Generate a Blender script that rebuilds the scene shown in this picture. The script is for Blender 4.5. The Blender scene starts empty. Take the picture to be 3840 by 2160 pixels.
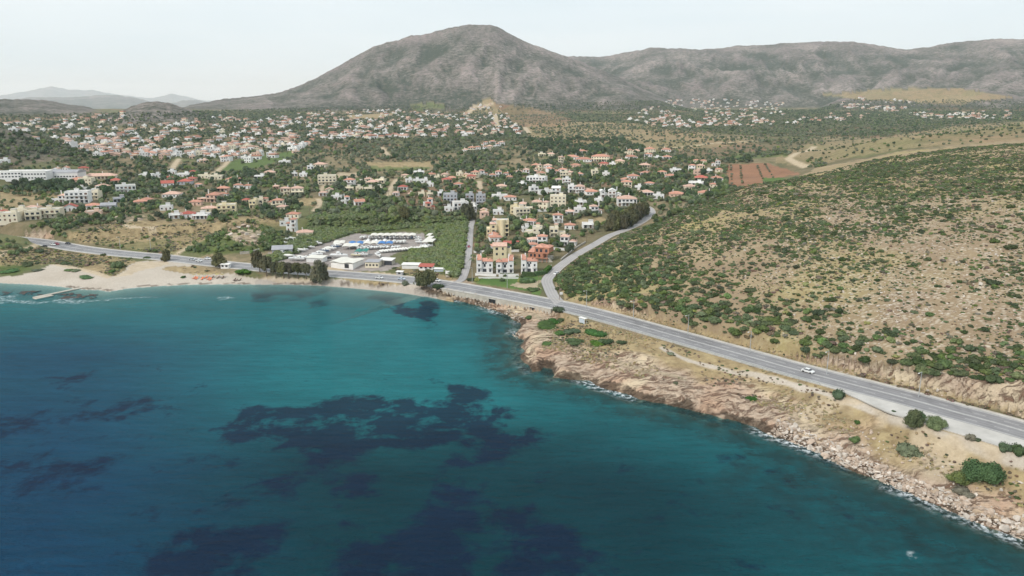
import bpy, math, random
import numpy as np
from mathutils import Vector

# ------------------------------------------------------------------ camera, sky, sun, exposure
scene = bpy.context.scene
col = scene.collection
CAM_H = 100.0
FPX = 2741.0                                   # focal length in pixels of the 3840 wide photograph
PITCH = math.atan((1080 - 402.5) / FPX)        # looking slightly down from the drone
cam_d = bpy.data.cameras.new('camera')
cam_d.sensor_width = 36.0
cam_d.lens = 36.0 * FPX / 3840.0
cam_d.clip_start = 1.0
cam_d.clip_end = 90000.0
cam = bpy.data.objects.new('camera', cam_d)
col.objects.link(cam)
cam.location = (0, 0, CAM_H)
cam.rotation_euler = (math.pi / 2 - PITCH, 0, 0)
scene.camera = cam

SUN_EL, SUN_AZ = math.radians(46), math.radians(-128)     # azimuth from +Y towards +X
world = bpy.data.worlds.new('World')
scene.world = world
world.use_nodes = True
wn = world.node_tree
wn.nodes.clear()
w_out = wn.nodes.new('ShaderNodeOutputWorld')
w_bg = wn.nodes.new('ShaderNodeBackground')
w_bg.inputs['Strength'].default_value = 0.1
w_sky = wn.nodes.new('ShaderNodeTexSky')
w_sky.sky_type = 'NISHITA'
w_sky.sun_disc = False
w_sky.sun_elevation = SUN_EL
w_sky.sun_rotation = SUN_AZ
w_sky.dust_density = 4.0
w_mix = wn.nodes.new('ShaderNodeMix')
w_mix.data_type = 'RGBA'
w_mix.inputs[0].default_value = 0.93
wn.links.new(w_sky.outputs[0], w_mix.inputs[6])
# thin high overcast with faint streaks
w_tc = wn.nodes.new('ShaderNodeTexCoord')
w_map = wn.nodes.new('ShaderNodeMapping')
w_map.inputs['Scale'].default_value = (1.2, 1.2, 9.0)
w_noi = wn.nodes.new('ShaderNodeTexNoise')
w_noi.inputs['Scale'].default_value = 2.2
w_noi.inputs['Detail'].default_value = 5
w_cr = wn.nodes.new('ShaderNodeValToRGB')
w_cr.color_ramp.elements[0].position = 0.3
w_cr.color_ramp.elements[0].color = (4.6, 5.25, 5.62, 1)
w_cr.color_ramp.elements[1].position = 0.7
w_cr.color_ramp.elements[1].color = (5.2, 5.68, 5.92, 1)
wn.links.new(w_tc.outputs['Generated'], w_map.inputs[0])
wn.links.new(w_map.outputs[0], w_noi.inputs['Vector'])
wn.links.new(w_noi.outputs[0], w_cr.inputs[0])
wn.links.new(w_cr.outputs[0], w_mix.inputs[7])
wn.links.new(w_mix.outputs[2], w_bg.inputs[0])
wn.links.new(w_bg.outputs[0], w_out.inputs[0])

sun_d = bpy.data.lights.new('sun', 'SUN')
sun_d.energy = 1.5
sun_d.angle = math.radians(11)
sun_d.color = (1.0, 0.95, 0.88)
sun = bpy.data.objects.new('sun', sun_d)
col.objects.link(sun)
sdir = Vector((math.sin(SUN_AZ) * math.cos(SUN_EL), math.cos(SUN_AZ) * math.cos(SUN_EL), math.sin(SUN_EL)))
sun.rotation_euler = sdir.to_track_quat('Z', 'Y').to_euler()
sun.location = (0, 0, 900)

vs = scene.view_settings
vs.view_transform = 'Standard'
vs.look = 'None'
vs.exposure = 0.85
vs.gamma = 1.0
cy = scene.cycles
cy.use_denoising = True
cy.max_bounces = 4
cy.diffuse_bounces = 2
cy.glossy_bounces = 2
cy.transmission_bounces = 2
cy.transparent_max_bounces = 8
cy.volume_bounces = 2
cy.caustics_reflective = False
cy.caustics_refractive = False

rng = np.random.default_rng(7)
random.seed(7)

# ------------------------------------------------------------------ picture geometry helpers (pixels of a 2576 wide view)
S = 3840.0 / 2576.0
CP, SP = math.cos(PITCH), math.sin(PITCH)

def ray(vx, vy):
    """direction of the sight line through a point of the 2576 wide view"""
    cx = (np.asarray(vx, float) * S - 1920) / FPX
    cyy = (1080 - np.asarray(vy, float) * S) / FPX
    return cx, CP + cyy * SP, -SP + cyy * CP

def on_plane(vx, vy, z):
    dx, dy, dz = ray(vx, vy)
    t = (z - CAM_H) / dz
    return dx * t, dy * t

def project(x, y, z):
    dz = z - CAM_H
    fwd = y * CP - dz * SP
    up = y * SP + dz * CP
    fwd = np.maximum(fwd, 1e-3)
    return (1920 + FPX * x / fwd) / S, (1080 - FPX * up / fwd) / S, fwd

# ------------------------------------------------------------------ noise
def _hash(ix, iy, seed):
    h = (ix.astype(np.int64) * 374761393 + iy.astype(np.int64) * 668265263 + seed * 974634777) & 0x7fffffff
    h = ((h ^ (h >> 13)) * 1274126177) & 0x7fffffff
    h = h ^ (h >> 16)
    return (h & 0xffff) / 65535.0

def vnoise(x, y, seed=0):
    x = np.asarray(x, float); y = np.asarray(y, float)
    ix = np.floor(x); iy = np.floor(y)
    fx = x - ix; fy = y - iy
    fx = fx * fx * (3 - 2 * fx); fy = fy * fy * (3 - 2 * fy)
    a = _hash(ix, iy, seed); b = _hash(ix + 1, iy, seed)
    c = _hash(ix, iy + 1, seed); d = _hash(ix + 1, iy + 1, seed)
    return (a + (b - a) * fx) * (1 - fy) + (c + (d - c) * fx) * fy

def fbm(x, y, octaves=4, seed=0, gain=0.5):
    s = 0; a = 1; n = 0
    for i in range(octaves):
        s = s + a * vnoise(x, y, seed + i * 17)
        n += a
        a *= gain
        x = x * 2.03 + 11.3; y = y * 2.03 - 7.1
    return s / n

def ridged(x, y, octaves=4, seed=0):
    s = 0; a = 1; n = 0
    for i in range(octaves):
        s = s + a * (1 - np.abs(2 * vnoise(x, y, seed + i * 13) - 1))
        n += a
        a *= 0.5
        x = x * 2.07 + 3.3; y = y * 2.07 + 5.1
    return s / n

def sstep(a, b, x):
    t = np.clip((x - a) / (b - a), 0, 1)
    return t * t * (3 - 2 * t)

def in_poly(px, py, poly):
    px = np.asarray(px); py = np.asarray(py)
    r = np.zeros(px.shape, bool)
    n = len(poly)
    for i in range(n):
        x0, y0 = poly[i]; x1, y1 = poly[(i + 1) % n]
        if y0 == y1:
            continue
        c = ((y0 > py) != (y1 > py)) & (px < (x1 - x0) * (py - y0) / (y1 - y0) + x0)
        r ^= c
    return r

def poly_dist(x, y, pts):
    """distance to a polyline, the index of the nearest segment and the place along it"""
    best = np.full(x.shape, 1e12); seg = np.zeros(x.shape, int); tt = np.zeros(x.shape)
    for i in range(len(pts) - 1):
        ax, ay = pts[i][:2]; bx, by = pts[i + 1][:2]
        dx, dy = bx - ax, by - ay
        l2 = dx * dx + dy * dy + 1e-9
        t = np.clip(((x - ax) * dx + (y - ay) * dy) / l2, 0, 1)
        d = (x - ax - t * dx) ** 2 + (y - ay - t * dy) ** 2
        m = d < best
        best = np.where(m, d, best); seg = np.where(m, i, seg); tt = np.where(m, t, tt)
    return np.sqrt(best), seg, tt

def spline(pts, step=4.0):
    """Catmull-Rom through pts (tuples of any size), resampled evenly"""
    p = np.array(pts, float)
    p = np.vstack([2 * p[0] - p[1], p, 2 * p[-1] - p[-2]])
    out = []
    for i in range(1, len(p) - 2):
        n = max(2, int(np.linalg.norm(p[i + 1][:2] - p[i][:2]) / step))
        for k in range(n):
            t = k / n
            out.append(0.5 * ((2 * p[i]) + (-p[i - 1] + p[i + 1]) * t + (2 * p[i - 1] - 5 * p[i] + 4 * p[i + 1] - p[i + 2]) * t * t + (-p[i - 1] + 3 * p[i] - 3 * p[i + 1] + p[i + 2]) * t ** 3))
    out.append(p[-2])
    return np.array(out)

# ------------------------------------------------------------------ coast line and roads, traced on the ground
COAST_V = [(-700, 700), (-300, 704), (-120, 708), (0, 712), (82, 715), (150, 721), (196, 727), (225, 729), (245, 729), (275, 733.5), (312, 727), (375, 721), (475, 716),
    (575, 715), (644, 715.5), (730, 716), (819, 718.5), (880, 723), (944, 728.5), (1010, 731), (1044, 733.5), (1069, 740), (1106, 747), (1169, 758.5),
    (1219, 773.5), (1256, 786), (1279, 792), (1290, 803.5), (1310, 813.5), (1312, 826), (1292, 841), (1300, 852), (1325, 857),
    (1312, 871), (1317, 883.5), (1306, 901), (1325, 921), (1340, 935), (1360, 933.5), (1367, 923.5), (1387, 928.5), (1397, 948.5),
    (1425, 951), (1475, 958.5), (1500, 970), (1550, 983.5), (1600, 1001), (1637, 1011), (1675, 1018.5), (1725, 1028.5), (1790, 1046), (1850, 1062),
    (1900, 1077), (1935, 1091), (1994, 1111), (2044, 1131), (2107, 1163.5), (2182, 1193.5), (2257, 1226), (2332, 1256), (2407, 1291),
    (2482, 1321), (2576, 1356), (2700, 1400), (2900, 1470), (3300, 1600), (3900, 1760)]
COAST = [tuple(float(q) for q in on_plane(a, b, 0.0)) for a, b in COAST_V]
COAST_VX = np.array([a for a, b in COAST_V], float)

def road_pts(lst):
    return [(*[float(q) for q in on_plane(a, b, z)], z) for a, b, z in lst]
MAIN = spline(road_pts([(-500, 545, 9), (-200, 575, 8), (-60, 592, 7.5), (85, 606, 7), (200, 625, 6), (300, 637, 5), (410, 647, 4.5), (520, 660, 4.2), (610, 669, 4), (700, 678, 4), (820, 687, 4),
    (920, 694.5, 4), (1040, 705, 4.2), (1110, 714, 4.5), (1200, 729, 5), (1300, 747, 5.6), (1400, 766.5, 6.2), (1480, 785, 6.8), (1560, 806, 7.2),
    (1650, 831, 7.7), (1750, 859, 8.2), (1900, 901, 9), (2000, 929, 9.4), (2130, 963, 10), (2300, 1007, 10.6), (2400, 1035, 11), (2500, 1062, 11.3), (2576, 1084, 11.5), (2800, 1150, 12), (3200, 1280, 12.5)]), 4.0)
MAIN_HW = 6.6
LANE_R = spline(road_pts([(1410, 764, 6.2), (1392, 745, 6.1), (1381, 722, 6.3), (1376, 705, 6.5), (1388, 688, 6.8), (1410, 668, 7.2), (1450, 640, 8), (1500, 612, 9), (1535, 592, 10), (1575, 577, 11), (1610, 560, 12.5), (1636, 540, 14.5), (1636, 527, 15.5), (1622, 517, 16)]), 4.0)
LANE_L = spline(road_pts([(1130, 717, 4.6), (1158, 706, 4.6), (1168, 690, 4.7), (1176, 660, 5), (1180, 625, 5.5), (1182, 600, 6), (1184, 575, 7), (1187, 560, 8), (1192, 535, 10), (1197, 510, 13)]), 4.0)
# ------------------------------------------------------------------ terrain height
Z0 = np.array([(0, -6), (250, 0), (330, 1.5), (380, 3), (440, 4.5), (500, 7), (600, 13), (700, 18), (850, 24), (1000, 30), (1260, 42), (1600, 50), (2300, 62), (3000, 80), (4500, 92), (7000, 70), (12000, 40), (60000, 0)], float)

CTRL = [  # view x, view y, height
    (100, 650, 4.5), (250, 680, 3), (450, 690, 3), (150, 690, 2.5), (300, 600, 8), (200, 575, 11), (90, 585, 14), (140, 590, 11), (0, 600, 12), (40, 635, 9), (430, 600, 7), (420, 560, 11),
    (330, 545, 16), (290, 565, 13), (560, 590, 9), (620, 574, 17), (600, 600, 14), (650, 600, 12), (540, 615, 8), (470, 632, 5.5), (705, 612, 6), (600, 640, 6), (740, 570, 7),
    (850, 640, 3.6), (950, 620, 3.6), (1080, 600, 4), (1000, 575, 4.5), (1100, 650, 4), (980, 665, 4), (900, 555, 6.5), (1150, 560, 7),
    (1250, 690, 5), (1320, 690, 5.5), (1300, 640, 6.5), (1300, 600, 8), (1420, 620, 8), (1450, 585, 9.5), (1300, 550, 11), (1560, 540, 13.5), (1330, 520, 14), (1000, 500, 15), (700, 520, 13), (450, 500, 15), (150, 510, 15),
    # the strip between the road and the water
    (1200, 760, 1.2), (1300, 785, 2), (1350, 800, 3.5), (1330, 830, 3.2), (1340, 880, 3.5), (1420, 830, 6), (1400, 900, 3.6), (1370, 800, 4.5), (1450, 880, 5), (1500, 930, 4), (1600, 900, 6.3), (1600, 970, 4), (1750, 950, 6.5), (1700, 1000, 4.5), (1850, 1010, 6.5), (1950, 1000, 7.8), (1900, 1045, 5.5), (2000, 1060, 6.5),
    (2100, 1060, 8), (2100, 1120, 5.5), (2250, 1120, 8), (2250, 1180, 4), (2400, 1150, 8), (2400, 1220, 5), (2520, 1180, 8.5), (2520, 1270, 5), (2700, 1260, 8),
    # the scrub covered hill
    (2560, 965, 19.5), (2310, 938, 16.5), (2107, 903, 14), (1995, 886, 12.5), (1530, 766, 10.5), (1600, 787, 11), (1750, 835, 11), (1860, 862, 12), (2700, 1000, 21),
    (2576, 900, 23), (2576, 800, 29), (2576, 700, 36), (2576, 600, 45), (2576, 500, 55), (2576, 420, 64), (2576, 365, 72),
    (2300, 850, 22), (2300, 750, 29), (2300, 650, 37), (2300, 550, 46), (2300, 470, 53), (2300, 410, 58),
    (2000, 800, 19), (2000, 700, 28), (2000, 600, 37), (2000, 520, 44), (2000, 465, 48.5),
    (1700, 780, 14), (1700, 700, 21), (1700, 620, 28), (1700, 560, 31), (1780, 520, 35), (1870, 480, 40), (1940, 460, 45),
    (1500, 730, 9.5), (1500, 680, 13.5), (1500, 640, 14), (1430, 690, 9), (1470, 650, 10.5), (1560, 603, 14.5), (1600, 610, 20), (1600, 680, 19), (1650, 565, 22),
    # behind it
    (1700, 513, 16), (1780, 478, 20), (1870, 448, 23), (1980, 436, 26), (2050, 420, 36), (2150, 418, 49), (2230, 347, 65), (2400, 336, 70), (2576, 312, 80), (2000, 385, 41), (2300, 385, 60), (2800, 300, 84), (2800, 400, 70), (2800, 600, 48), (2800, 800, 31),
]
_c = np.array(CTRL, float)
_cx, _cy = on_plane(_c[:, 0], _c[:, 1], _c[:, 2])
_rx = list(_cx); _ry = list(_cy); _rz = list(_c[:, 2])
for P_ in (MAIN, LANE_R, LANE_L):
    for q in P_[::9]:
        _rx.append(q[0]); _ry.append(q[1]); _rz.append(q[2])
# the back of the hill drops away behind its skyline
for vx, vy, z, extra, z2 in [(1700, 535, 30, 45, 19), (1780, 505, 35, 60, 24), (1870, 470, 40, 70, 27), (1960, 452, 46, 90, 31)]:
    x, y = on_plane(vx, vy, z)
    k = 1 + extra / math.hypot(x, y)
    _rx.append(float(x * k)); _ry.append(float(y * k)); _rz.append(z2)
# anchors where the plain goes on undisturbed
for r in (1150, 1500, 2000):
    for a in range(-70, 71, 14):
        x, y = r * math.sin(math.radians(a)), r * math.cos(math.radians(a))
        _rx.append(x); _ry.append(y); _rz.append(float(np.interp(r, Z0[:, 0], Z0[:, 1])))
for a, r in [(-60, 700), (-60, 450), (-45, 800), (-25, 800), (-10, 800), (5, 820), (14, 900)]:
    x, y = r * math.sin(math.radians(a)), r * math.cos(math.radians(a))
    _rx.append(x); _ry.append(y); _rz.append(float(np.interp(r, Z0[:, 0], Z0[:, 1])))
RX, RY = np.array(_rx), np.array(_ry)
RES = np.array(_rz) - np.interp(np.hypot(RX, RY), Z0[:, 0], Z0[:, 1])
MQ = 14.0
_A = np.sqrt((RX[:, None] - RX[None]) ** 2 + (RY[:, None] - RY[None]) ** 2 + MQ * MQ)
_A += -np.eye(len(RX)) * 1.5                    # a little smoothing
_W = np.linalg.solve(_A, RES)

HILLS = [  # skyline points in the view, distance of the crest, distance of the foot, fall behind, gully depth, gully count
    dict(sky=[(330, 300), (420, 280), (480, 264), (560, 249), (640, 241), (700, 233), (750, 216), (800, 193), (850, 166), (900, 138), (940, 116), (975, 105), (1000, 101), (1035, 86), (1060, 87), (1100, 76), (1140, 66), (1180, 62), (1230, 60), (1255, 68), (1290, 88), (1330, 108), (1380, 126), (1430, 142), (1500, 170), (1560, 195), (1620, 225), (1680, 250), (1750, 275), (1850, 300)],
         dr=4000, df=2750, back=1600, g=60, k=17, p=1.12),
    dict(sky=[(1200, 300), (1280, 200), (1340, 160), (1430, 140), (1480, 142), (1525, 141), (1600, 126), (1640, 119), (1700, 121), (1760, 124), (1800, 122), (1850, 115), (1950, 110), (2050, 103), (2150, 104), (2220, 115), (2280, 125), (2330, 118), (2400, 105), (2480, 98), (2576, 97), (2800, 110), (3100, 160), (3400, 280)],
         dr=5600, df=3700, back=2500, g=100, k=19, p=1.15),
    dict(sky=[(200, 320), (250, 300), (290, 285), (330, 268), (360, 258), (390, 254), (420, 257), (460, 270), (500, 282), (560, 297), (610, 312)], dr=2150, df=1800, back=350, g=7, k=46, p=0.95),
    dict(sky=[(-700, 225), (-300, 235), (-100, 245), (0, 249), (60, 250), (130, 253), (170, 262), (210, 266), (260, 280), (300, 292), (340, 305)], dr=3200, df=2300, back=900, g=24, k=40, p=1.0),
    dict(sky=[(-500, 240), (-100, 250), (0, 255), (80, 243), (150, 244), (200, 244), (260, 237), (300, 240), (350, 248), (380, 256), (420, 262), (460, 253), (490, 250), (530, 258), (600, 264), (700, 275)], dr=17000, df=14000, back=2500, g=25, k=24, p=1.1),
    dict(sky=[(-600, 240), (-50, 245), (0, 238), (60, 228), (130, 214), (170, 222), (230, 225), (300, 238), (380, 246), (430, 234), (470, 241), (500, 250), (600, 262), (700, 272)], dr=34000, df=30000, back=3000, g=20, k=16, p=1.0),
    dict(sky=[(-600, 300), (-200, 310), (-100, 318), (0, 323), (40, 328), (80, 340), (130, 352), (190, 372), (260, 395)], dr=1120, df=880, back=260, g=2.5, k=60, p=0.9),
    dict(sky=[(2050, 275), (2130, 240), (2200, 232), (2300, 226), (2400, 219), (2470, 222), (2540, 236), (2620, 250), (2750, 262)], dr=3650, df=3250, back=300, g=6, k=40, p=1.0),
]
for H in HILLS:
    s = np.array(H['sky'], float)
    dx, dy, dz = ray(s[:, 0], s[:, 1])
    H['az'] = np.arctan2(dx, dy)
    H['sl'] = dz / np.hypot(dx, dy)

def hill_height(x, y, base):
    r = np.hypot(x, y); az = np.arctan2(x, y)
    z = base
    for i, H in enumerate(HILLS):
        dr = H['dr'] * (1 + 0.05 * (fbm(az * 9 + 3 * i, az * 0 + i, 2, 40 + i) - 0.5))
        df = H['df'] * (1 + 0.16 * (fbm(az * 14 + 7 * i, az * 0 + 2.5, 3, 60 + i) - 0.5))
        zr = CAM_H + dr * np.interp(az, H['az'], H['sl'])
        zr = zr + (fbm(az * 260, az * 0 + i, 3, 80 + i) - 0.5) * 0.0016 * dr
        s = np.clip((r - df) / (dr - df), 0, 1)
        rise = s ** H['p'] * (0.55 + 0.45 * sstep(0, 0.3, s))
        back = np.clip((r - dr) / H['back'], 0, 1.6)
        zb = np.interp(r, Z0[:, 0], Z0[:, 1])
        h = (zr - zb) * rise - back ** 1.4 * 0.9 * np.maximum(zr - zb, 0) - np.where(zr < zb, 30, 0)
        # gullies running down the slope
        wob = (fbm(x / (0.12 * H['dr']), y / (0.12 * H['dr']), 4, 90 + i) - 0.5) * 1.7
        gl = ridged(az * H['k'] + wob, r / (0.22 * H['dr']) + wob * 0.5, 5, 120 + i)
        env = np.clip(1 - np.abs(s - 0.5) * 2, 0, 1) ** 0.7 * np.clip((zr - zb) / (0.09 * H['dr']), 0, 1)
        h = h + (gl - 0.62) * H['g'] * env * 1.7
        h = np.where(s > 0, h, 0)
        z = np.maximum(z, zb + h)
    return z

def terrain_core(x, y):
    r = np.hypot(x, y)
    base = np.interp(r, Z0[:, 0], Z0[:, 1])
    near = r < 2100
    out = base.copy()
    xs, ys = x[near], y[near]
    acc = np.zeros(xs.shape)
    for k in range(len(RX)):
        acc += _W[k] * np.sqrt((xs - RX[k]) ** 2 + (ys - RY[k]) ** 2 + MQ * MQ)
    fade = 1 - sstep(1300, 2000, r[near])
    out[near] = base[near] + acc * fade
    far = r > 600
    # rolling ground on the plain
    roll = (fbm(x / 260, y / 260, 3, 5) - 0.5) * 9 * sstep(500, 1100, r)
    out = out + roll
    out[far] = hill_height(x[far], y[far], out[far])
    return out

def coast_signed(x, y):
    d, seg, t = poly_dist(x, y, COAST)
    poly = COAST + [(COAST[-1][0] + 4000, COAST[-1][1] + 3000), (0, 90000), (COAST[0][0] - 4000, 90000)]
    return np.where(in_poly(x, y, poly), d, -d), COAST_VX[seg] * (1 - t) + COAST_VX[np.minimum(seg + 1, len(COAST_VX) - 1)] * t

def terrain(x, y):
    x = np.asarray(x, float); y = np.asarray(y, float)
    shp = x.shape
    x = x.ravel(); y = y.ravel()
    z = terrain_core(x, y)
    r = np.hypot(x, y)
    near = r < 900
    xs, ys, zs = x[near], y[near], z[near]
    jx = (fbm(xs / 9, ys / 9, 3, 301) - 0.5) * 4; jy = (fbm(xs / 9, ys / 9, 3, 302) - 0.5) * 4
    sd0, cvx = coast_signed(xs, ys)
    rocky = sstep(1050, 1110, cvx)
    sd1, _ = coast_signed(xs + jx * rocky, ys + jy * rocky)
    sd = sd1
    # beach, cliff and bank profiles on the land side
    land_b = 0.15 + 0.085 * sd
    cl = 2.6 * (1 - np.exp(-np.maximum(sd, 0) / 2.2)) + 0.16 * sd
    bk = 0.2 + 0.34 * sd
    right = sstep(1850, 2000, cvx)
    land_r = cl * (1 - right) + bk * right
    low = sstep(1050, 1110, cvx) * (1 - sstep(1230, 1300, cvx))
    land_r = land_r * (1 - low) + (0.3 + 0.22 * sd) * low
    ramp = land_b * (1 - rocky) + land_r * rocky
    zl = np.where(zs < ramp, zs, ramp + (zs - ramp) * sstep(6, 26, sd) * 0.0 + 0 * zs)
    zl = np.where(sd > 45, zs, np.minimum(zs, ramp))
    zl = np.where((sd > 25) & (sd <= 45), np.minimum(zs, ramp) * (1 - sstep(25, 45, sd)) + zs * sstep(25, 45, sd), zl)
    zl = np.maximum(zl, 0.12)
    depth = np.where(rocky > 0.5, 0.5 + 0.16 * (-sd), 0.12 + 0.035 * (-sd))
    depth = np.minimum(depth, 9)
    zsea = -depth + (fbm(xs / 14, ys / 14, 3, 9) - 0.5) * 0.5 * rocky
    zz = np.where(sd > 0, zl, np.minimum(zsea, -0.05))
    # rock relief along the rocky shore and on the hill
    rk = rocky * sstep(-4, 1.5, sd) * (1 - sstep(16, 40, sd))
    st = (xs * 0.5 + ys * 0.86)
    strata = ridged(st / 5.0 + fbm(xs / 11, ys / 11, 2, 8) * 2, (xs * 0.86 - ys * 0.5) / 22, 4, 21) - 0.6
    zz = zz + rk * strata * 2.3 * np.clip(zz / 1.5, 0.15, 1)
    hillm = sstep(9, 16, zs) * sstep(0.12, 0.3, np.arctan2(xs, ys)) 
    zz = zz + hillm * ((ridged(xs / 9, ys / 9, 3, 33) - 0.6) * 0.9 + (fbm(xs / 38, ys / 38, 3, 34) - 0.5) * 3.0)
    zz = zz + np.where(sd > 6, (fbm(xs / 7, ys / 7, 3, 35) - 0.5) * 0.5, 0)
    # the rocky knoll
    zz = np.where(sd > -3, zz, zz)
    # the roads are cut into the ground
    for P_, hw, w1 in ((LANE_R, 4.4, 5), (LANE_L, 3.6, 6), (MAIN, MAIN_HW + 1.6, 7)):
        d, seg, t = poly_dist(xs, ys, P_)
        zr = P_[seg, 2] * (1 - t) + P_[np.minimum(seg + 1, len(P_) - 1), 2] * t
        dirx = P_[np.minimum(seg + 1, len(P_) - 1), 0] - P_[seg, 0]
        diry = P_[np.minimum(seg + 1, len(P_) - 1), 1] - P_[seg, 1]
        side = np.sign(dirx * (ys - P_[seg, 1]) - diry * (xs - P_[seg, 0]))    # +1 on the land side
        vx, _, _ = project(xs, ys, zr)
        wid = np.full(xs.shape, float(w1)); start = np.full(xs.shape, hw)
        if P_ is MAIN:
            wid = np.where((side > 0) & (vx > 1470), 3.0, wid)
            start = np.where((side > 0) & (vx > 1470), hw + 2.4, start)
            wid = np.where((side < 0) & (vx > 1140) & (vx < 1420), 1.2, wid)
            lay = sstep(2110, 2330, vx) * (side < 0)
            start = start + lay * 8.5
            wid = np.where(lay > 0, 5.0, wid)
        f = sstep(0, 1, (d - start) / wid)
        zz = np.where(d < start + wid, (zr - 0.28) * (1 - f) + zz * f, zz)
        if P_ is MAIN:                                     # the drop below the retaining wall
            drop = (side < 0) & (vx > 1075) & (vx < 1422) & (d > start + 0.5) & (d < 45)
            zz = np.where(drop, np.minimum(zz, np.maximum(0.5, zr - 3.1 * sstep(1070, 1140, vx) - 0.4) + 0.05 * np.maximum(vx - 1140, 0) / 28), zz)
    z[near] = zz
    return z.reshape(shp)

# ------------------------------------------------------------------ the ground sheet: rings and spokes that get wider with distance
_dep = np.radians(np.concatenate([np.linspace(42, 37, 12, endpoint=False), np.linspace(37, 3.9, 560)]))
_rn = 97.0 / np.tan(_dep)
_rn = np.concatenate([[40, 70], _rn])
_rf = np.exp(np.linspace(math.log(_rn[-1]), math.log(17500), 235))[1:]
RR = np.concatenate([_rn, _rf, [19500, 23000, 27000, 30000, 31000, 32000, 33000, 34000, 35000, 37000, 40000]])
AZ = np.radians(np.concatenate([np.linspace(-85, -42, 30, endpoint=False), np.linspace(-42, 42, 960), np.linspace(42, 85, 31)[1:]]))
GX = RR[:, None] * np.sin(AZ)[None]
GY = RR[:, None] * np.cos(AZ)[None]
GZ = terrain(GX, GY)

def ground(x, y):
    """height of the ground sheet"""
    x = np.asarray(x, float); y = np.asarray(y, float)
    r = np.hypot(x, y); a = np.arctan2(x, y)
    i = np.clip(np.searchsorted(RR, r) - 1, 0, len(RR) - 2)
    j = np.clip(np.searchsorted(AZ, a) - 1, 0, len(AZ) - 2)
    u = np.clip((r - RR[i]) / (RR[i + 1] - RR[i]), 0, 1); v = np.clip((a - AZ[j]) / (AZ[j + 1] - AZ[j]), 0, 1)
    return (GZ[i, j] * (1 - u) + GZ[i + 1, j] * u) * (1 - v) + (GZ[i, j + 1] * (1 - u) + GZ[i + 1, j + 1] * u) * v

def at(vx, vy):
    """where the sight line through a view point first meets the ground (arrays welcome)"""
    vx = np.atleast_1d(np.asarray(vx, float)); vy = np.atleast_1d(np.asarray(vy, float))
    dx, dy, dz = ray(vx, vy)
    h = np.hypot(dx, dy)
    dx, dy, dz = dx / h, dy / h, dz / h
    hit = np.full(vx.shape, np.nan)
    prev = np.full(vx.shape, 90.0)
    for r in np.exp(np.linspace(math.log(92), math.log(9000), 900)):
        z = CAM_H + dz * r
        below = z < ground(dx * r, dy * r)
        new = below & np.isnan(hit)
        if new.any():
            lo = prev.copy(); hi = np.full(vx.shape, r)
            for _ in range(8):
                m = (lo + hi) / 2
                b = CAM_H + dz * m < ground(dx * m, dy * m)
                hi = np.where(b, m, hi); lo = np.where(b, lo, m)
            hit = np.where(new, hi, hit)
        prev = np.full(vx.shape, r)
    hit = np.where(np.isnan(hit), 6000, hit)
    x, y = dx * hit, dy * hit
    return np.stack([x, y, ground(x, y)], -1)

_RS = np.exp(np.linspace(math.log(92), math.log(9000), 1400))
def at1(vx, vy):
    dx, dy, dz = [float(q) for q in ray(vx, vy)]
    h = math.hypot(dx, dy)
    dx, dy, dz = dx / h, dy / h, dz / h
    b = CAM_H + dz * _RS < ground(dx * _RS, dy * _RS)
    i = int(np.argmax(b)) if b.any() else len(_RS) - 1
    lo, hi = _RS[max(0, i - 1)], _RS[i]
    rs = np.linspace(lo, hi, 40)
    b = CAM_H + dz * rs < ground(dx * rs, dy * rs)
    r = rs[int(np.argmax(b))] if b.any() else hi
    x, y = dx * r, dy * r
    return float(x), float(y), float(ground(x, y))
# ------------------------------------------------------------------ materials
def new_mat(name):
    m = bpy.data.materials.new(name)
    m.use_nodes = True
    nt = m.node_tree
    nt.nodes.clear()
    return m, nt

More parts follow.
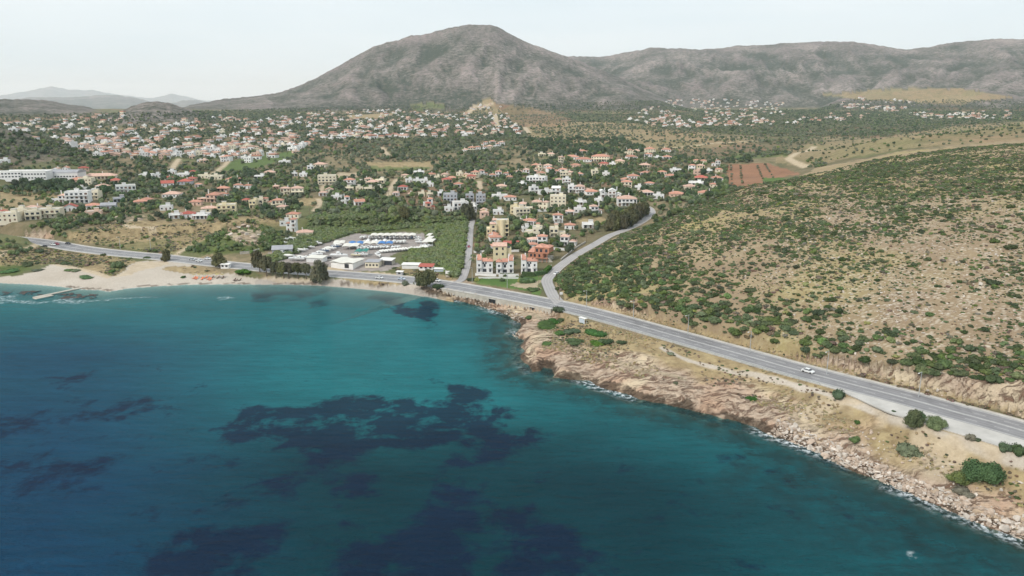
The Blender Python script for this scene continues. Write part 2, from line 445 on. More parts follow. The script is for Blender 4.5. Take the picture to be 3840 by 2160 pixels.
class NT:
    def __init__(s, nt):
        s.nt = nt
    def n(s, t, **kw):
        nd = s.nt.nodes.new(t)
        for k, v in kw.items():
            setattr(nd, k, v)
        return nd
    def put(s, sock, v):
        if isinstance(v, bpy.types.NodeSocket):
            s.nt.links.new(v, sock)
        else:
            if hasattr(sock.default_value, '__len__') and len(sock.default_value) == 4 and len(v) == 3:
                v = (*v, 1)
            sock.default_value = v
    def mix(s, f, a, b):
        m = s.n('ShaderNodeMix', data_type='RGBA')
        s.put(m.inputs[0], f); s.put(m.inputs[6], a); s.put(m.inputs[7], b)
        return m.outputs[2]
    def math(s, op, a, b=0.0, clamp=False):
        m = s.n('ShaderNodeMath', operation=op)
        m.use_clamp = clamp
        s.put(m.inputs[0], a); s.put(m.inputs[1], b)
        return m.outputs[0]
    def noise(s, vec, scale, detail=4, rough=0.55, dist=0.0):
        m = s.n('ShaderNodeTexNoise')
        s.put(m.inputs['Vector'], vec)
        m.inputs['Scale'].default_value = scale; m.inputs['Detail'].default_value = detail
        m.inputs['Roughness'].default_value = rough; m.inputs['Distortion'].default_value = dist
        return m.outputs[0]
    def ramp(s, f, a, b, lo=(0, 0, 0), hi=(1, 1, 1)):
        m = s.n('ShaderNodeValToRGB')
        m.color_ramp.elements[0].position = a; m.color_ramp.elements[1].position = b
        m.color_ramp.elements[0].color = (*lo, 1); m.color_ramp.elements[1].color = (*hi, 1)
        s.put(m.inputs[0], f)
        return m.outputs[0]
    def mapping(s, vec, scale=(1, 1, 1), rot=(0, 0, 0)):
        m = s.n('ShaderNodeMapping')
        m.inputs['Scale'].default_value = scale; m.inputs['Rotation'].default_value = rot
        s.put(m.inputs[0], vec)
        return m.outputs[0]
    def attr(s, name):
        a = s.n('ShaderNodeAttribute', attribute_name=name)
        sp = s.n('ShaderNodeSeparateColor')
        s.nt.links.new(a.outputs['Color'], sp.inputs[0])
        return sp.outputs[0], sp.outputs[1], sp.outputs[2], a.outputs['Alpha']
    def bump(s, h, strength, dist):
        b = s.n('ShaderNodeBump')
        b.inputs['Strength'].default_value = strength; b.inputs['Distance'].default_value = dist
        s.put(b.inputs['Height'], h)
        return b.outputs[0]
    def out(s, sh):
        o = s.n('ShaderNodeOutputMaterial')
        s.nt.links.new(sh, o.inputs[0])
    def bsdf(s, color, rough=0.85, normal=None, metal=0.0, spec=0.3):
        p = s.n('ShaderNodeBsdfPrincipled')
        s.put(p.inputs['Base Color'], color); s.put(p.inputs['Roughness'], rough)
        p.inputs['Metallic'].default_value = metal
        p.inputs['Specular IOR Level'].default_value = spec
        if normal is not None:
            s.nt.links.new(normal, p.inputs['Normal'])
        return p.outputs[0]

def simple(name, c, rough=0.8, var=0.12, scale=0.6, metal=0.0, spec=0.3, bump=0.0, obj_var=0.0):
    """a painted, plastered or metal surface: base colour with blotches and a little weathering"""
    m, nt = new_mat(name)
    k = NT(nt)
    tc = k.n('ShaderNodeTexCoord').outputs['Object']
    n1 = k.noise(tc, scale, 5, 0.6)
    dark = tuple(q * (1 - var) for q in c); lite = tuple(min(1, q * (1 + var * 0.6)) for q in c)
    colr = k.mix(k.ramp(n1, 0.3, 0.7), dark, lite)
    if obj_var:
        oi = k.n('ShaderNodeObjectInfo')
        h = k.n('ShaderNodeHueSaturation')
        k.put(h.inputs['Value'], k.math('ADD', k.math('MULTIPLY', oi.outputs['Random'], obj_var), 1 - obj_var / 2))
        k.put(h.inputs['Color'], colr)
        colr = h.outputs[0]
    nm = k.bump(k.noise(tc, scale * 9, 3), 0.5, bump) if bump else None
    k.out(k.bsdf(colr, rough, nm, metal, spec))
    return m

def foliage(name, a, b, var=0.35, scale=1.3, tip=None):
    m, nt = new_mat(name)
    k = NT(nt)
    tc = k.n('ShaderNodeTexCoord').outputs['Object']
    oi = k.n('ShaderNodeObjectInfo')
    n1 = k.noise(tc, scale, 3, 0.7)
    colr = k.mix(k.ramp(n1, 0.32, 0.68), a, b)
    if tip:
        colr = k.mix(k.ramp(k.noise(tc, scale * 3.1, 2), 0.56, 0.64), colr, tip)
    h = k.n('ShaderNodeHueSaturation')
    r = oi.outputs['Random']
    k.put(h.inputs['Hue'], k.math('ADD', k.math('MULTIPLY', r, 0.05), 0.475))
    k.put(h.inputs['Saturation'], k.math('ADD', k.math('MULTIPLY', k.math('FRACT', k.math('MULTIPLY', r, 7.3)), 0.4), 0.7))
    k.put(h.inputs['Value'], k.math('ADD', k.math('MULTIPLY', k.math('FRACT', k.math('MULTIPLY', r, 13.7)), var * 2), 1 - var))
    k.put(h.inputs['Color'], colr)
    k.out(k.bsdf(h.outputs[0], 0.75, None, 0, 0.15))
    return m

def ground_material():
    m, nt = new_mat('ground')
    k = NT(nt)
    pos = k.n('ShaderNodeNewGeometry').outputs['Position']
    sand, rock, green, red = k.attr('mask_a')
    mtn, yard, straw, hill = k.attr('mask_b')
    dirt, wet, pale, lush = k.attr('mask_c')
    n_big = k.noise(pos, 0.006, 4)
    n_mid = k.noise(pos, 0.035, 5, 0.6)
    n_sm = k.noise(pos, 0.22, 5, 0.65)
    n_fine = k.noise(pos, 1.1, 4, 0.7)
    # dry plain with a patchwork of fields
    vor = k.n('ShaderNodeTexVoronoi'); vor.inputs['Scale'].default_value = 0.011
    k.put(vor.inputs['Vector'], k.mapping(pos, (1, 0.7, 0), (0, 0, 0.35)))
    sp = k.n('ShaderNodeSeparateColor'); k.put(sp.inputs[0], vor.outputs['Color'])
    fld = k.mix(k.ramp(sp.outputs[0], 0.25, 0.75), (0.19, 0.15, 0.09), (0.30, 0.23, 0.145))
    fld = k.mix(k.ramp(sp.outputs[1], 0.68, 0.74), fld, (0.16, 0.165, 0.075))
    fld = k.mix(k.ramp(sp.outputs[2], 0.80, 0.84), fld, (0.27, 0.165, 0.11))
    plain = k.mix(k.ramp(n_sm, 0.36, 0.66), k.mix(0.55, fld, (0.10, 0.095, 0.05)), fld)
    plain = k.mix(k.ramp(n_mid, 0.44, 0.66), plain, (0.10, 0.105, 0.05))
    c = plain
    # stony hill with dry grass
    hl = k.mix(k.ramp(n_mid, 0.35, 0.65), (0.275, 0.212, 0.138), (0.365, 0.292, 0.172))
    hl = k.mix(k.ramp(k.noise(pos, 0.016, 4), 0.48, 0.62), hl, (0.35, 0.30, 0.135))
    hl = k.mix(k.ramp(n_sm, 0.42, 0.62), k.mix(0.5, hl, (0.24, 0.165, 0.11)), hl)
    vs_ = k.n('ShaderNodeTexVoronoi'); vs_.inputs['Scale'].default_value = 0.55
    k.put(vs_.inputs['Vector'], k.mapping(pos, (1.0, 1.6, 1.0), (0, 0, 0.5)))
    vs2 = k.n('ShaderNodeSeparateColor'); k.put(vs2.inputs[0], vs_.outputs['Color'])
    stone = k.mix(vs2.outputs[0], (0.41, 0.345, 0.275), (0.59, 0.525, 0.44))
    stone = k.mix(k.ramp(vs_.outputs['Distance'], 0.28, 0.62), stone, (0.24, 0.17, 0.115))
    hl = k.mix(k.math('MULTIPLY', k.math('MULTIPLY', pale, 0.75), k.ramp(n_sm, 0.42, 0.56)), hl, stone)
    c = k.mix(hill, c, hl)
    # straw and grass
    stc = k.mix(k.ramp(n_sm, 0.35, 0.65), (0.225, 0.165, 0.09), (0.40, 0.31, 0.175))
    stc = k.mix(k.ramp(n_mid, 0.55, 0.7), stc, (0.25, 0.19, 0.11))
    c = k.mix(straw, c, stc)
    gr = k.mix(k.ramp(n_sm, 0.35, 0.7), (0.055, 0.09, 0.025), (0.13, 0.15, 0.05))
    c = k.mix(green, c, gr)
    c = k.mix(lush, c, k.mix(k.ramp(n_mid, 0.35, 0.7), (0.06, 0.12, 0.03), (0.115, 0.17, 0.05)))
    c = k.mix(red, c, k.mix(k.ramp(n_mid, 0.3, 0.7), (0.215, 0.115, 0.07), (0.30, 0.158, 0.095)))
    # limestone mountain under scrub
    wv = k.mapping(pos, (1, 1, 1.7))
    rk = k.mix(k.ramp(k.noise(pos, 0.0035, 5), 0.35, 0.65), (0.235, 0.19, 0.18), (0.345, 0.288, 0.265))
    gul, _g2, _g3, _g4 = k.attr('mask_d')
    cov = k.math('ADD', k.math('MULTIPLY', k.noise(pos, 0.0045, 5, 0.6), 0.62), k.math('MULTIPLY', k.noise(wv, 0.05, 4, 0.85), 1.1))
    cov = k.math('ADD', cov, k.math('MULTIPLY', k.math('SUBTRACT', gul, 0.5), 0.16))
    scr = k.mix(n_sm, (0.035, 0.045, 0.032), (0.085, 0.095, 0.065))
    mt = k.mix(k.ramp(cov, 0.64, 0.98), rk, scr)
    mt = k.mix(k.ramp(k.noise(pos, 0.02, 4, 0.8), 0.66, 0.72), mt, (0.42, 0.36, 0.32))
    c = k.mix(mtn, c, mt)
    # bare rock: beds, joints, rusty stains
    warp = k.n('ShaderNodeVectorMath', operation='ADD')
    nw = k.n('ShaderNodeTexNoise'); nw.inputs['Scale'].default_value = 0.12; nw.inputs['Detail'].default_value = 4; k.put(nw.inputs['Vector'], pos)
    wsc = k.n('ShaderNodeVectorMath', operation='SCALE'); k.put(wsc.inputs[0], nw.outputs['Color']); wsc.inputs['Scale'].default_value = 9.0
    k.put(warp.inputs[0], pos); k.put(warp.inputs[1], wsc.outputs[0])
    rv = k.mapping(warp.outputs[0], (0.22, 1.3, 0.8), (0, 0, -0.75))
    r1 = k.noise(rv, 0.5, 6, 0.68, 0.3)
    r2 = k.noise(pos, 0.45, 6, 0.7)
    rc = k.mix(k.ramp(r2, 0.34, 0.62), (0.35, 0.25, 0.18), (0.56, 0.445, 0.34))
    rc = k.mix(k.ramp(k.noise(pos, 0.06, 4), 0.46, 0.62), rc, (0.50, 0.335, 0.235))
    rc = k.mix(k.ramp(k.noise(pos, 0.045, 3, 0.5, 0.4), 0.52, 0.66), rc, (0.64, 0.525, 0.37))
    crf = k.ramp(r1, 0.40, 0.50)
    rc = k.mix(crf, (0.21, 0.13, 0.09), rc)
    c = k.mix(rock, c, rc)
    # beach sand, yards, trodden earth
    sc_ = k.mix(k.ramp(n_mid, 0.3, 0.7), (0.43, 0.375, 0.31), (0.53, 0.475, 0.41))
    sc_ = k.mix(k.ramp(n_fine, 0.35, 0.75), k.mix(0.25, sc_, (0.3, 0.24, 0.18)), sc_)
    c = k.mix(sand, c, sc_)
    c = k.mix(yard, c, k.mix(k.ramp(n_sm, 0.3, 0.7), (0.235, 0.205, 0.19), (0.35, 0.31, 0.285)))
    c = k.mix(dirt, c, k.mix(k.ramp(n_sm, 0.3, 0.7), (0.40, 0.315, 0.215), (0.52, 0.43, 0.31)))
    c = k.mix(wet, c, k.mix(n_fine, (0.05, 0.036, 0.026), (0.11, 0.08, 0.055)))
    gr2 = k.math('ADD', k.math('MULTIPLY', n_fine, 0.45), 0.78)
    hs = k.n('ShaderNodeHueSaturation'); k.put(hs.inputs['Value'], gr2); k.put(hs.inputs['Color'], c)
    bh = k.math('ADD', k.math('MULTIPLY', n_fine, 0.35), k.math('MULTIPLY', k.math('MULTIPLY', crf, rock), 0.9))
    bh = k.math('ADD', bh, k.math('MULTIPLY', k.math('MULTIPLY', r2, rock), 2.0))
    bh = k.math('ADD', bh, k.math('MULTIPLY', k.math('MULTIPLY', vs2.outputs[0], pale), 0.8))
    bh = k.math('ADD', bh, k.math('MULTIPLY', k.math('MULTIPLY', cov, mtn), 9.0))
    nm = k.bump(bh, 0.8, 1.0)
    k.out(k.bsdf(hs.outputs[0], 0.92, nm, 0, 0.12))
    return m

def sea_material():
    m, nt = new_mat('sea')
    k = NT(nt)
    pos = k.n('ShaderNodeNewGeometry').outputs['Position']
    weed, deep, opac, foam = k.attr('mask_s')
    blue, rim, _b, _a = k.attr('mask_t')
    nb = k.noise(pos, 0.02, 4)
    c = k.mix(deep, (0.013, 0.142, 0.160), (0.0035, 0.032, 0.043))
    c = k.mix(blue, c, (0.006, 0.042, 0.092))
    c = k.mix(k.math('MULTIPLY', k.ramp(nb, 0.45, 0.75), 0.35), c, (0.007, 0.062, 0.078))
    wd = k.math('ADD', weed, k.math('ADD', k.math('MULTIPLY', k.math('SUBTRACT', k.noise(pos, 0.075, 6, 0.66, 0.3), 0.5), 2.0), k.math('MULTIPLY', k.math('SUBTRACT', k.noise(pos, 0.22, 4, 0.65), 0.5), 0.7)))
    c = k.mix(k.math('MULTIPLY', k.ramp(wd, 0.33, 0.62), 0.84), c, (0.005, 0.014, 0.038))
    c = k.mix(k.math('MULTIPLY', rim, k.ramp(k.noise(pos, 0.16, 5, 0.7), 0.36, 0.6)), c, (0.012, 0.026, 0.028))
    wv = k.mapping(pos, (0.34, 1.0, 1.0), (0, 0, 0.22))
    h1 = k.noise(wv, 0.42, 4, 0.62, 0.4)
    h2 = k.noise(k.mapping(pos, (0.5, 1, 1), (0, 0, -0.3)), 1.5, 3, 0.6)
    h = k.math('ADD', k.math('MULTIPLY', h1, 1.0), k.math('MULTIPLY', h2, 0.3))
    nm = k.bump(h, 1.0, 0.55)
    # light and dark streaks of waves and wind, painted into the water colour
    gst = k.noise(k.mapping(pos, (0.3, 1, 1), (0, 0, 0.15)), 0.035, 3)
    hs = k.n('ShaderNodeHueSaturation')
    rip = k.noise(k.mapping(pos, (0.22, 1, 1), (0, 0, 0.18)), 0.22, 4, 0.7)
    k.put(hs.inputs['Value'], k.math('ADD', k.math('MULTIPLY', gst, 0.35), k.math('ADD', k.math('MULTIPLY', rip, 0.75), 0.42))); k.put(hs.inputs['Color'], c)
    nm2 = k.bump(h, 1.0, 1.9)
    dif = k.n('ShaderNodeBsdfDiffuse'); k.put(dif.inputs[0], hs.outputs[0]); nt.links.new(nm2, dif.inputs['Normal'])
    tr = k.n('ShaderNodeBsdfTransparent'); tr.inputs[0].default_value = (0.66, 0.88, 0.90, 1)
    body = k.n('ShaderNodeMixShader'); k.put(body.inputs[0], opac)
    nt.links.new(tr.outputs[0], body.inputs[1]); nt.links.new(dif.outputs[0], body.inputs[2])
    gl = k.n('ShaderNodeBsdfGlossy'); gl.inputs['Roughness'].default_value = 0.12
    gl.inputs[0].default_value = (1, 1, 1, 1); nt.links.new(nm, gl.inputs['Normal'])
    fr = k.n('ShaderNodeFresnel'); fr.inputs[0].default_value = 1.33; nt.links.new(nm, fr.inputs['Normal'])
    top = k.n('ShaderNodeMixShader'); k.put(top.inputs[0], k.math('MULTIPLY', fr.outputs[0], 0.19))
    nt.links.new(body.outputs[0], top.inputs[1]); nt.links.new(gl.outputs[0], top.inputs[2])
    fd = k.n('ShaderNodeBsdfDiffuse'); fd.inputs[0].default_value = (0.62, 0.66, 0.68, 1)
    fm = k.n('ShaderNodeMixShader')
    ff = k.math('MULTIPLY', foam, k.ramp(k.noise(k.mapping(pos, (1, 1, 1)), 0.55, 4, 0.7), 0.46, 0.62))
    k.put(fm.inputs[0], ff)
    nt.links.new(top.outputs[0], fm.inputs[1]); nt.links.new(fd.outputs[0], fm.inputs[2])
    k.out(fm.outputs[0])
    return m

def asphalt_material(name, a, b, centre=True):
    m, nt = new_mat(name)
    k = NT(nt)
    pos = k.n('ShaderNodeNewGeometry').outputs['Position']
    uv = k.n('ShaderNodeAttribute', attribute_name='across')
    n1 = k.noise(pos, 0.12, 5, 0.6); n2 = k.noise(pos, 3.0, 3)
    c = k.mix(k.ramp(n1, 0.3, 0.7), a, b)
    # paler wheel tracks worn into the lanes
    w = k.math('ABSOLUTE', k.math('SINE', k.math('MULTIPLY', uv.outputs['Fac'], 2.0)))
    c = k.mix(k.math('MULTIPLY', k.math('POWER', w, 3.0), 0.35), c, tuple(min(1, q * 1.35) for q in b))
    c = k.mix(k.math('MULTIPLY', n2, 0.25), c, tuple(q * 0.7 for q in a))
    c = k.mix(k.math('MULTIPLY', k.ramp(k.noise(k.mapping(pos, (1, 0.5, 1), (0, 0, 0.5)), 0.06, 4, 0.6), 0.55, 0.6), 0.35), c, tuple(q * 0.62 for q in a))
    k.out(k.bsdf(c, 0.85, k.bump(n2, 0.3, 0.02), 0, 0.25))
    return m

M = {}
M['ground'] = ground_material()
M['sea'] = sea_material()
M['asphalt'] = asphalt_material('asphalt', (0.175, 0.17, 0.175), (0.27, 0.265, 0.27))
M['lane_asphalt'] = asphalt_material('lane_asphalt', (0.30, 0.285, 0.28), (0.38, 0.36, 0.35))
M['shoulder'] = simple('shoulder_concrete', (0.47, 0.45, 0.42), 0.9, 0.18, 0.2)
M['paint'] = simple('road_paint', (0.62, 0.61, 0.58), 0.7, 0.25, 0.8)
M['concrete'] = simple('concrete', (0.46, 0.42, 0.36), 0.9, 0.25, 0.35, bump=0.02)
M['white'] = simple('white_plaster', (0.77, 0.76, 0.745), 0.85, 0.08, 0.25, obj_var=0.14)
M['cream'] = simple('cream_plaster', (0.74, 0.67, 0.52), 0.85, 0.08, 0.25, obj_var=0.14)
M['yellow'] = simple('yellow_plaster', (0.72, 0.62, 0.41), 0.85, 0.08, 0.25, obj_var=0.14)
M['pink'] = simple('pink_plaster', (0.66, 0.47, 0.37), 0.85, 0.1, 0.25, obj_var=0.14)
M['grey'] = simple('grey_plaster', (0.43, 0.44, 0.47), 0.85, 0.1, 0.25, obj_var=0.14)
M['terracotta'] = simple('terracotta_brick', (0.45, 0.215, 0.14), 0.9, 0.2, 0.9)
M['tile'] = simple('orange_roof_tile', (0.50, 0.25, 0.18), 0.85, 0.25, 0.7, obj_var=0.3)
M['tile_pale'] = simple('pale_roof_tile', (0.58, 0.38, 0.30), 0.85, 0.22, 0.7, obj_var=0.25)
M['tile_red'] = simple('red_roof_tile', (0.42, 0.12, 0.09), 0.85, 0.25, 0.7, obj_var=0.3)
M['roof_flat'] = simple('flat_roof_screed', (0.55, 0.52, 0.48), 0.9, 0.2, 0.4, obj_var=0.2)
M['roof_white'] = simple('white_roof_sheet', (0.74, 0.73, 0.70), 0.7, 0.1, 0.3)
M['roof_grey'] = simple('grey_roof_sheet', (0.34, 0.34, 0.36), 0.7, 0.15, 0.3)
M['glass'] = simple('window_glass', (0.045, 0.05, 0.06), 0.25, 0.2, 0.9, spec=0.5, obj_var=0.6)
M['shutter'] = simple('brown_shutter', (0.17, 0.10, 0.07), 0.7, 0.2, 0.9)
M['metal'] = simple('galvanised_metal', (0.52, 0.54, 0.54), 0.5, 0.1, 2.0, metal=0.4)
M['wood'] = simple('weathered_wood', (0.22, 0.16, 0.12), 0.9, 0.2, 2.0)
M['tyre'] = simple('tyre_rubber', (0.025, 0.025, 0.027), 0.9, 0.2, 3.0)
M['gel'] = simple('white_gelcoat', (0.80, 0.80, 0.79), 0.35, 0.05, 0.8, spec=0.5, obj_var=0.12)
M['gel_blue'] = simple('navy_gelcoat', (0.05, 0.09, 0.17), 0.35, 0.1, 0.8, spec=0.5)
M['gel_cream'] = simple('cream_gelcoat', (0.72, 0.65, 0.45), 0.4, 0.08, 0.8, spec=0.4)
M['cover_pale'] = simple('pale_boat_cover', (0.66, 0.65, 0.61), 0.85, 0.1, 0.8, obj_var=0.2)
M['cover_blue'] = simple('blue_tarpaulin', (0.07, 0.20, 0.46), 0.8, 0.12, 0.6)
M['cover_green'] = simple('green_tarpaulin', (0.05, 0.21, 0.18), 0.8, 0.12, 0.6)
M['canvas'] = simple('white_canvas', (0.66, 0.64, 0.58), 0.85, 0.1, 0.4)
M['orange'] = simple('orange_plastic', (0.72, 0.16, 0.05), 0.6, 0.1, 2.0)
M['brown'] = simple('brown_wicker', (0.13, 0.085, 0.065), 0.8, 0.2, 2.0)
M['boulder'] = simple('pale_boulder', (0.42, 0.33, 0.26), 0.9, 0.3, 0.9, bump=0.05, obj_var=0.5)
M['boulder_pale'] = simple('white_rubble', (0.55, 0.485, 0.42), 0.9, 0.22, 0.9, bump=0.05, obj_var=0.35)
M['reef'] = simple('dark_reef', (0.075, 0.055, 0.045), 0.8, 0.35, 0.9, obj_var=0.4)
M['bark'] = simple('grey_bark', (0.17, 0.13, 0.10), 0.9, 0.3, 1.5)
M['f_lentisk'] = foliage('lentisk_leaves', (0.045, 0.070, 0.025), (0.10, 0.132, 0.048), 0.45)
M['f_tree'] = foliage('garden_leaves', (0.075, 0.112, 0.038), (0.16, 0.205, 0.072), 0.4)
M['f_lush'] = foliage('lush_leaves', (0.035, 0.085, 0.018), (0.075, 0.15, 0.032), 0.2)
M['f_olive'] = foliage('olive_leaves', (0.10, 0.115, 0.066), (0.175, 0.195, 0.115), 0.3)
M['f_dark'] = foliage('pine_needles', (0.04, 0.066, 0.032), (0.09, 0.125, 0.058), 0.3)
M['f_grey'] = foliage('grey_scrub', (0.126, 0.114, 0.084), (0.204, 0.186, 0.132), 0.3)
M['f_brown'] = foliage('dry_scrub', (0.132, 0.090, 0.060), (0.228, 0.156, 0.102), 0.3)
M['f_yellow'] = foliage('spurge', (0.192, 0.204, 0.060), (0.300, 0.288, 0.096), 0.25)
M['f_euc'] = foliage('eucalyptus_leaves', (0.074, 0.079, 0.038), (0.162, 0.146, 0.072), 0.18)
M['f_reed'] = foliage('reed_leaves', (0.135, 0.178, 0.062), (0.225, 0.27, 0.11), 0.10)
M['f_pink'] = foliage('oleander_leaves', (0.084, 0.090, 0.042), (0.144, 0.132, 0.066), 0.15, 1.3, (0.504, 0.156, 0.192))
M['f_palm'] = foliage('palm_leaves', (0.066, 0.090, 0.036), (0.132, 0.162, 0.066), 0.2)
M['f_grass'] = foliage('dry_tufts', (0.30, 0.235, 0.12), (0.46, 0.375, 0.21), 0.2)
for cname, cc in dict(car_white=(0.78, 0.78, 0.77), car_silver=(0.48, 0.50, 0.52), car_blue=(0.10, 0.20, 0.36), car_red=(0.36, 0.03, 0.06), car_dark=(0.05, 0.05, 0.06), car_pale=(0.55, 0.62, 0.70)).items():
    M[cname] = simple(cname, cc, 0.3, 0.04, 0.8, spec=0.6, metal=0.1)
# ------------------------------------------------------------------ mesh helpers
def link(o, parent=None):
    col.objects.link(o)
    if parent is not None:
        o.parent = parent
    return o

def mesh_from(name, verts, faces, mats, smooth=False, fmat=None):
    me = bpy.data.meshes.new(name)
    me.from_pydata([tuple(map(float, v)) for v in verts], [], [tuple(map(int, f)) for f in faces])
    for m in (mats if isinstance(mats, (list, tuple)) else [mats]):
        me.materials.append(M[m] if isinstance(m, str) else m)
    if fmat is not None:
        me.polygons.foreach_set('material_index', np.asarray(fmat, np.int32))
    if smooth:
        me.polygons.foreach_set('use_smooth', np.ones(len(me.polygons), bool))
    me.update()
    return me

def fast_mesh(name, verts, quads, mat, smooth=True):
    """large grids straight from numpy arrays"""
    me = bpy.data.meshes.new(name)
    verts = np.asarray(verts, np.float32); quads = np.asarray(quads, np.int32)
    k = quads.shape[1]
    me.vertices.add(len(verts)); me.vertices.foreach_set('co', verts.ravel())
    me.loops.add(quads.size); me.loops.foreach_set('vertex_index', quads.ravel())
    me.polygons.add(len(quads))
    me.polygons.foreach_set('loop_start', np.arange(0, quads.size, k, dtype=np.int32))
    me.polygons.foreach_set('use_smooth', np.full(len(quads), smooth))
    me.materials.append(M[mat] if isinstance(mat, str) else mat)
    me.update(calc_edges=True)
    return me

def obj(name, me, parent=None, loc=(0, 0, 0), rz=0.0, scale=None):
    o = bpy.data.objects.new(name, me)
    o.location = loc
    if rz:
        o.rotation_euler = (0, 0, rz)
    if scale is not None:
        o.scale = scale
    return link(o, parent)

def empty(name, loc, rz=0.0):
    o = bpy.data.objects.new(name, None)
    o.location = loc
    o.rotation_euler = (0, 0, rz)
    o.empty_display_size = 0.5
    return link(o)

def tag(o, label=None, cat=None, group=None, kind=None):
    if label: o['label'] = label
    if cat: o['category'] = cat
    if group: o['group'] = group
    if kind: o['kind'] = kind
    return o

def grid_quads(nr, na):
    i = np.arange(nr - 1)[:, None] * na + np.arange(na - 1)[None]
    return np.stack([i, i + 1, i + na + 1, i + na], -1).reshape(-1, 4)

def set_attr(me, name, arr):
    a = me.color_attributes.new(name, 'FLOAT_COLOR', 'POINT')
    a.data.foreach_set('color', np.ascontiguousarray(arr, np.float32).ravel())

# ------------------------------------------------------------------ the ground
gx, gy, gz = GX.ravel(), GY.ravel(), GZ.ravel()
pvx, pvy, _ = project(gx, gy, gz)
gr_ = np.hypot(gx, gy)
jit = np.clip(900 / np.maximum(gr_, 100), 0.25, 3.0)
jx = pvx + (fbm(gx / 11, gy / 11, 3, 51) - 0.5) * 12 * jit
jy = pvy + (fbm(gx / 11, gy / 11, 3, 52) - 0.5) * 7 * jit
NV = len(gx)
mk = {n: np.zeros(NV) for n in ('sand', 'rock', 'green', 'red', 'mtn', 'yard', 'straw', 'hill', 'dirt', 'wet', 'pale', 'lush')}
def region(name, poly, val=1.0, others=()):
    m = in_poly(jx, jy, poly)
    mk[name][m] = val
    for o_ in others:
        mk[o_][m] = 0
nearm = gr_ < 900
SD = np.full(NV, 1e3); CVX = np.zeros(NV)
SD[nearm], CVX[nearm] = coast_signed(gx[nearm], gy[nearm])
basez = np.interp(gr_, Z0[:, 0], Z0[:, 1])
mk['mtn'] = sstep(5, 16, gz - basez) * sstep(1500, 1800, gr_)
mk['mtn'] = np.maximum(mk['mtn'], sstep(5, 20, gz - basez) * sstep(900, 1000, gr_) * (pvx < 320) * 0.75)
# the scrub hill
HILL_POLY = [(1395, 705), (1440, 668), (1500, 625), (1560, 595), (1640, 562), (1700, 533), (1800, 492), (1880, 466), (2010, 446), (2060, 420), (2150, 405), (2240, 385), (2576, 350), (2900, 330), (2900, 1100), (2576, 1045), (2300, 985), (2000, 912), (1700, 830), (1500, 778), (1420, 752)]
region('hill', HILL_POLY)
# paler stones towards the right of the hill
pal = sstep(1750, 2250, jx) * sstep(430, 600, jy) * in_poly(jx, jy, HILL_POLY)
mk['pale'] = np.clip(pal * (0.45 + 0.75 * fbm(gx / 40, gy / 40, 3, 61)), 0, 1)
# coast strip below the road
COAST_STRIP = [(1150, 735), (1300, 760), (1400, 785), (1500, 812), (1700, 865), (1900, 925), (2130, 985), (2576, 1120), (2900, 1230), (2900, 1500), (2576, 1360), (2000, 1115), (1700, 1030), (1400, 960), (1290, 850), (1280, 795), (1100, 755)]
region('straw', COAST_STRIP, 0.85)
region('hill', COAST_STRIP, 0.6)
lim = np.where(CVX > 1960, 6.5, 15.0)
rk = (CVX > 1055) * sstep(-6, 0, SD) * (1 - sstep(lim, lim + 9, SD + (fbm(gx / 16, gy / 16, 3, 66) - 0.5) * np.where(CVX > 1960, 26, 22)))
head = in_poly(jx, jy, [(1290, 800), (1340, 800), (1420, 880), (1520, 885), (1640, 925), (1800, 985), (1960, 1000), (2010, 1060), (1980, 1110), (1700, 1040), (1400, 960), (1290, 900)])
rk = np.maximum(rk, head * sstep(0.34, 0.56, fbm(gx / 24, gy / 24, 4, 67)) * 0.9)
mk['rock'] = np.maximum(mk['rock'], np.where(SD < 60, rk, 0))
for poly in ([(1465, 757), (1530, 757), (1600, 772), (1660, 805), (1665, 832), (1580, 812), (1480, 785)],
             [(1690, 838), (1800, 868), (1900, 890), (2000, 893), (2107, 898), (2310, 934), (2450, 946), (2576, 955), (2900, 1010), (2900, 1120), (2576, 1050), (2300, 980), (2000, 915), (1850, 880)]):
    region('rock', poly, 0.95)
# verge along the upper side of the road
dmain, segm, _t = poly_dist(gx[nearm], gy[nearm], MAIN)
dm = np.full(NV, 1e3); dm[nearm] = dmain
up = (pvx > 1450) & (SD > 12) & (dm > MAIN_HW) & (dm < MAIN_HW + 5) & in_poly(pvx, pvy, HILL_POLY + [])
mk['rock'][up] *= 0.25
mk['straw'][up] = 0.9
# plain regions
region('sand', [(-200, 700), (0, 697), (60, 690), (140, 666), (180, 671), (240, 685), (265, 697), (290, 697), (330, 668), (345, 657), (385, 654), (440, 651), (490, 667), (520, 683), (590, 690), (640, 699), (820, 702), (950, 713), (1050, 727), (1100, 745), (1100, 770), (-200, 770)])
region('dirt', [(266, 697), (290, 697), (335, 668), (350, 657), (420, 655), (430, 664), (330, 690), (300, 697)], 0.8)
region('straw', [(-200, 640), (100, 622), (230, 640), (330, 650), (345, 657), (320, 668), (288, 695), (262, 690), (180, 668), (120, 664), (0, 668), (-200, 672)], 0.7)
region('green', [(0, 672), (60, 668), (85, 676), (40, 690), (0, 694)], 0.9)
region('green', [(130, 686), (190, 680), (205, 688), (140, 692)], 0.5); region('green', [(190, 697), (225, 692), (238, 699), (195, 704)], 0.9)
region('straw', [(400, 683), (430, 672), (500, 668), (545, 680), (560, 690), (470, 690)], 0.8, ('sand',))
region('green', [(345, 696), (370, 686), (395, 688), (370, 698)], 0.6); region('green', [(345, 700), (400, 697), (405, 702), (350, 706)], 0.6)
region('green', [(590, 695), (600, 680), (640, 678), (660, 690), (640, 697)], 0.5)
region('straw', [(850, 699), (930, 703), (1010, 714), (1000, 720), (930, 716), (870, 707)], 0.9, ('sand',))
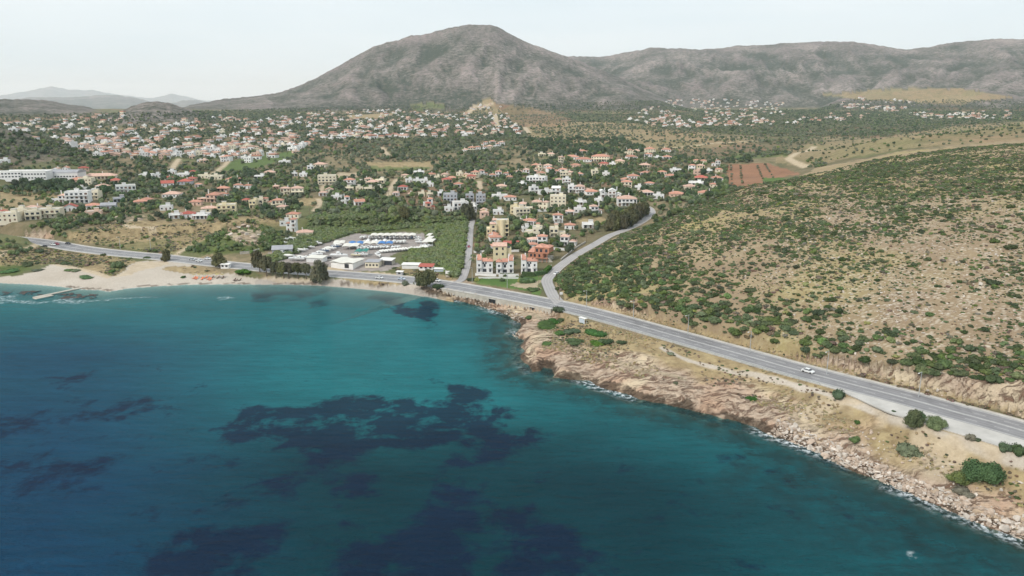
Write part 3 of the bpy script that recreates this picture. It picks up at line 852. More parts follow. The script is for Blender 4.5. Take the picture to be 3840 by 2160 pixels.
region('yard', [(640, 703), (720, 705), (850, 708), (950, 718), (1060, 728), (1120, 745), (1120, 770), (1000, 745), (640, 725)], 0.4)
region('dirt', [(650, 700), (690, 692), (830, 700), (850, 708), (700, 712)], 0.5)
region('straw', [(150, 590), (290, 560), (400, 555), (520, 560), (700, 532), (720, 556), (640, 575), (560, 580), (470, 620), (440, 640), (300, 622), (200, 608)], 0.85)
region('green', [(230, 605), (320, 610), (430, 600), (450, 640), (380, 636), (270, 622)], 0.4)
region('green', [(455, 632), (520, 600), (590, 570), (640, 556), (700, 590), (720, 615), (640, 640), (540, 640)], 0.8)
region('rock', [(560, 590), (600, 562), (640, 560), (670, 585), (655, 618), (600, 612)], 0.75)
region('rock', [(60, 592), (90, 580), (130, 580), (140, 600), (100, 603)], 0.8)
region('rock', [(275, 555), (310, 540), (360, 542), (360, 556), (310, 562)], 0.7)
region('dirt', [(310, 562), (360, 573), (400, 571), (390, 577), (340, 577), (300, 568)], 0.9)
region('yard', [(640, 668), (640, 652), (690, 632), (730, 612), (800, 612), (850, 604), (890, 588), (930, 588), (1062, 586), (1092, 626), (1030, 628), (990, 640), (960, 652), (930, 660), (1000, 662), (1010, 672), (960, 682), (880, 680), (800, 672)])
region('dirt', [(800, 672), (900, 682), (990, 690), (1090, 703), (1100, 711), (1000, 701), (820, 684)], 0.9)
region('straw', [(1065, 580), (1130, 575), (1140, 600), (1100, 640), (1090, 610)], 0.9)
region('green', [(780, 540), (900, 530), (1180, 545), (1178, 660), (1150, 700), (1000, 660), (1020, 632), (1090, 628), (1060, 580), (900, 585), (800, 640), (740, 640), (760, 590)], 0.6)
region('straw', [(990, 672), (1060, 680), (1130, 690), (1150, 705), (1090, 705), (1000, 688)], 0.7)
region('lush', [(1178, 712), (1184, 700), (1260, 699), (1360, 694), (1366, 704), (1358, 740), (1290, 727), (1220, 718)], 1.0)
region('dirt', [(1290, 720), (1310, 708), (1360, 705), (1357, 728), (1320, 726)], 0.7, ('lush',))
region('straw', [(1188, 640), (1310, 636), (1320, 650), (1190, 656)], 0.6)
region('straw', [(1345, 538), (1410, 535), (1415, 550), (1350, 552)], 0.9); region('straw', [(1440, 552), (1520, 548), (1525, 562), (1450, 566)], 0.9)
region('straw', [(750, 500), (810, 498), (800, 520), (750, 518)], 0.9)
region('red', [(1828, 414), (1930, 410), (2015, 438), (1945, 450), (1925, 468), (1850, 476), (1832, 470)], 0.95)
region('green', [(1828, 414), (1925, 410), (1940, 420), (1835, 426)], 0.5, ()); region('lush', [(1918, 446), (1978, 448), (1945, 464), (1925, 466)], 0.9, ('red',))
region('lush', [(1830, 385), (1960, 380), (1985, 392), (1860, 402)], 0.6)
region('straw', [(2050, 360), (2230, 345), (2400, 318), (2576, 306), (2900, 300), (2900, 350), (2576, 352), (2300, 372), (2150, 395), (2030, 420), (1950, 410), (1960, 380)], 0.5)
region('green', [(2190, 362), (2300, 350), (2420, 328), (2576, 315), (2576, 330), (2400, 350), (2250, 368)], 0.22)
# fields further off
for poly, nm, v in [([(545, 425), (600, 400), (735, 380), (745, 392), (640, 425), (600, 436)], 'lush', 0.75), ([(915, 408), (1085, 408), (1092, 420), (940, 424)], 'straw', 0.9), ([(915, 418), (1080, 420), (1075, 430), (940, 430)], 'lush', 0.6),
                    ([(840, 432), (900, 436), (900, 450), (850, 448)], 'dirt', 0.7), ([(870, 290), (1000, 285), (960, 298), (880, 300)], 'straw', 0.9), ([(1240, 262), (1330, 268), (1440, 300), (1420, 318), (1300, 320), (1270, 290)], 'red', 0.35),
                    ([(1320, 310), (1560, 305), (1700, 320), (1900, 360), (1700, 380), (1350, 360)], 'straw', 0.6), ([(1030, 262), (1100, 258), (1130, 270), (1040, 280)], 'lush', 0.5), ([(1150, 290), (1232, 244), (1262, 270), (1262, 300)], 'straw', 0.5),
                    ([(260, 325), (400, 315), (470, 330), (300, 340)], 'straw', 0.5), ([(250, 345), (420, 360), (410, 375), (270, 372)], 'straw', 0.6), ([(0, 480), (150, 478), (210, 500), (130, 520), (0, 530)], 'straw', 0.75), ([(2060, 238), (2250, 222), (2420, 222), (2560, 245), (2400, 262), (2150, 250)], 'straw', 0.55)]:
    region(nm, poly, v, ('mtn',))
wl = (SD > -2.5) & (SD < 1.3 + 1.6 * fbm(gx / 8, gy / 8, 2, 75)) & (CVX > 1060)
mk['wet'] = np.where(wl, 0.85, 0) * sstep(0.3, 0.6, fbm(gx / 3, gy / 3, 2, 71) + 0.12)
bank = (CVX > 1950) & (SD > 6) & (SD < 30)
mk['dirt'] = np.where(bank, np.maximum(mk['dirt'], sstep(0.5, 0.62, fbm(gx / 13, gy / 13, 3, 74)) * 0.85), mk['dirt'])
mk['wet'] = np.maximum(mk['wet'], np.where((SD > 0.2) & (SD < 2.6) & (CVX < 1060) & (CVX > 150), 0.75, 0) * sstep(0.38, 0.55, fbm(gx / 6, gy / 3, 3, 72)))
mk['sand'] = np.where(SD < 0, np.where(CVX < 1060, 1.0, mk['sand']), mk['sand'])
# footpath along the bank
PATH = spline([at1(*q)[:2] for q in [(1665, 875), (1700, 893), (1735, 908), (1790, 922), (1850, 938), (1920, 948), (2000, 970), (2080, 992), (2150, 1015), (2230, 1045), (2320, 1075), (2400, 1100), (2480, 1130), (2576, 1165)]], 4)
dp, _s, _t = poly_dist(gx[nearm], gy[nearm], PATH)
mk['sand'][nearm] = np.maximum(mk['sand'][nearm], (1 - sstep(0.8, 1.7, dp + (fbm(gx[nearm] / 4, gy[nearm] / 4, 2, 73) - 0.5))) * 0.95)
TRACKS = [[(1340, 790), (1365, 805), (1390, 840), (1440, 870), (1500, 885), (1600, 925), (1720, 955)], [(1300, 800), (1345, 790)], [(0, 640), (60, 630), (110, 618), (140, 614)], [(140, 665), (230, 684), (272, 697)], [(440, 650), (445, 640), (470, 625), (482, 618)],
          [(640, 668), (690, 637), (760, 628)], [(790, 530), (805, 512), (800, 500)], [(805, 480), (820, 465), (850, 455)], [(975, 500), (985, 470), (998, 450)], [(1208, 475), (1205, 455)], [(430, 430), (450, 400)], [(530, 440), (560, 420), (575, 405)], [(980, 395), (960, 370)],
          [(1250, 320), (1245, 265), (1240, 258)], [(1160, 290), (1195, 268), (1235, 262)], [(1560, 378), (1700, 372), (1800, 360), (1900, 355)], [(1330, 335), (1320, 320)], [(1520, 480), (1560, 500), (1600, 520)], [(2050, 368), (2000, 388), (1985, 400), (2030, 420)]]
for tr in TRACKS:
    pts = [at1(*q)[:2] for q in tr]
    rmid = math.hypot(*pts[0])
    sub = gr_ < rmid * 1.4 + 200
    d_, _s, _t = poly_dist(gx[sub], gy[sub], spline(pts, 8))
    w_ = max(1.2, rmid * 0.0035)
    mk['dirt'][sub] = np.maximum(mk['dirt'][sub], (1 - sstep(w_ * 0.7, w_ * 1.4, d_)) * 0.9)
me = fast_mesh('ground', np.stack([gx, gy, gz], -1), grid_quads(*GX.shape)[:, ::-1], 'ground')
set_attr(me, 'mask_a', np.stack([mk['sand'], mk['rock'], mk['green'], mk['red']], -1))
set_attr(me, 'mask_b', np.stack([mk['mtn'], mk['yard'], mk['straw'], mk['hill']], -1))
wide = GZ.copy()
for sh in (4, 9, 16):
    wide = wide + np.roll(GZ, sh, 1) + np.roll(GZ, -sh, 1) + np.roll(GZ, sh // 3 + 1, 0) + np.roll(GZ, -(sh // 3 + 1), 0)
lap = (GZ - wide / 13) / (0.0022 * RR[:, None])
gul_ = sstep(0.9, -0.9, lap).ravel()
set_attr(me, 'mask_d', np.stack([gul_, gul_, gul_, gul_], -1))
set_attr(me, 'mask_c', np.stack([mk['dirt'], mk['wet'], mk['pale'], mk['lush']], -1))
tag(obj('ground', me), 'dry coastal plain, scrub hill and bare mountains behind the bay', kind='structure')

# ------------------------------------------------------------------ the sea
def axis(lo, hi, step, far_lo, far_hi):
    core = np.arange(lo, hi + step, step)
    a = lo - np.cumsum(np.geomspace(step * 2, (lo - far_lo) / 2.2, 14))
    b = core[-1] + np.cumsum(np.geomspace(step * 2, (far_hi - hi) / 2.2, 14))
    return np.concatenate([a[::-1], core, b])
sx_ = axis(-340, 260, 1.5, -6000, 6000); sy_ = axis(105, 425, 1.3, -6000, 700)
sy_ = sy_[sy_ < 640]
SX, SY = np.meshgrid(sx_, sy_)
fx_, fy_ = SX.ravel(), SY.ravel()
svx, svy, _ = project(fx_, np.maximum(fy_, 20), 0 * fx_)
jx = svx + (fbm(fx_ / 14, fy_ / 14, 4, 81) - 0.5) * 70; jy = svy + (fbm(fx_ / 14, fy_ / 14, 4, 82) - 0.5) * 46
def Z6(l):
    return [(536.7 + a * 0.375, 872 + b * 0.375) for a, b in l]
WEED = [Z6([(0, 450), (200, 425), (550, 430), (700, 380), (820, 340), (950, 310), (1100, 325), (1320, 300), (1380, 370), (1450, 375), (1530, 320), (1560, 270), (1640, 240), (1720, 280), (1830, 290), (1880, 360), (1950, 400), (1980, 500), (1960, 560), (2050, 690), (1960, 790), (1700, 810), (1560, 850), (1480, 780), (1550, 730), (1740, 720), (1780, 660), (1500, 650), (1250, 700), (1060, 690), (940, 740), (880, 800), (850, 830), (640, 910), (600, 870), (700, 800), (650, 740), (560, 700), (450, 690), (300, 620), (150, 660), (0, 700)]),
    Z6([(850, 830), (1090, 820), (1110, 1050), (1000, 1060), (880, 950)]), Z6([(480, 780), (560, 740), (640, 800), (540, 960), (570, 1040), (430, 1080), (280, 940), (380, 860)]),
    Z6([(1490, 930), (1560, 900), (1670, 910), (1690, 970), (1650, 1000), (1720, 1010), (1800, 980), (1910, 1000), (1870, 1060), (1740, 1050), (1690, 1030), (1790, 1130), (1800, 1250), (1780, 1600), (700, 1600), (800, 1390), (1100, 1330), (1180, 1240), (1480, 1210), (1370, 1120), (1480, 1010)]),
    Z6([(1910, 1110), (1980, 1085), (2100, 1095), (2200, 1120), (2330, 1130), (2430, 1220), (2380, 1260), (2440, 1330), (2450, 1600), (1960, 1600), (1930, 1300), (2000, 1240), (1920, 1170)]),
    Z6([(640, 1140), (760, 1100), (850, 1150), (830, 1220), (680, 1220)]), Z6([(940, 1110), (1060, 1110), (1110, 1170), (1090, 1220), (980, 1210)]), Z6([(-400, 1270), (350, 1170), (470, 1220), (460, 1310), (250, 1600), (-500, 1600)]),
    Z6([(2490, 1400), (2576, 1380), (2750, 1500), (2600, 1600), (2480, 1500)]), Z6([(1435, 200), (1480, 195), (1600, 225), (1500, 255), (1450, 245)]),
    Z6([(2080, 560), (2200, 540), (2240, 600), (2240, 680), (2140, 680), (2080, 630)]),
    [(920, 742), (960, 735), (1040, 758), (1092, 795), (1087, 825), (1060, 815), (1000, 780), (940, 757)], [(1050, 770), (1080, 752), (1110, 760), (1090, 800)], [(110, 955), (300, 915), (450, 903), (300, 945), (150, 985)], [(-200, 1040), (60, 1020), (300, 1000), (480, 960), (560, 965), (300, 1060), (0, 1110), (-200, 1120)],
    [(-100, 1180), (200, 1130), (330, 1150), (250, 1230), (-100, 1260)]]
weed = np.zeros(len(fx_))
for p_ in WEED:
    weed[in_poly(jx, jy, p_)] = 1.0 if np.mean([q[0] for q in p_]) > 420 else 0.6
weed = np.maximum(weed, 0.55 * in_poly(jx, jy, [(630, 716), (830, 720), (860, 735), (820, 770), (640, 768)]))
weed = np.maximum(weed, 0.45 * in_poly(jx, jy, Z6([(60, 370), (300, 180), (380, 145), (330, 200), (200, 300)])))
W2 = weed.reshape(SX.shape)
for _ in range(9):
    W2 = (W2 + np.roll(W2, 1, 0) + np.roll(W2, -1, 0) + np.roll(W2, 1, 1) + np.roll(W2, -1, 1)) / 5
weed = W2.ravel() * np.where(svy < 900, 0.78, 0.56) + 0.15 * sstep(900, 1150, svy)
ssd, scvx = coast_signed(fx_, fy_)
zbed = terrain(fx_, fy_)
off = np.maximum(-ssd, 0)
deep = sstep(930, 1230, svy + (fbm(fx_ / 60, fy_ / 60, 3, 83) - 0.5) * 200) * 1.0
deep = np.maximum(deep, sstep(90, 330, off) * 0.5)
deep = np.where(fy_ < 90, 1, deep * (1 - 0.4 * sstep(1500, 2200, svx) * sstep(140, 20, off)))
blue = sstep(900, 150, svx) * sstep(740, 900, svy) * 0.85
blue = np.clip(blue + 0.28 * sstep(760, 725, svy), 0, 1)
opac = 1 - np.exp(-np.maximum(-zbed, 0) / np.where(scvx > 1060, 1.5, 1.0))
foam = np.where(scvx > 1060, sstep(6.0, 0.5, off) * 1.0 * sstep(0.42, 0.62, fbm(fx_ / 17, fy_ / 17, 2, 84)), sstep(2.2, 0.3, off) * 0.75)
foam = np.maximum(foam, in_poly(jx, jy, [(-50, 748), (100, 750), (230, 754), (390, 752), (400, 757), (200, 760), (-50, 757)]) * 0.55)
foam = np.maximum(foam, in_poly(svx, svy, [(545, 748), (575, 744), (585, 750), (555, 755)]) * 0.5)
foam = np.maximum(foam, in_poly(svx, svy, [(2272, 1390), (2300, 1384), (2312, 1402), (2290, 1406)]) * 0.5)
rim = np.where(scvx > 1250, sstep(26, 6, off), 0) * 0.85
rim = np.maximum(rim, np.where((scvx > 1950), sstep(60, 20, off) * 0.55, 0))
rim = np.where(off <= 0, 0, rim)
me = fast_mesh('sea', np.stack([fx_, fy_, 0 * fx_], -1), grid_quads(*SX.shape), 'sea')
set_attr(me, 'mask_s', np.stack([weed, deep, opac, foam], -1))
set_attr(me, 'mask_t', np.stack([blue, rim, 0 * rim, 0 * rim], -1))
tag(obj('sea', me), 'turquoise and dark blue bay with weed patches', kind='structure')

# ------------------------------------------------------------------ roads
def offset_line(P_, o):
    t = np.gradient(P_[:, :2], axis=0)
    t /= np.linalg.norm(t, axis=1)[:, None]
    n = np.stack([-t[:, 1], t[:, 0]], -1)
    return P_[:, :2] + n * (np.asarray(o)[:, None] if np.ndim(o) else o), t, n

def strip(name, P_, lo, hi, dz, mat, parent=None, cuts=None, skirt=0.0):
    """a sheet along a road between two offsets; across is kept for the wheel tracks"""
    a, _, _ = offset_line(P_, lo); b, _, _ = offset_line(P_, hi)
    n = len(P_)
    k = 9 if cuts is None else cuts
    V, A = [], []
    for j in range(k):
        f = j / (k - 1)
        p = a * (1 - f) + b * f
        V.append(np.column_stack([p, P_[:, 2] + dz])); A.append(np.asarray(lo) * (1 - f) + np.asarray(hi) * f + np.zeros(n))
    if skirt:
        V = [V[0] - [0, 0, skirt]] + V + [V[-1] - [0, 0, skirt]]
        A = [A[0]] + A + [A[-1]]
        k += 2
    V = np.stack(V, 1).reshape(-1, 3); A = np.stack(A, 1).ravel()
    me = fast_mesh(name, V, grid_quads(n, k)[:, ::-1], mat, False)
    at_ = me.attributes.new('across', 'FLOAT', 'POINT')
    at_.data.foreach_set('value', A.astype(np.float32))
    return obj(name, me, parent)

mvx, _, _ = project(MAIN[:, 0], MAIN[:, 1], MAIN[:, 2])
lay = sstep(2105, 2330, mvx) * 8.0
road = strip('coast_road', MAIN, -MAIN_HW, MAIN_HW, 0.0, 'asphalt', cuts=25)
tag(road, 'grey four-lane coast road curving along the bay', kind='structure')
strip('shoulder', MAIN, -MAIN_HW - 1.5 - lay, -MAIN_HW + 0.3, -0.012, 'shoulder', road, cuts=5, skirt=0.4)
strip('shoulder', MAIN, MAIN_HW - 0.3, MAIN_HW + 1.5, -0.012, 'shoulder', road, cuts=5, skirt=0.4)
strip('edge_line', MAIN, -MAIN_HW + 0.45, -MAIN_HW + 0.68, 0.006, 'paint', road, cuts=2)
strip('edge_line', MAIN, MAIN_HW - 0.68, MAIN_HW - 0.45, 0.006, 'paint', road, cuts=2)
strip('centre_line', MAIN, -0.32, -0.12, 0.006, 'paint', road, cuts=2)
strip('centre_line', MAIN, 0.12, 0.32, 0.006, 'paint', road, cuts=2)
strip('kerb', MAIN, MAIN_HW + 1.5, MAIN_HW + 1.8, 0.13, 'concrete', road, cuts=2, skirt=0.5)
dash_me = mesh_from('dash', [(-1.9, -0.08, 0), (1.9, -0.08, 0), (1.9, 0.08, 0), (-1.9, 0.08, 0)], [(0, 1, 2, 3)], 'paint')
for o_ in (-3.15, 3.15):
    q, t, n = offset_line(MAIN, o_)
    for i in range(0, len(MAIN), 2):
        if -60 < mvx[i] < 2700:
            d = obj('lane_dash', dash_me, road, (q[i][0], q[i][1], MAIN[i][2] + 0.008))
            j = min(i + 1, len(MAIN) - 1)
            d.rotation_euler = (0, -math.atan2(MAIN[j][2] - MAIN[j - 1][2], 4.0), math.atan2(t[i][1], t[i][0]))
r2 = strip('side_road', LANE_R, -3.2, 3.2, -0.02, 'lane_asphalt', cuts=9)
tag(r2, 'pale side road winding up between the villas and the scrub hill', kind='structure')
strip('kerb', LANE_R[14:], -3.6, -3.2, 0.10, 'concrete', r2, cuts=2, skirt=0.5)
r3 = strip('side_lane', LANE_L, -2.25, 2.25, -0.02, 'lane_asphalt', cuts=9)
tag(r3, 'straight pale lane running inland beside the reed bed', kind='structure')
# ------------------------------------------------------------------ plants
def ico(sub):
    t = (1 + 5 ** 0.5) / 2
    v = [(-1, t, 0), (1, t, 0), (-1, -t, 0), (1, -t, 0), (0, -1, t), (0, 1, t), (0, -1, -t), (0, 1, -t), (t, 0, -1), (t, 0, 1), (-t, 0, -1), (-t, 0, 1)]
    f = [(0, 11, 5), (0, 5, 1), (0, 1, 7), (0, 7, 10), (0, 10, 11), (1, 5, 9), (5, 11, 4), (11, 10, 2), (10, 7, 6), (7, 1, 8), (3, 9, 4), (3, 4, 2), (3, 2, 6), (3, 6, 8), (3, 8, 9), (4, 9, 5), (2, 4, 11), (6, 2, 10), (8, 6, 7), (9, 8, 1)]
    v = [np.array(p, float) / np.linalg.norm(p) for p in v]
    for _ in range(sub):
        cache = {}; nf = []
        def mid(a, b):
            key = (min(a, b), max(a, b))
            if key not in cache:
                m = v[a] + v[b]
                v.append(m / np.linalg.norm(m)); cache[key] = len(v) - 1
            return cache[key]
        for a, b, c in f:
            ab, bc, ca = mid(a, b), mid(b, c), mid(c, a)
            nf += [(a, ab, ca), (b, bc, ab), (c, ca, bc), (ab, bc, ca)]
        f = nf
    return np.array(v), np.array(f)
ICO0, ICO1, ICO2 = ico(0), ico(1), ico(2)

def blob_mesh(name, mat, r, lobes, leaves, leaf, seed, flat=0.75, body=ICO1, lob=(0.38, 0.62), core=1.0, low=0.25):
    """foliage: overlapping rough lobes with many leaf sized faces standing off them; radius about 1"""
    g = np.random.default_rng(seed)
    V, F = [], []
    n = 0
    bv, bf = body
    cs = []
    for i in range(lobes):
        a = g.uniform(0, 6.28); d = (g.uniform(0, 1) ** 0.6) * r * (0.62 if lobes > 1 else 0)
        s = g.uniform(*lob) * r if lobes > 1 else r * 0.85
        c = np.array([math.cos(a) * d, math.sin(a) * d, (g.uniform(low, 0.85) * (1 - 0.5 * d / r)) * r * flat])
        cs.append((c, s))
        p = bv * s * core * g.uniform(0.72, 1.12, (len(bv), 1)) * np.array([1, 1, flat])
        p = p + c
        p[:, 2] = np.maximum(p[:, 2], -0.05)
        V.append(p); F.append(bf + n); n += len(p)
    per = leaves // lobes
    LV, LF = [], []
    for c, s in cs:
        d = g.normal(size=(per, 3)); d /= np.linalg.norm(d, axis=1)[:, None]
        d[:, 2] = np.where(d[:, 2] < -0.35, -d[:, 2], d[:, 2])
        p = c + d * s * g.uniform(0.8, 1.22, (per, 1)) * np.array([1, 1, flat])
        t = np.cross(d, g.normal(size=(per, 3))); t /= np.linalg.norm(t, axis=1)[:, None] + 1e-9
        b = np.cross(d, t) + d * g.uniform(-0.9, 0.9, (per, 1))
        sz = leaf * g.uniform(0.55, 1.3, (per, 1))
        LV.append(np.stack([p - t * sz, p + t * sz * 0.9, p + b * sz * 1.3], 1).reshape(-1, 3))
    LV = np.vstack(LV)
    LV[:, 2] = np.maximum(LV[:, 2], 0.0)
    V.append(LV); F.append(np.arange(len(LV)).reshape(-1, 3) + n)
    return fast_mesh(name, np.vstack(V), np.vstack(F), mat, False)

def make_stuff(name, label, pts, sc, rz, vi, protos, scz=None):
    """a mass of plants or stones nobody could count: one object whose points carry copies of a few shapes"""
    c = bpy.data.collections.new(name + '_shapes')
    for i, me in enumerate(protos):
        o = bpy.data.objects.new('%s_shape_%02d' % (name, i), me)
        c.objects.link(o)
    me = bpy.data.meshes.new(name)
    pts = np.asarray(pts, np.float32)
    me.vertices.add(len(pts)); me.vertices.foreach_set('co', pts.ravel())
    s3 = np.stack([sc, sc, sc * (1 if scz is None else scz)], -1).astype(np.float32)
    me.attributes.new('sc', 'FLOAT_VECTOR', 'POINT').data.foreach_set('vector', s3.ravel())
    me.attributes.new('rz', 'FLOAT', 'POINT').data.foreach_set('value', np.asarray(rz, np.float32))
    me.attributes.new('vi', 'INT', 'POINT').data.foreach_set('value', np.asarray(vi, np.int32))
    me.update()
    ng = bpy.data.node_groups.new(name, 'GeometryNodeTree')
    ng.interface.new_socket('Geometry', in_out='INPUT', socket_type='NodeSocketGeometry')
    ng.interface.new_socket('Geometry', in_out='OUTPUT', socket_type='NodeSocketGeometry')
    N = ng.nodes; L = ng.links
    gi = N.new('NodeGroupInput'); go = N.new('NodeGroupOutput')
    ci = N.new('GeometryNodeCollectionInfo'); ci.inputs['Collection'].default_value = c
    ci.inputs['Separate Children'].default_value = True; ci.inputs['Reset Children'].default_value = True
    ip = N.new('GeometryNodeInstanceOnPoints'); ip.inputs['Pick Instance'].default_value = True
    def na(nm, t):
        q = N.new('GeometryNodeInputNamedAttribute'); q.data_type = t; q.inputs['Name'].default_value = nm
        return [s for s in q.outputs if s.enabled and s.name == 'Attribute'][0]
    cx = N.new('ShaderNodeCombineXYZ')
    L.new(na('rz', 'FLOAT'), cx.inputs[2])
    L.new(gi.outputs[0], ip.inputs['Points']); L.new(ci.outputs[0], ip.inputs['Instance'])
    L.new(na('vi', 'INT'), ip.inputs['Instance Index'])
    L.new(cx.outputs[0], ip.inputs['Rotation'])
    L.new(na('sc', 'FLOAT_VECTOR'), ip.inputs['Scale'])
    L.new(ip.outputs[0], go.inputs[0])
    o = obj(name, me)
    md = o.modifiers.new('scatter', 'NODES'); md.node_group = ng
    tag(o, label, None, None, 'stuff')
    return o

# shapes: low round shrubs
SHRUB = {}
for kname, mat, nv in (('lentisk', 'f_lentisk', 5), ('grey', 'f_grey', 2), ('brown', 'f_brown', 2), ('yellow', 'f_yellow', 2)):
    SHRUB[kname] = [blob_mesh(kname + '_shrub', (mat if i != 3 else 'f_tree'), 1.0, 5 + i % 3, 190, 0.13, 100 + 10 * len(SHRUB) + i, 0.62, ICO1) for i in range(nv)]
CROWN = {}
for kname, mat, nv, fl in (('broadleaf', 'f_tree', 3, 0.95), ('olive', 'f_olive', 4, 0.85), ('pine', 'f_dark', 3, 1.1)):
    CROWN[kname] = [blob_mesh(kname + '_crown', mat, 1.0, 6 + i % 3, 210, 0.14, 300 + 10 * len(CROWN) + i, fl, ICO1) for i in range(nv)]
trunk_me = None
def taper(name, pts, mat, sides=6):
    """a tapered tube through (x, y, z, radius) points"""
    V, F = [], []
    for k, (x, y, z, r) in enumerate(pts):
        for i in range(sides):
            a = 6.2832 * i / sides
            V.append((x + r * math.cos(a), y + r * math.sin(a), z))
        if k:
            for i in range(sides):
                j = (i + 1) % sides
                F.append(((k - 1) * sides + i, (k - 1) * sides + j, k * sides + j, k * sides + i))
    V.append(pts[-1][:3]); e = len(V) - 1
    for i in range(sides):
        F.append(((len(pts) - 1) * sides + i, (len(pts) - 1) * sides + (i + 1) % sides, e))
    return V, F
def tubes(name, mat, chains, sides=6):
    V, F = [], []
    for c in chains:
        v, f = taper(name, c, mat, sides)
        n = len(V)
        V += v; F += [tuple(q + n for q in x) for x in f]
    return mesh_from(name, V, F, mat, True)
TRUNK = [tubes('tree_trunk', 'bark', [[(0, 0, -0.4, 0.11), (0.03, 0.02, 0.25, 0.085), (0.02, 0.0, 0.6, 0.06)], [(0.02, 0, 0.45, 0.05), (0.25, 0.1, 0.85, 0.03)], [(0.02, 0, 0.45, 0.05), (-0.2, -0.15, 0.85, 0.03)]])]
TREEM = {}                                 # whole small trees for the uncounted mass: crown and trunk together
for kname, lst in CROWN.items():
    TREEM[kname] = lst

# ------------------------------------------------------------------ scrub on the hill
def band_points(r0, r1, a0, a1, n, g):
    r = np.sqrt(g.uniform(r0 * r0, r1 * r1, n)); a = g.uniform(a0, a1, n)
    return r * np.sin(a), r * np.cos(a)
g = np.random.default_rng(21)
hx, hy = band_points(185, 760, 0.0, 0.80, 120000, g)
hz_ = ground(hx, hy)
hvx, hvy, hd = project(hx, hy, hz_)
ok = in_poly(hvx, hvy, HILL_POLY) & (hvx < 2700)
d1, _s, _t = poly_dist(hx, hy, MAIN); d2, _s, _t = poly_dist(hx, hy, LANE_R)
ok &= (d1 > MAIN_HW + 5.5) & (d2 > 5.0)
hx, hy, hz_, hvx, hvy, hd = [q[ok] for q in (hx, hy, hz_, hvx, hvy, hd)]
# cover: thick at the foot and on the left flank, thin among the stones above
cl = fbm(hx / 22, hy / 22, 3, 401)
big = fbm(hx / 75, hy / 75, 2, 402)
dens = 0.34 + 0.9 * sstep(130, 10, hvy - (560 + (hvx - 1400) * 0.0) * 0 - (1045 - (2576 - hvx) * 0.25 - 190)) * 0
foot = sstep(190, 40, (880 + (hvx - 2000) * 0.26) - hvy)
flank = sstep(1950, 1500, hvx + (hvy - 500) * 0.25) 
bandup = sstep(60, 15, np.abs(hvy - (470 - (hvx - 2300) * 0.10))) * (hvx > 1900)
dens = 0.85 + 0.5 * foot + 0.75 * flank + 0.4 * bandup
dens *= np.clip(0.30 + 1.3 * sstep(0.36, 0.66, cl), 0, 1.6) * (0.6 + 0.75 * sstep(0.35, 0.65, big))
cut = ((hvy > 0.0) & in_poly(hvx, hvy, [(1465, 757), (1530, 760), (1600, 778), (1660, 812), (1665, 832), (1480, 785)])) | in_poly(hvx, hvy, [(1900, 893), (2107, 903), (2310, 940), (2576, 962), (2900, 1015), (2900, 1120), (2576, 1050), (2000, 915)])
dens = np.where(cut, dens * 0.04, dens)
keep = g.uniform(0, 1, len(hx)) < dens * 0.62
hx, hy, hz_, hvx, hvy, hd, foot, flank, pal_ = [q[keep] for q in (hx, hy, hz_, hvx, hvy, hd, foot, flank, sstep(1750, 2250, hvx))]
size = np.exp(g.normal(-0.08, 0.42, len(hx))) * (0.78 + 0.62 * foot + 0.22 * flank)
size = np.clip(size, 0.35, 2.6)
kindr = g.uniform(0, 1, len(hx))
shp = np.where(kindr < 0.62 + 0.16 * foot + 0.1 * flank, 0, np.where(kindr < 0.84, 1, np.where(kindr < 0.95, 2, 3)))
size = np.where(shp == 0, size * 1.12, size * 0.75)
# keep the crowns apart: the larger of two overlapping shrubs wins
order = np.argsort(-size)
cell = {}
sel = []
for i in order:
    cxk, cyk = int(hx[i] // 3), int(hy[i] // 3)
    bad = False
    for a in (-1, 0, 1):
        for b in (-1, 0, 1):
            for j in cell.get((cxk + a, cyk + b), ()):
                if (hx[i] - hx[j]) ** 2 + (hy[i] - hy[j]) ** 2 < (0.42 * (size[i] + size[j])) ** 2:
                    bad = True; break
            if bad: break
        if bad: break
    if not bad:
        cell.setdefault((cxk, cyk), []).append(i); sel.append(i)
sel = np.array(sel)
hx, hy, hz_, hvx, hvy, hd, size, shp = [q[sel] for q in (hx, hy, hz_, hvx, hvy, hd, size, shp)]
rzv = g.uniform(0, 6.28, len(hx))
allshr = SHRUB['lentisk'] + SHRUB['grey'] + SHRUB['brown'] + SHRUB['yellow']
start = [0, 5, 7, 9]; cnt = [5, 2, 2, 2]
vi = np.array([start[s] + int(u * cnt[s]) for s, u in zip(shp, g.uniform(0, 0.999, len(shp)))])
app = size * 1.0 / hd * (hvx > 0) * (hvx < 2576)
top = np.argsort(-app)[:300]
ind = np.zeros(len(hx), bool); ind[top] = True
SL = {0: ('round_shrub', 'rounded dark green evergreen shrub on the stony hillside above the coast road'), 1: ('grey_shrub', 'low grey-green scrub bush among the stones above the coast road'),
      2: ('dry_shrub', 'low dry brown scrub bush among the stones above the coast road'), 3: ('yellow_shrub', 'small yellow-green spurge cushion among the stones above the coast road')}
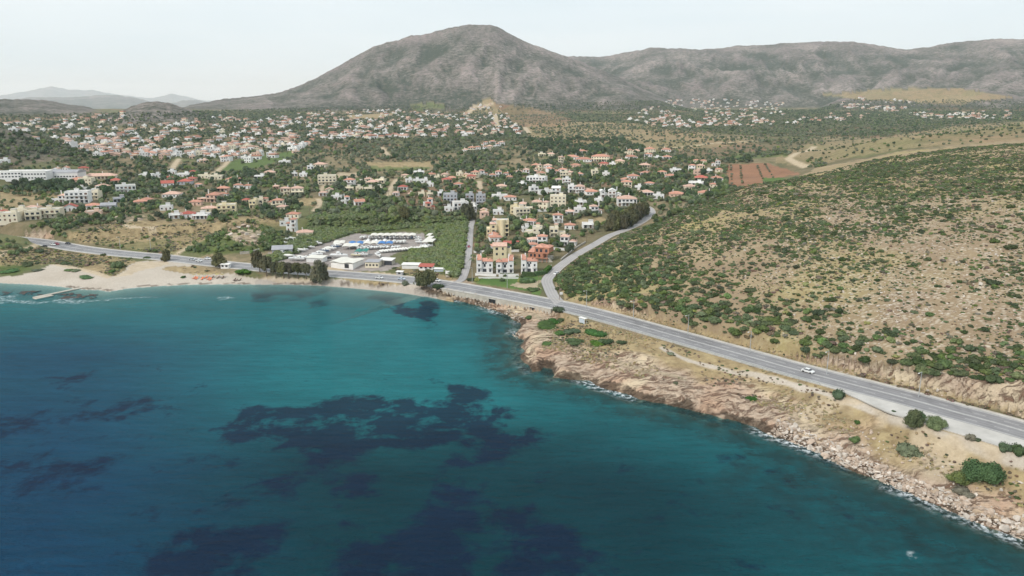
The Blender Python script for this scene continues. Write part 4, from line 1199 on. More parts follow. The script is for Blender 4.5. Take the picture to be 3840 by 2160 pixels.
for i in top:
    nm, lb = SL[int(shp[i])]
    o = obj(nm, allshr[vi[i]], None, (hx[i], hy[i], hz_[i] - 0.12 * size[i]), rzv[i], (size[i], size[i] * g.uniform(0.8, 1.15), size[i] * g.uniform(0.85, 1.2)))
    xz = hvx[i]
    zone = 'above the junction' if xz < 1480 else 'above the tan rock cut' if xz < 1680 else 'behind the fourth lamp from right' if xz < 1810 else 'behind the third lamp from right' if xz < 1980 else 'above the white car' if xz < 2120 else 'above the first oleanders' if xz < 2250 else 'behind the nearest lamp' if xz < 2380 else 'above the rock cut end'
    up_ = hvy[i] - (880 + (xz - 2000) * 0.26)
    band = 'at the road verge' if up_ > -15 else 'low on the slope' if up_ > -80 else 'higher up the slope'
    sz_ = 'huge' if size[i] > 2.2 else 'large' if size[i] > 1.8 else 'mid-sized' if size[i] > 1.4 else 'small'
    tag(o, '%s %s %s %s' % (sz_, {0: 'dark green shrub', 1: 'grey-green shrub', 2: 'dry brown shrub', 3: 'yellow-green shrub'}[int(shp[i])], band, zone), 'shrub', 'scrub shrubs on the hillside')
m_ = ~ind
make_stuff('hillside_scrub', 'countless evergreen and grey shrubs spread over the stony hillside', np.stack([hx, hy, hz_ - 0.12 * size], -1)[m_], size[m_], rzv[m_], vi[m_], allshr, g.uniform(0.8, 1.2, m_.sum()))
print('scrub', len(hx))
# low cushions and tufts between the shrubs
lx, ly = band_points(185, 700, 0.0, 0.80, 80000, g)
lz = ground(lx, ly); lvx, lvy, ld = project(lx, ly, lz)
d1, _s, _t = poly_dist(lx, ly, MAIN); d2, _s, _t = poly_dist(lx, ly, LANE_R)
ok = in_poly(lvx, lvy, HILL_POLY) & (lvx < 2700) & (d1 > MAIN_HW + 4.5) & (d2 > 4.5) & (g.uniform(0, 1, len(lx)) < 0.15 + 0.75 * sstep(0.4, 0.65, fbm(lx / 18, ly / 18, 3, 405)))
ok &= ~in_poly(lvx, lvy, [(1900, 893), (2107, 903), (2310, 940), (2576, 962), (2900, 1015), (2900, 1120), (2576, 1050), (2000, 915)])
lx, ly, lz = lx[ok], ly[ok], lz[ok]
LOW = SHRUB['grey'][:1] + SHRUB['brown'][:1] + SHRUB['lentisk'] + SHRUB['yellow'][:1]
make_stuff('low_scrub', 'low grey, brown and green cushions between the hillside shrubs', np.stack([lx, ly, lz - 0.05], -1), g.uniform(0.22, 0.62, len(lx)), g.uniform(0, 6.28, len(lx)), g.integers(0, len(LOW), len(lx)), LOW)
print('low', len(lx))
# ------------------------------------------------------------------ houses
class MB:
    """collects boxes, prisms and roofs into one mesh"""
    def __init__(s):
        s.v = []; s.f = []; s.m = []
    def add(s, v, f, m=0):
        n = len(s.v)
        s.v += [tuple(q) for q in v]; s.f += [tuple(i + n for i in x) for x in f]; s.m += [m] * len(f)
        return s
    def box(s, x0, x1, y0, y1, z0, z1, m=0):
        return s.add([(x0, y0, z0), (x1, y0, z0), (x1, y1, z0), (x0, y1, z0), (x0, y0, z1), (x1, y0, z1), (x1, y1, z1), (x0, y1, z1)],
                     [(0, 3, 2, 1), (4, 5, 6, 7), (0, 1, 5, 4), (1, 2, 6, 5), (2, 3, 7, 6), (3, 0, 4, 7)], m)
    def hip(s, x0, x1, y0, y1, z, h, o=0.45, m=0):
        x0 -= o; x1 += o; y0 -= o; y1 += o
        w, d = x1 - x0, y1 - y0
        t = 0.16
        if w >= d:
            r = [(x0 + d / 2, (y0 + y1) / 2, z + h), (x1 - d / 2, (y0 + y1) / 2, z + h)]
            v = [(x0, y0, z), (x1, y0, z), (x1, y1, z), (x0, y1, z), (x0, y0, z + t), (x1, y0, z + t), (x1, y1, z + t), (x0, y1, z + t)] + r
            f = [(0, 3, 2, 1), (0, 1, 5, 4), (1, 2, 6, 5), (2, 3, 7, 6), (3, 0, 4, 7), (4, 5, 9, 8), (6, 7, 8, 9), (5, 6, 9), (7, 4, 8)]
        else:
            r = [((x0 + x1) / 2, y0 + w / 2, z + h), ((x0 + x1) / 2, y1 - w / 2, z + h)]
            v = [(x0, y0, z), (x1, y0, z), (x1, y1, z), (x0, y1, z), (x0, y0, z + t), (x1, y0, z + t), (x1, y1, z + t), (x0, y1, z + t)] + r
            f = [(0, 3, 2, 1), (0, 1, 5, 4), (1, 2, 6, 5), (2, 3, 7, 6), (3, 0, 4, 7), (4, 5, 8), (5, 6, 9, 8), (6, 7, 9), (7, 4, 8, 9)]
        return s.add(v, f, m)
    def gable(s, x0, x1, y0, y1, z, h, o=0.4, along='x', m=0, t=0.18):
        """two thin slopes; ridge along x or y"""
        x0 -= o; x1 += o; y0 -= o; y1 += o
        if along == 'x':
            ym = (y0 + y1) / 2
            v = [(x0, y0, z), (x1, y0, z), (x0, ym, z + h), (x1, ym, z + h), (x0, y1, z), (x1, y1, z)]
        else:
            xm = (x0 + x1) / 2
            v = [(x0, y1, z), (x0, y0, z), (xm, y1, z + h), (xm, y0, z + h), (x1, y1, z), (x1, y0, z)]
        v = v + [(a, b, c + t) for a, b, c in v]
        f = [(2, 3, 1, 0), (4, 5, 3, 2), (6, 7, 9, 8), (8, 9, 11, 10), (0, 1, 7, 6), (5, 4, 10, 11), (0, 6, 8, 2), (2, 8, 10, 4), (1, 3, 9, 7), (3, 5, 11, 9)]
        return s.add(v, f, m)
    def tri_end(s, x0, x1, y0, y1, z, h, along='x', m=0):
        """the solid under a gable"""
        if along == 'x':
            ym = (y0 + y1) / 2
            v = [(x0, y0, z), (x0, y1, z), (x0, ym, z + h), (x1, y0, z), (x1, y1, z), (x1, ym, z + h)]
        else:
            xm = (x0 + x1) / 2
            v = [(x1, y0, z), (x0, y0, z), (xm, y0, z + h), (x1, y1, z), (x0, y1, z), (xm, y1, z + h)]
        return s.add(v, [(0, 2, 1), (3, 4, 5), (0, 3, 5, 2), (1, 2, 5, 4), (0, 1, 4, 3)], m)
    def slope(s, x0, x1, y0, y1, z0, z1, t=0.2, m=0):
        """a single pitch falling towards -y"""
        v = [(x0, y0, z0), (x1, y0, z0), (x1, y1, z1), (x0, y1, z1), (x0, y0, z0 + t), (x1, y0, z0 + t), (x1, y1, z1 + t), (x0, y1, z1 + t)]
        return s.add(v, [(0, 3, 2, 1), (4, 5, 6, 7), (0, 1, 5, 4), (1, 2, 6, 5), (2, 3, 7, 6), (3, 0, 4, 7)], m)
    def cyl(s, x, y, r, z0, z1, n=14, m=0):
        v = [(x + r * math.cos(6.2832 * i / n), y + r * math.sin(6.2832 * i / n), z) for z in (z0, z1) for i in range(n)]
        f = [(i, (i + 1) % n, n + (i + 1) % n, n + i) for i in range(n)] + [tuple(range(n))[::-1], tuple(range(n, 2 * n))]
        return s.add(v, f, m)
    def mesh(s, name, mats):
        return mesh_from(name, s.v, s.f, mats, False, s.m)
    def build(s, name, mats, parent):
        return obj(name, s.mesh(name, mats), parent)

def window_mesh(frame, pane):
    """a window of unit size: pane set back in a frame; grows towards -y"""
    b = MB()
    b.box(-0.5, 0.5, -0.5, 0.5, 0, 1, 1)
    return b.mesh('window', [M[frame], M[pane]])
PANE = mesh_from('pane', *(lambda b: (b.v, b.f))(MB().box(-0.5, 0.5, -0.06, 0.2, 0, 1)), 'glass')
SHUT = mesh_from('shutter', *(lambda b: (b.v, b.f))(MB().box(-0.5, 0.5, -0.06, 0.2, 0, 1)), 'shutter')
FRAME = {}
for wn_ in ('white', 'cream', 'yellow', 'pink', 'grey', 'terracotta'):
    b = MB()
    b.box(-0.6, 0.6, -0.12, 0.1, -0.12, 0.0); b.box(-0.6, 0.6, -0.09, 0.1, 1.0, 1.1)
    FRAME[wn_] = b.mesh('sill', [M['white']])

def put_window(root, wall, x, z, y, w, h, side=None, shut=False, frame=False):
    """a window on the front (side None) or on a side wall (side -1, +1)"""
    o = obj('window', SHUT if shut else PANE, root, scale=(w, 1, h))
    if side is None:
        o.location = (x, y, z)
    else:
        o.location = (x, y, z); o.rotation_euler = (0, 0, math.pi / 2 * side)
    if frame:
        obj('sill', FRAME[wall], o)
    return o

def house(loc, rz, W, D, n, wall, roof, g, detail=2):
    """a house of n storeys facing local -y; detail 2 near, 1 middle distance, 0 far"""
    root = empty('house', loc, rz)
    H = 3.05 * n
    tile = {'h': 'tile', 'g': 'tile', 'm': 'tile', 'hp': 'tile_pale', 'hr': 'tile_red', 'gw': 'roof_white', 'gg': 'roof_grey', 'gr': 'tile_red'}.get(roof, 'tile')
    if tile == 'tile' and g.uniform() < (0.5 if wall in ('cream', 'yellow') else 0.3):
        tile = 'tile_pale'
    x0, x1, y0, y1 = -W / 2, W / 2, -D / 2, D / 2
    b = MB(); r = MB()
    step = n >= 2 and roof != 'f' and W > 7 and g.uniform() < 0.5
    sgn = 1 if g.uniform() < 0.5 else -1
    if step:
        # a taller block beside a lower one
        xs = x0 + W * g.uniform(0.5, 0.66) if sgn > 0 else x1 - W * g.uniform(0.5, 0.66)
        ta, tb = (x0, xs) if sgn > 0 else (xs, x1)
        la, lb = (xs, x1) if sgn > 0 else (x0, xs)
        b.box(ta, tb, y0, y1, -2.5, H)
        b.box(la, lb, y0 + D * 0.12, y1 - D * 0.1, -2.5, H - 3.05)
        blocks = [(ta, tb, y0, y1, H), (la, lb, y0 + D * 0.12, y1 - D * 0.1, H - 3.05)]
    else:
        b.box(x0, x1, y0, y1, -2.5, H)
        blocks = [(x0, x1, y0, y1, H)]
    for bi, (a, c, e, f, h) in enumerate(blocks):
        w_, d_ = c - a, f - e
        if roof in ('h', 'hp', 'hr'):
            if bi == 1 and g.uniform() < 0.4:
                b.box(a, c, e, e + 0.15, h, h + 0.8); r.box(a + 0.02, c - 0.02, e + 0.16, f, h + 0.01, h + 0.06, 1)
            else:
                r.hip(a, c, e, f, h + 0.002, 0.18 * min(w_, d_) + 0.3, 0.35)
        elif roof in ('g', 'gw', 'gg', 'gr'):
            al = 'x' if w_ > d_ * 1.15 else 'y'
            hh = 0.26 * min(w_, d_)
            b.tri_end(a, c, e, f, h, hh, al)
            r.gable(a, c, e, f, h + 0.01, hh, 0.4, al)
        else:
            # flat: parapet, screed and a stair head
            t = 0.2
            b.box(a, c, e, e + t, h, h + 0.75); b.box(a, c, f - t, f, h, h + 0.75)
            b.box(a, a + t, e + t, f - t, h, h + 0.75); b.box(c - t, c, e + t, f - t, h, h + 0.75)
            r.box(a + t, c - t, e + t, f - t, h + 0.02, h + 0.12, 1)
            if bi == 0 and w_ > 5:
                px = a + w_ * g.uniform(0.2, 0.6); pw = min(3.4, w_ * 0.4)
                b.box(px, px + pw, e + d_ * 0.45, e + d_ * 0.45 + min(3, d_ * 0.4), h + 0.1, h + 2.6)
                if roof == 'm':
                    r.hip(px, px + pw, e + d_ * 0.45, e + d_ * 0.45 + min(3, d_ * 0.4), h + 2.6, 0.9, 0.35)
                else:
                    r.box(px - 0.15, px + pw + 0.15, e + d_ * 0.45 - 0.15, e + d_ * 0.45 + min(3, d_ * 0.4) + 0.15, h + 2.6, h + 2.76, 1)
    b.build('wall', [M[wall]], root)
    ro = r.build('roof', [M[tile], M['roof_flat']], root)
    if detail >= 1 and roof != 'f' and g.uniform() < 0.8:
        cxp = x0 + W * g.uniform(0.2, 0.8)
        c_ = MB().box(cxp, cxp + 0.6, D * 0.1, D * 0.1 + 0.6, H - 0.2, H + 0.24 * min(W, D) + 1.0)
        c_.box(cxp - 0.08, cxp + 0.68, D * 0.1 - 0.08, D * 0.1 + 0.68, H + 0.24 * min(W, D) + 1.0, H + 0.24 * min(W, D) + 1.15)
        c_.build('chimney', [M['white']], ro)
    elif detail >= 2 and g.uniform() < 0.6:
        s_ = MB().slope(-W * 0.2, -W * 0.2 + 1.8, D * 0.0, D * 0.0 + 1.4, H + 0.2, H + 1.1, 0.08, 0)
        s_.cyl(-W * 0.2 + 0.9, 1.5, 0.28, H + 1.1, H + 1.5, 8, 1)
        s_.build('solar_heater', [M['glass'], M['metal']], ro)
    # storeys: windows, balconies with their doors
    nw = max(1, int(W / 3.6))
    for k in range(n):
        for (a, c, e, f, h) in blocks:
            if h < (k + 1) * 3.0:
                continue
            w_ = c - a
            m_ = max(1, int(round(w_ / 3.4)))
            bal = (detail >= 1 and w_ > 4.2 and g.uniform() < (0.75 if k else 0.45))
            z = 3.05 * k
            if bal:
                bw = w_ * g.uniform(0.55, 1.0); bx = a + (w_ - bw) * g.uniform(0, 1)
                bb = MB().box(bx, bx + bw, e - 1.35, e, z + (0 if k else 2.75), z + (0.18 if k else 2.95))
                if k:
                    bb.box(bx, bx + bw, e - 1.35, e - 1.22, z + 0.18, z + 0.95)
                    bb.box(bx, bx + 0.12, e - 1.22, e, z + 0.18, z + 0.95); bb.box(bx + bw - 0.12, bx + bw, e - 1.22, e, z + 0.18, z + 0.95)
                for px in (bx + 0.15, bx + bw - 0.4):
                    bb.box(px, px + 0.25, e - 1.3, e - 1.05, z - (3.0 if k else -0.0), z + (0 if k else 2.75))
                bb.build('balcony' if k else 'porch', [M[wall]], root)
                for q in range(m_):
                    put_window(root, wall, a + w_ * (q + 0.5) / m_, z + 0.15, e, min(2.0, w_ / m_ * 0.62), 2.25, None, g.uniform() < 0.25)
            else:
                for q in range(m_):
                    door = k == 0 and q == m_ // 2
                    if door:
                        d_o = obj('door', SHUT, root, (a + w_ * (q + 0.5) / m_, e, 0.0), scale=(1.1, 1, 2.2))
                    else:
                        put_window(root, wall, a + w_ * (q + 0.5) / m_, z + 1.0, e, min(1.3, w_ / m_ * 0.5), 1.25, None, g.uniform() < 0.3, detail >= 2)
            if detail >= 2:
                sd_ = -1 if loc[0] > 0 else 1
                if (sd_ < 0 and a == x0) or (sd_ > 0 and c == x1):
                    for q in range(2):
                        put_window(root, wall, a if sd_ < 0 else c, z + 1.0, e + (f - e) * (0.3 + 0.4 * q), 1.0, 1.2, sd_ * 1 if sd_ > 0 else -1, g.uniform() < 0.3)
    return root

SC = 0.37267
CROPS = {7: (1600, 650), 3: (1920, 250), 2: (960, 250), 5: (0, 650), 1: (0, 250), 6: (960, 650)}
# crop, x, y of the base, width, height (all in the crop's pixels), wall, roof, name of the quarter
HL = [
 (7,715,780,125,85,'w','h','row behind the yellow house'),(7,690,690,115,70,'w','h','row behind the yellow house'),(7,675,655,90,55,'w','h','row behind the yellow house'),
 (7,1065,765,95,75,'w','h','terrace above the brick house'),(7,1075,710,110,60,'w','h','terrace above the brick house'),(7,1165,725,90,95,'w','h','terrace above the brick house'),
 (7,1075,640,165,100,'c','m','row beside the side road'),(7,1000,590,80,60,'w','f','row beside the side road'),(7,1315,645,150,100,'c','m','row beside the side road'),(7,1430,730,150,115,'w','h','row beside the side road'),(7,1440,565,100,35,'w','h','row beside the side road'),
 (7,690,512,90,45,'w','h','gardens behind the yellow block'),(7,1035,522,120,45,'w','h','gardens behind the yellow block'),(7,1320,500,90,95,'w','h','gardens behind the yellow block'),(7,1440,422,80,50,'w','h','gardens behind the yellow block'),
 (7,955,440,140,85,'c','f','cream quarter'),(7,1000,385,125,100,'c','hp','cream quarter'),(7,1180,365,90,95,'c','hp','cream quarter'),(7,1115,325,100,60,'c','hp','cream quarter'),(7,1320,340,150,105,'c','f','cream quarter'),(7,890,410,80,70,'y','f','cream quarter'),
 (7,1550,325,105,55,'w','f','row left of the grove'),(7,1700,410,110,105,'w','h','row left of the grove'),(7,2010,330,180,80,'w','h','row left of the grove'),(7,1730,300,80,30,'w','f','row left of the grove'),
 (7,1785,245,85,75,'w','gw','upper white row'),(7,1890,250,120,80,'w','gw','upper white row'),(7,1660,220,120,55,'w','h','upper white row'),(7,1465,195,80,70,'w','f','upper white row'),(7,1570,200,140,90,'w','hp','upper white row'),(7,1305,215,80,70,'w','gw','upper white row'),(7,1190,215,140,60,'w','f','upper white row'),(7,1075,207,80,60,'w','f','upper white row'),
 (7,1405,117,80,65,'w','f','middle of the village'),(7,1330,92,70,35,'w','h','middle of the village'),(7,1110,100,180,60,'w','f','middle of the village'),(7,755,160,95,40,'c','h','middle of the village'),(7,735,262,140,42,'w','f','middle of the village'),(7,840,277,110,60,'w','h','middle of the village'),(7,960,135,80,25,'w','f','middle of the village'),
 (7,240,320,130,105,'g','f','modern block by the lane'),(7,340,372,140,80,'w','f','modern block by the lane'),(7,222,385,80,60,'w','f','modern block by the lane'),(7,435,290,80,60,'g','f','modern block by the lane'),(7,545,322,90,95,'g','f','modern block by the lane'),(7,465,365,90,60,'w','f','modern block by the lane'),
 (7,580,412,60,55,'y','g','lane side gardens'),(7,580,440,80,28,'p','h','lane side gardens'),(7,720,417,100,45,'w','f','lane side gardens'),(7,35,135,65,40,'w','f','lane side gardens'),(7,35,375,85,75,'p','hr','lane side gardens'),(7,15,330,90,80,'w','h','lane side gardens'),(7,320,142,90,50,'w','h','lane side gardens'),(7,205,92,90,30,'p','hr','lane side gardens'),(7,450,57,80,35,'p','hr','lane side gardens'),
 (7,2010,150,100,70,'c','h','hill foot group'),(7,2000,92,90,40,'w','h','hill foot group'),(7,1620,553,105,45,'w','f','row beside the side road'),(7,2330,258,100,40,'w','f','hill foot group'),(7,2210,225,120,50,'w','h','hill foot group'),(7,2500,243,110,28,'p','h','hill foot group'),(7,2130,168,70,28,'w','f','hill foot group'),(7,2240,132,90,45,'w','h','hill foot group'),(7,1540,398,110,25,'w','f','row left of the grove'),
 (3,300,902,65,42,'c','f','upper village'),(3,390,902,70,32,'c','h','upper village'),(3,700,872,95,38,'w','h','upper village'),(3,490,985,50,80,'c','h','long terracotta roofs'),(3,600,935,140,45,'w','h','long terracotta roofs'),(3,720,960,150,50,'w','h','long terracotta roofs'),(3,890,955,170,60,'c','h','long terracotta roofs'),(3,1085,977,90,45,'y','hp','long terracotta roofs'),
 (3,1170,882,70,45,'c','h','top of the village'),(3,1250,867,70,32,'c','h','top of the village'),(3,1385,872,95,45,'c','h','top of the village'),(3,1550,857,90,40,'w','h','top of the village'),(3,1200,932,100,40,'w','h','top of the village'),(3,1370,927,70,45,'w','h','top of the village'),(3,1470,937,80,35,'w','f','top of the village'),(3,1560,932,80,35,'w','h','top of the village'),
 (3,240,1017,80,45,'p','h','middle terrace'),(3,75,1082,60,50,'w','h','middle terrace'),(3,145,1092,60,70,'w','h','middle terrace'),(3,228,1078,60,40,'p','h','middle terrace'),(3,268,1042,60,55,'c','h','middle terrace'),(3,300,1097,70,50,'c','h','middle terrace'),(3,360,1022,80,40,'w','h','middle terrace'),(3,410,1082,120,75,'w','h','middle terrace'),(3,510,1062,80,50,'w','h','middle terrace'),(3,525,1122,80,55,'c','f','middle terrace'),(3,580,1092,70,50,'c','h','middle terrace'),(3,640,1017,90,40,'p','h','middle terrace'),(3,680,1107,65,45,'w','h','middle terrace'),(3,830,1102,60,50,'c','f','middle terrace'),(3,945,1102,70,45,'w','f','middle terrace'),(3,920,1002,90,40,'p','hr','middle terrace'),(3,1010,1002,60,40,'w','f','middle terrace'),
 (3,1335,1017,100,28,'c','h','quarter by the red field'),(3,1340,1097,90,45,'w','h','quarter by the red field'),(3,1220,1132,110,50,'w','h','quarter by the red field'),(3,1650,1067,100,40,'w','f','quarter by the red field'),(3,1595,1127,100,50,'w','h','quarter by the red field'),(3,1810,1047,65,60,'w','h','quarter by the red field'),(3,1895,1050,70,60,'y','h','quarter by the red field'),(3,1875,1107,90,60,'p','f','quarter by the red field'),(3,1900,1147,120,50,'p','hr','quarter by the red field'),(3,1980,1072,60,40,'w','f','quarter by the red field'),(3,2050,1002,80,50,'w','g','quarter by the red field'),(3,2080,1062,65,50,'c','h','quarter by the red field'),(3,2060,1152,100,45,'w','h','quarter by the red field'),(3,2025,1217,70,55,'c','h','quarter by the red field'),(3,1850,1202,140,55,'w','f','quarter by the red field'),(3,1790,1242,120,60,'c','h','quarter by the red field'),(3,1510,1087,80,35,'c','h','quarter by the red field'),(3,1650,1312,130,30,'p','h','hill foot group'),(3,1940,1302,130,45,'c','h','hill foot group'),(3,1855,967,60,28,'c','h','top of the village'),(3,1925,972,60,32,'c','h','top of the village'),
 (2,550,1057,60,55,'w','f','olive groves'),(2,650,1012,120,35,'c','h','olive groves'),(2,290,982,100,18,'w','f','olive groves'),
 (2,720,1192,170,95,'c','f','cream row above the reeds'),(2,945,1202,100,60,'w','h','cream row above the reeds'),(2,1040,1192,60,45,'c','f','cream row above the reeds'),(2,1135,1162,70,50,'c','h','cream row above the reeds'),(2,1175,1192,110,45,'c','h','cream row above the reeds'),(2,1260,1172,90,50,'c','f','cream row above the reeds'),(2,940,1252,80,42,'c','f','cream row above the reeds'),(2,1040,1247,65,42,'c','f','cream row above the reeds'),(2,1130,1257,80,45,'c','f','cream row above the reeds'),(2,1230,1252,80,45,'c','f','cream row above the reeds'),
 (2,300,1292,90,70,'c','h','group left of the reeds'),(2,420,1292,110,70,'c','h','group left of the reeds'),(2,740,1272,70,55,'c','g','group left of the reeds'),(2,680,1302,80,50,'w','h','group left of the reeds'),(2,815,1342,100,45,'w','f','group left of the reeds'),(2,900,1382,80,70,'w','h','group left of the reeds'),(2,1040,1397,95,55,'w','g','group left of the reeds'),(2,30,1412,85,80,'c','f','group left of the reeds'),(2,120,1402,110,75,'c','h','group left of the reeds'),(2,228,1420,100,80,'c','h','group left of the reeds'),(2,270,1452,100,65,'c','h','group left of the reeds'),
 (2,1480,1242,85,40,'w','hr','gardens above the reeds'),(2,1410,1302,60,32,'w','h','gardens above the reeds'),(2,1565,1312,45,35,'c','h','gardens above the reeds'),(2,1665,1307,60,32,'c','f','gardens above the reeds'),(2,1750,1312,60,35,'c','f','gardens above the reeds'),(2,1870,1302,80,28,'w','f','gardens above the reeds'),(2,1540,1167,60,40,'w','f','three white cubes'),(2,1620,1172,70,45,'w','f','three white cubes'),(2,1690,1172,70,45,'w','f','three white cubes'),
 (2,1500,1122,70,35,'c','h','centre of the village'),(2,1640,1087,100,28,'w','f','centre of the village'),(2,1765,1112,85,45,'c','h','centre of the village'),(2,1900,1112,70,50,'c','h','centre of the village'),(2,1820,1137,50,32,'c','f','centre of the village'),(2,1970,1147,80,45,'c','h','centre of the village'),(2,2050,1097,60,30,'c','f','centre of the village'),(2,2120,1112,65,45,'y','h','centre of the village'),(2,2165,1132,80,32,'p','hr','centre of the village'),(2,2210,1117,75,60,'c','h','centre of the village'),(2,2290,1102,75,55,'w','h','centre of the village'),(2,2380,1117,60,42,'w','h','centre of the village'),(2,2440,1112,60,55,'w','h','centre of the village'),(2,2520,1102,60,45,'w','h','centre of the village'),(2,2550,1137,60,45,'p','h','centre of the village'),
 (2,40,1132,90,50,'w','f','left of the cream row'),(2,140,1092,100,28,'c','h','left of the cream row'),(2,480,1107,70,22,'w','f','left of the cream row'),(2,390,1102,50,32,'w','f','left of the cream row'),(2,205,1235,50,25,'p','h','left of the cream row'),
 (2,2110,857,60,42,'w','h','hamlet among the fields'),(2,2170,857,70,55,'c','h','hamlet among the fields'),(2,2230,852,60,45,'w','h','hamlet among the fields'),(2,2290,847,60,55,'w','h','hamlet among the fields'),(2,2350,842,60,55,'c','h','hamlet among the fields'),(2,2380,772,55,35,'w','h','hamlet among the fields'),(2,2420,817,60,42,'w','h','hamlet among the fields'),(2,2470,800,60,42,'w','h','hamlet among the fields'),(2,2300,800,60,42,'w','h','hamlet among the fields'),
 (1,1010,1132,290,48,'c','h','school grounds'),(1,820,1172,190,35,'p','h','school grounds'),(1,880,1190,120,60,'c','f','school grounds'),
 (5,625,300,140,80,'w','hp','villas below the school'),(5,800,302,200,110,'w','f','villas below the school'),(5,955,262,110,70,'c','f','villas below the school'),(5,820,187,100,50,'w','f','villas below the school'),(5,990,195,90,55,'w','f','villas below the school'),(5,1040,165,120,50,'c','hp','villas below the school'),(5,1270,195,170,80,'w','f','villas below the school'),
 (5,1170,102,90,28,'p','hr','orchards'),(5,1690,137,110,55,'w','gr','orchards'),(5,1740,247,160,52,'w','h','orchards'),(5,1485,302,100,65,'w','h','orchards'),(5,715,382,115,60,'w','gr','orchards'),(5,945,365,125,55,'w','h','orchards'),(5,1100,362,130,48,'g','gg','orchards'),(5,950,430,140,48,'p','f','orchards'),(5,1200,292,100,32,'g','f','orchards'),(5,1420,322,120,24,'p','h','orchards'),
 (5,120,492,170,90,'c','f','block at the left edge'),(5,230,445,150,85,'c','f','block at the left edge'),(5,345,468,130,80,'c','f','block at the left edge'),(5,510,450,210,100,'c','f','block at the left edge'),(5,340,385,120,45,'c','h','block at the left edge'),(5,0,510,100,110,'w','h','block at the left edge'),(5,45,425,80,35,'w','hr','block at the left edge'),
 (5,1680,374,110,25,'w','f','bungalow row by the meadow'),(5,1775,457,125,48,'w','f','bungalow row by the meadow'),(5,1900,452,130,55,'w','hr','bungalow row by the meadow'),(5,2035,462,150,48,'w','f','bungalow row by the meadow'),
 (5,2115,395,150,70,'c','h','group by the meadow'),(5,2290,400,170,80,'y','f','group by the meadow'),(5,2555,352,60,90,'y','f','group by the meadow'),(5,2120,292,210,85,'p','h','group by the meadow'),(5,1975,325,110,48,'p','h','group by the meadow'),(5,2250,242,90,50,'w','h','group by the meadow'),(5,2250,182,110,60,'p','h','group by the meadow'),(5,2480,302,50,50,'p','hr','group by the meadow'),
 (5,2400,152,80,40,'w','h','upper orchards'),(5,2495,157,70,50,'w','h','upper orchards'),(5,2350,92,120,55,'c','h','upper orchards'),(5,2170,62,130,40,'c','f','upper orchards'),(5,2050,52,100,40,'c','f','upper orchards'),(5,1870,117,120,45,'g','hr','upper orchards'),(5,1935,82,80,32,'p','hr','upper orchards'),(5,2000,142,60,45,'w','h','upper orchards'),
 (1,45,977,90,45,'w','f','left slope'),(1,575,1062,50,32,'w','g','left slope'),(1,670,1052,50,32,'w','g','left slope'),(1,845,1052,90,28,'p','hr','left slope'),(1,1480,1122,120,50,'w','f','left slope'),(1,1580,1117,80,32,'w','f','left slope'),(1,1850,1112,130,42,'w','f','left slope'),(1,1735,1082,70,26,'w','f','left slope'),(1,1945,1082,60,32,'p','hr','left slope'),(1,1700,1147,70,45,'w','hr','left slope'),
 (6,380,452,120,45,'c','h','group beside the boatyard'),(6,365,585,95,125,'w','h','group beside the boatyard'),(6,290,532,90,35,'w','f','group beside the boatyard'),(6,495,640,150,75,'c','h','group beside the boatyard'),
]
WALLN = {'w': 'white', 'c': 'cream', 'y': 'yellow', 'p': 'pink', 'g': 'grey'}
WALLW = {'w': 'white', 'c': 'cream', 'y': 'yellow', 'p': 'salmon', 'g': 'grey'}
ROOFW = {'h': 'orange tiled roof', 'hp': 'pale tiled roof', 'hr': 'red tiled roof', 'g': 'orange gabled roof', 'gr': 'red gabled roof', 'gw': 'white gabled roof', 'gg': 'grey gabled roof', 'f': 'flat roof', 'm': 'tiled stair head'}
ORD = ['first', 'second', 'third', 'fourth', 'fifth', 'sixth', 'seventh', 'eighth', 'ninth', 'tenth']
def cv(c, x, y):
    o = CROPS[c]
    return (o[0] + x * SC) / S, (o[1] + y * SC) / S
hv_ = np.array([cv(h[0], h[1], h[2]) for h in HL])
hp_ = at(hv_[:, 0], hv_[:, 1])
hdp = project(hp_[:, 0], hp_[:, 1], hp_[:, 2])[2]
HOUSE_XY = []
gh = np.random.default_rng(5)
labels = {}
for i, h in enumerate(HL):
    key = (h[5], h[6], h[7])
    labels.setdefault(key, []).append(i)
for i, h in enumerate(HL):
    c, x, y, w, hh, wl_, rf, q = h
    ppm = FPX / hdp[i] / SC
    W = min(32, max(6.0, w / ppm * 1.06)); Hm = hh / ppm * 1.08
    D = min(13, max(5.5, W * gh.uniform(0.65, 0.95)))
    vis = Hm - D * 0.10
    n = int(np.clip(round((vis - (0.8 if rf == 'f' else 1.2)) / 3.05), 1, 4))
    x_, y_, z_ = hp_[i]
    az = math.atan2(x_, y_)
    rz = -az * 0.6 + gh.uniform(-0.28, 0.28)
    k = 1 + D / 2 / math.hypot(x_, y_)
    x_, y_ = x_ * k, y_ * k
    z_ = float(min(ground(x_, y_), z_ + 0.6))
    d_ = math.hypot(x_, y_)
    ho_ = house((x_, y_, z_), rz, W, D, n, WALLN[wl_], rf, gh, 2 if d_ < 560 else 1)
    HOUSE_XY.append((x_, y_, 0.62 * max(W, D)))
    same = sorted(labels[(wl_, rf, q)], key=lambda j: hv_[j][0])
    st = {1: 'single-storey', 2: 'two-storey', 3: 'three-storey', 4: 'four-storey'}[n]
    lab = '%s house with %s in the %s' % (WALLW[wl_], ROOFW[rf], q)
    if len(same) > 1:
        lab = '%s, %s from left' % (lab, ORD[min(9, same.index(i))]) if len(same) <= 10 else lab
    if len(lab.split()) > 16: print('LONG', lab)
    tag(ho_, lab, 'house', 'houses of the village')

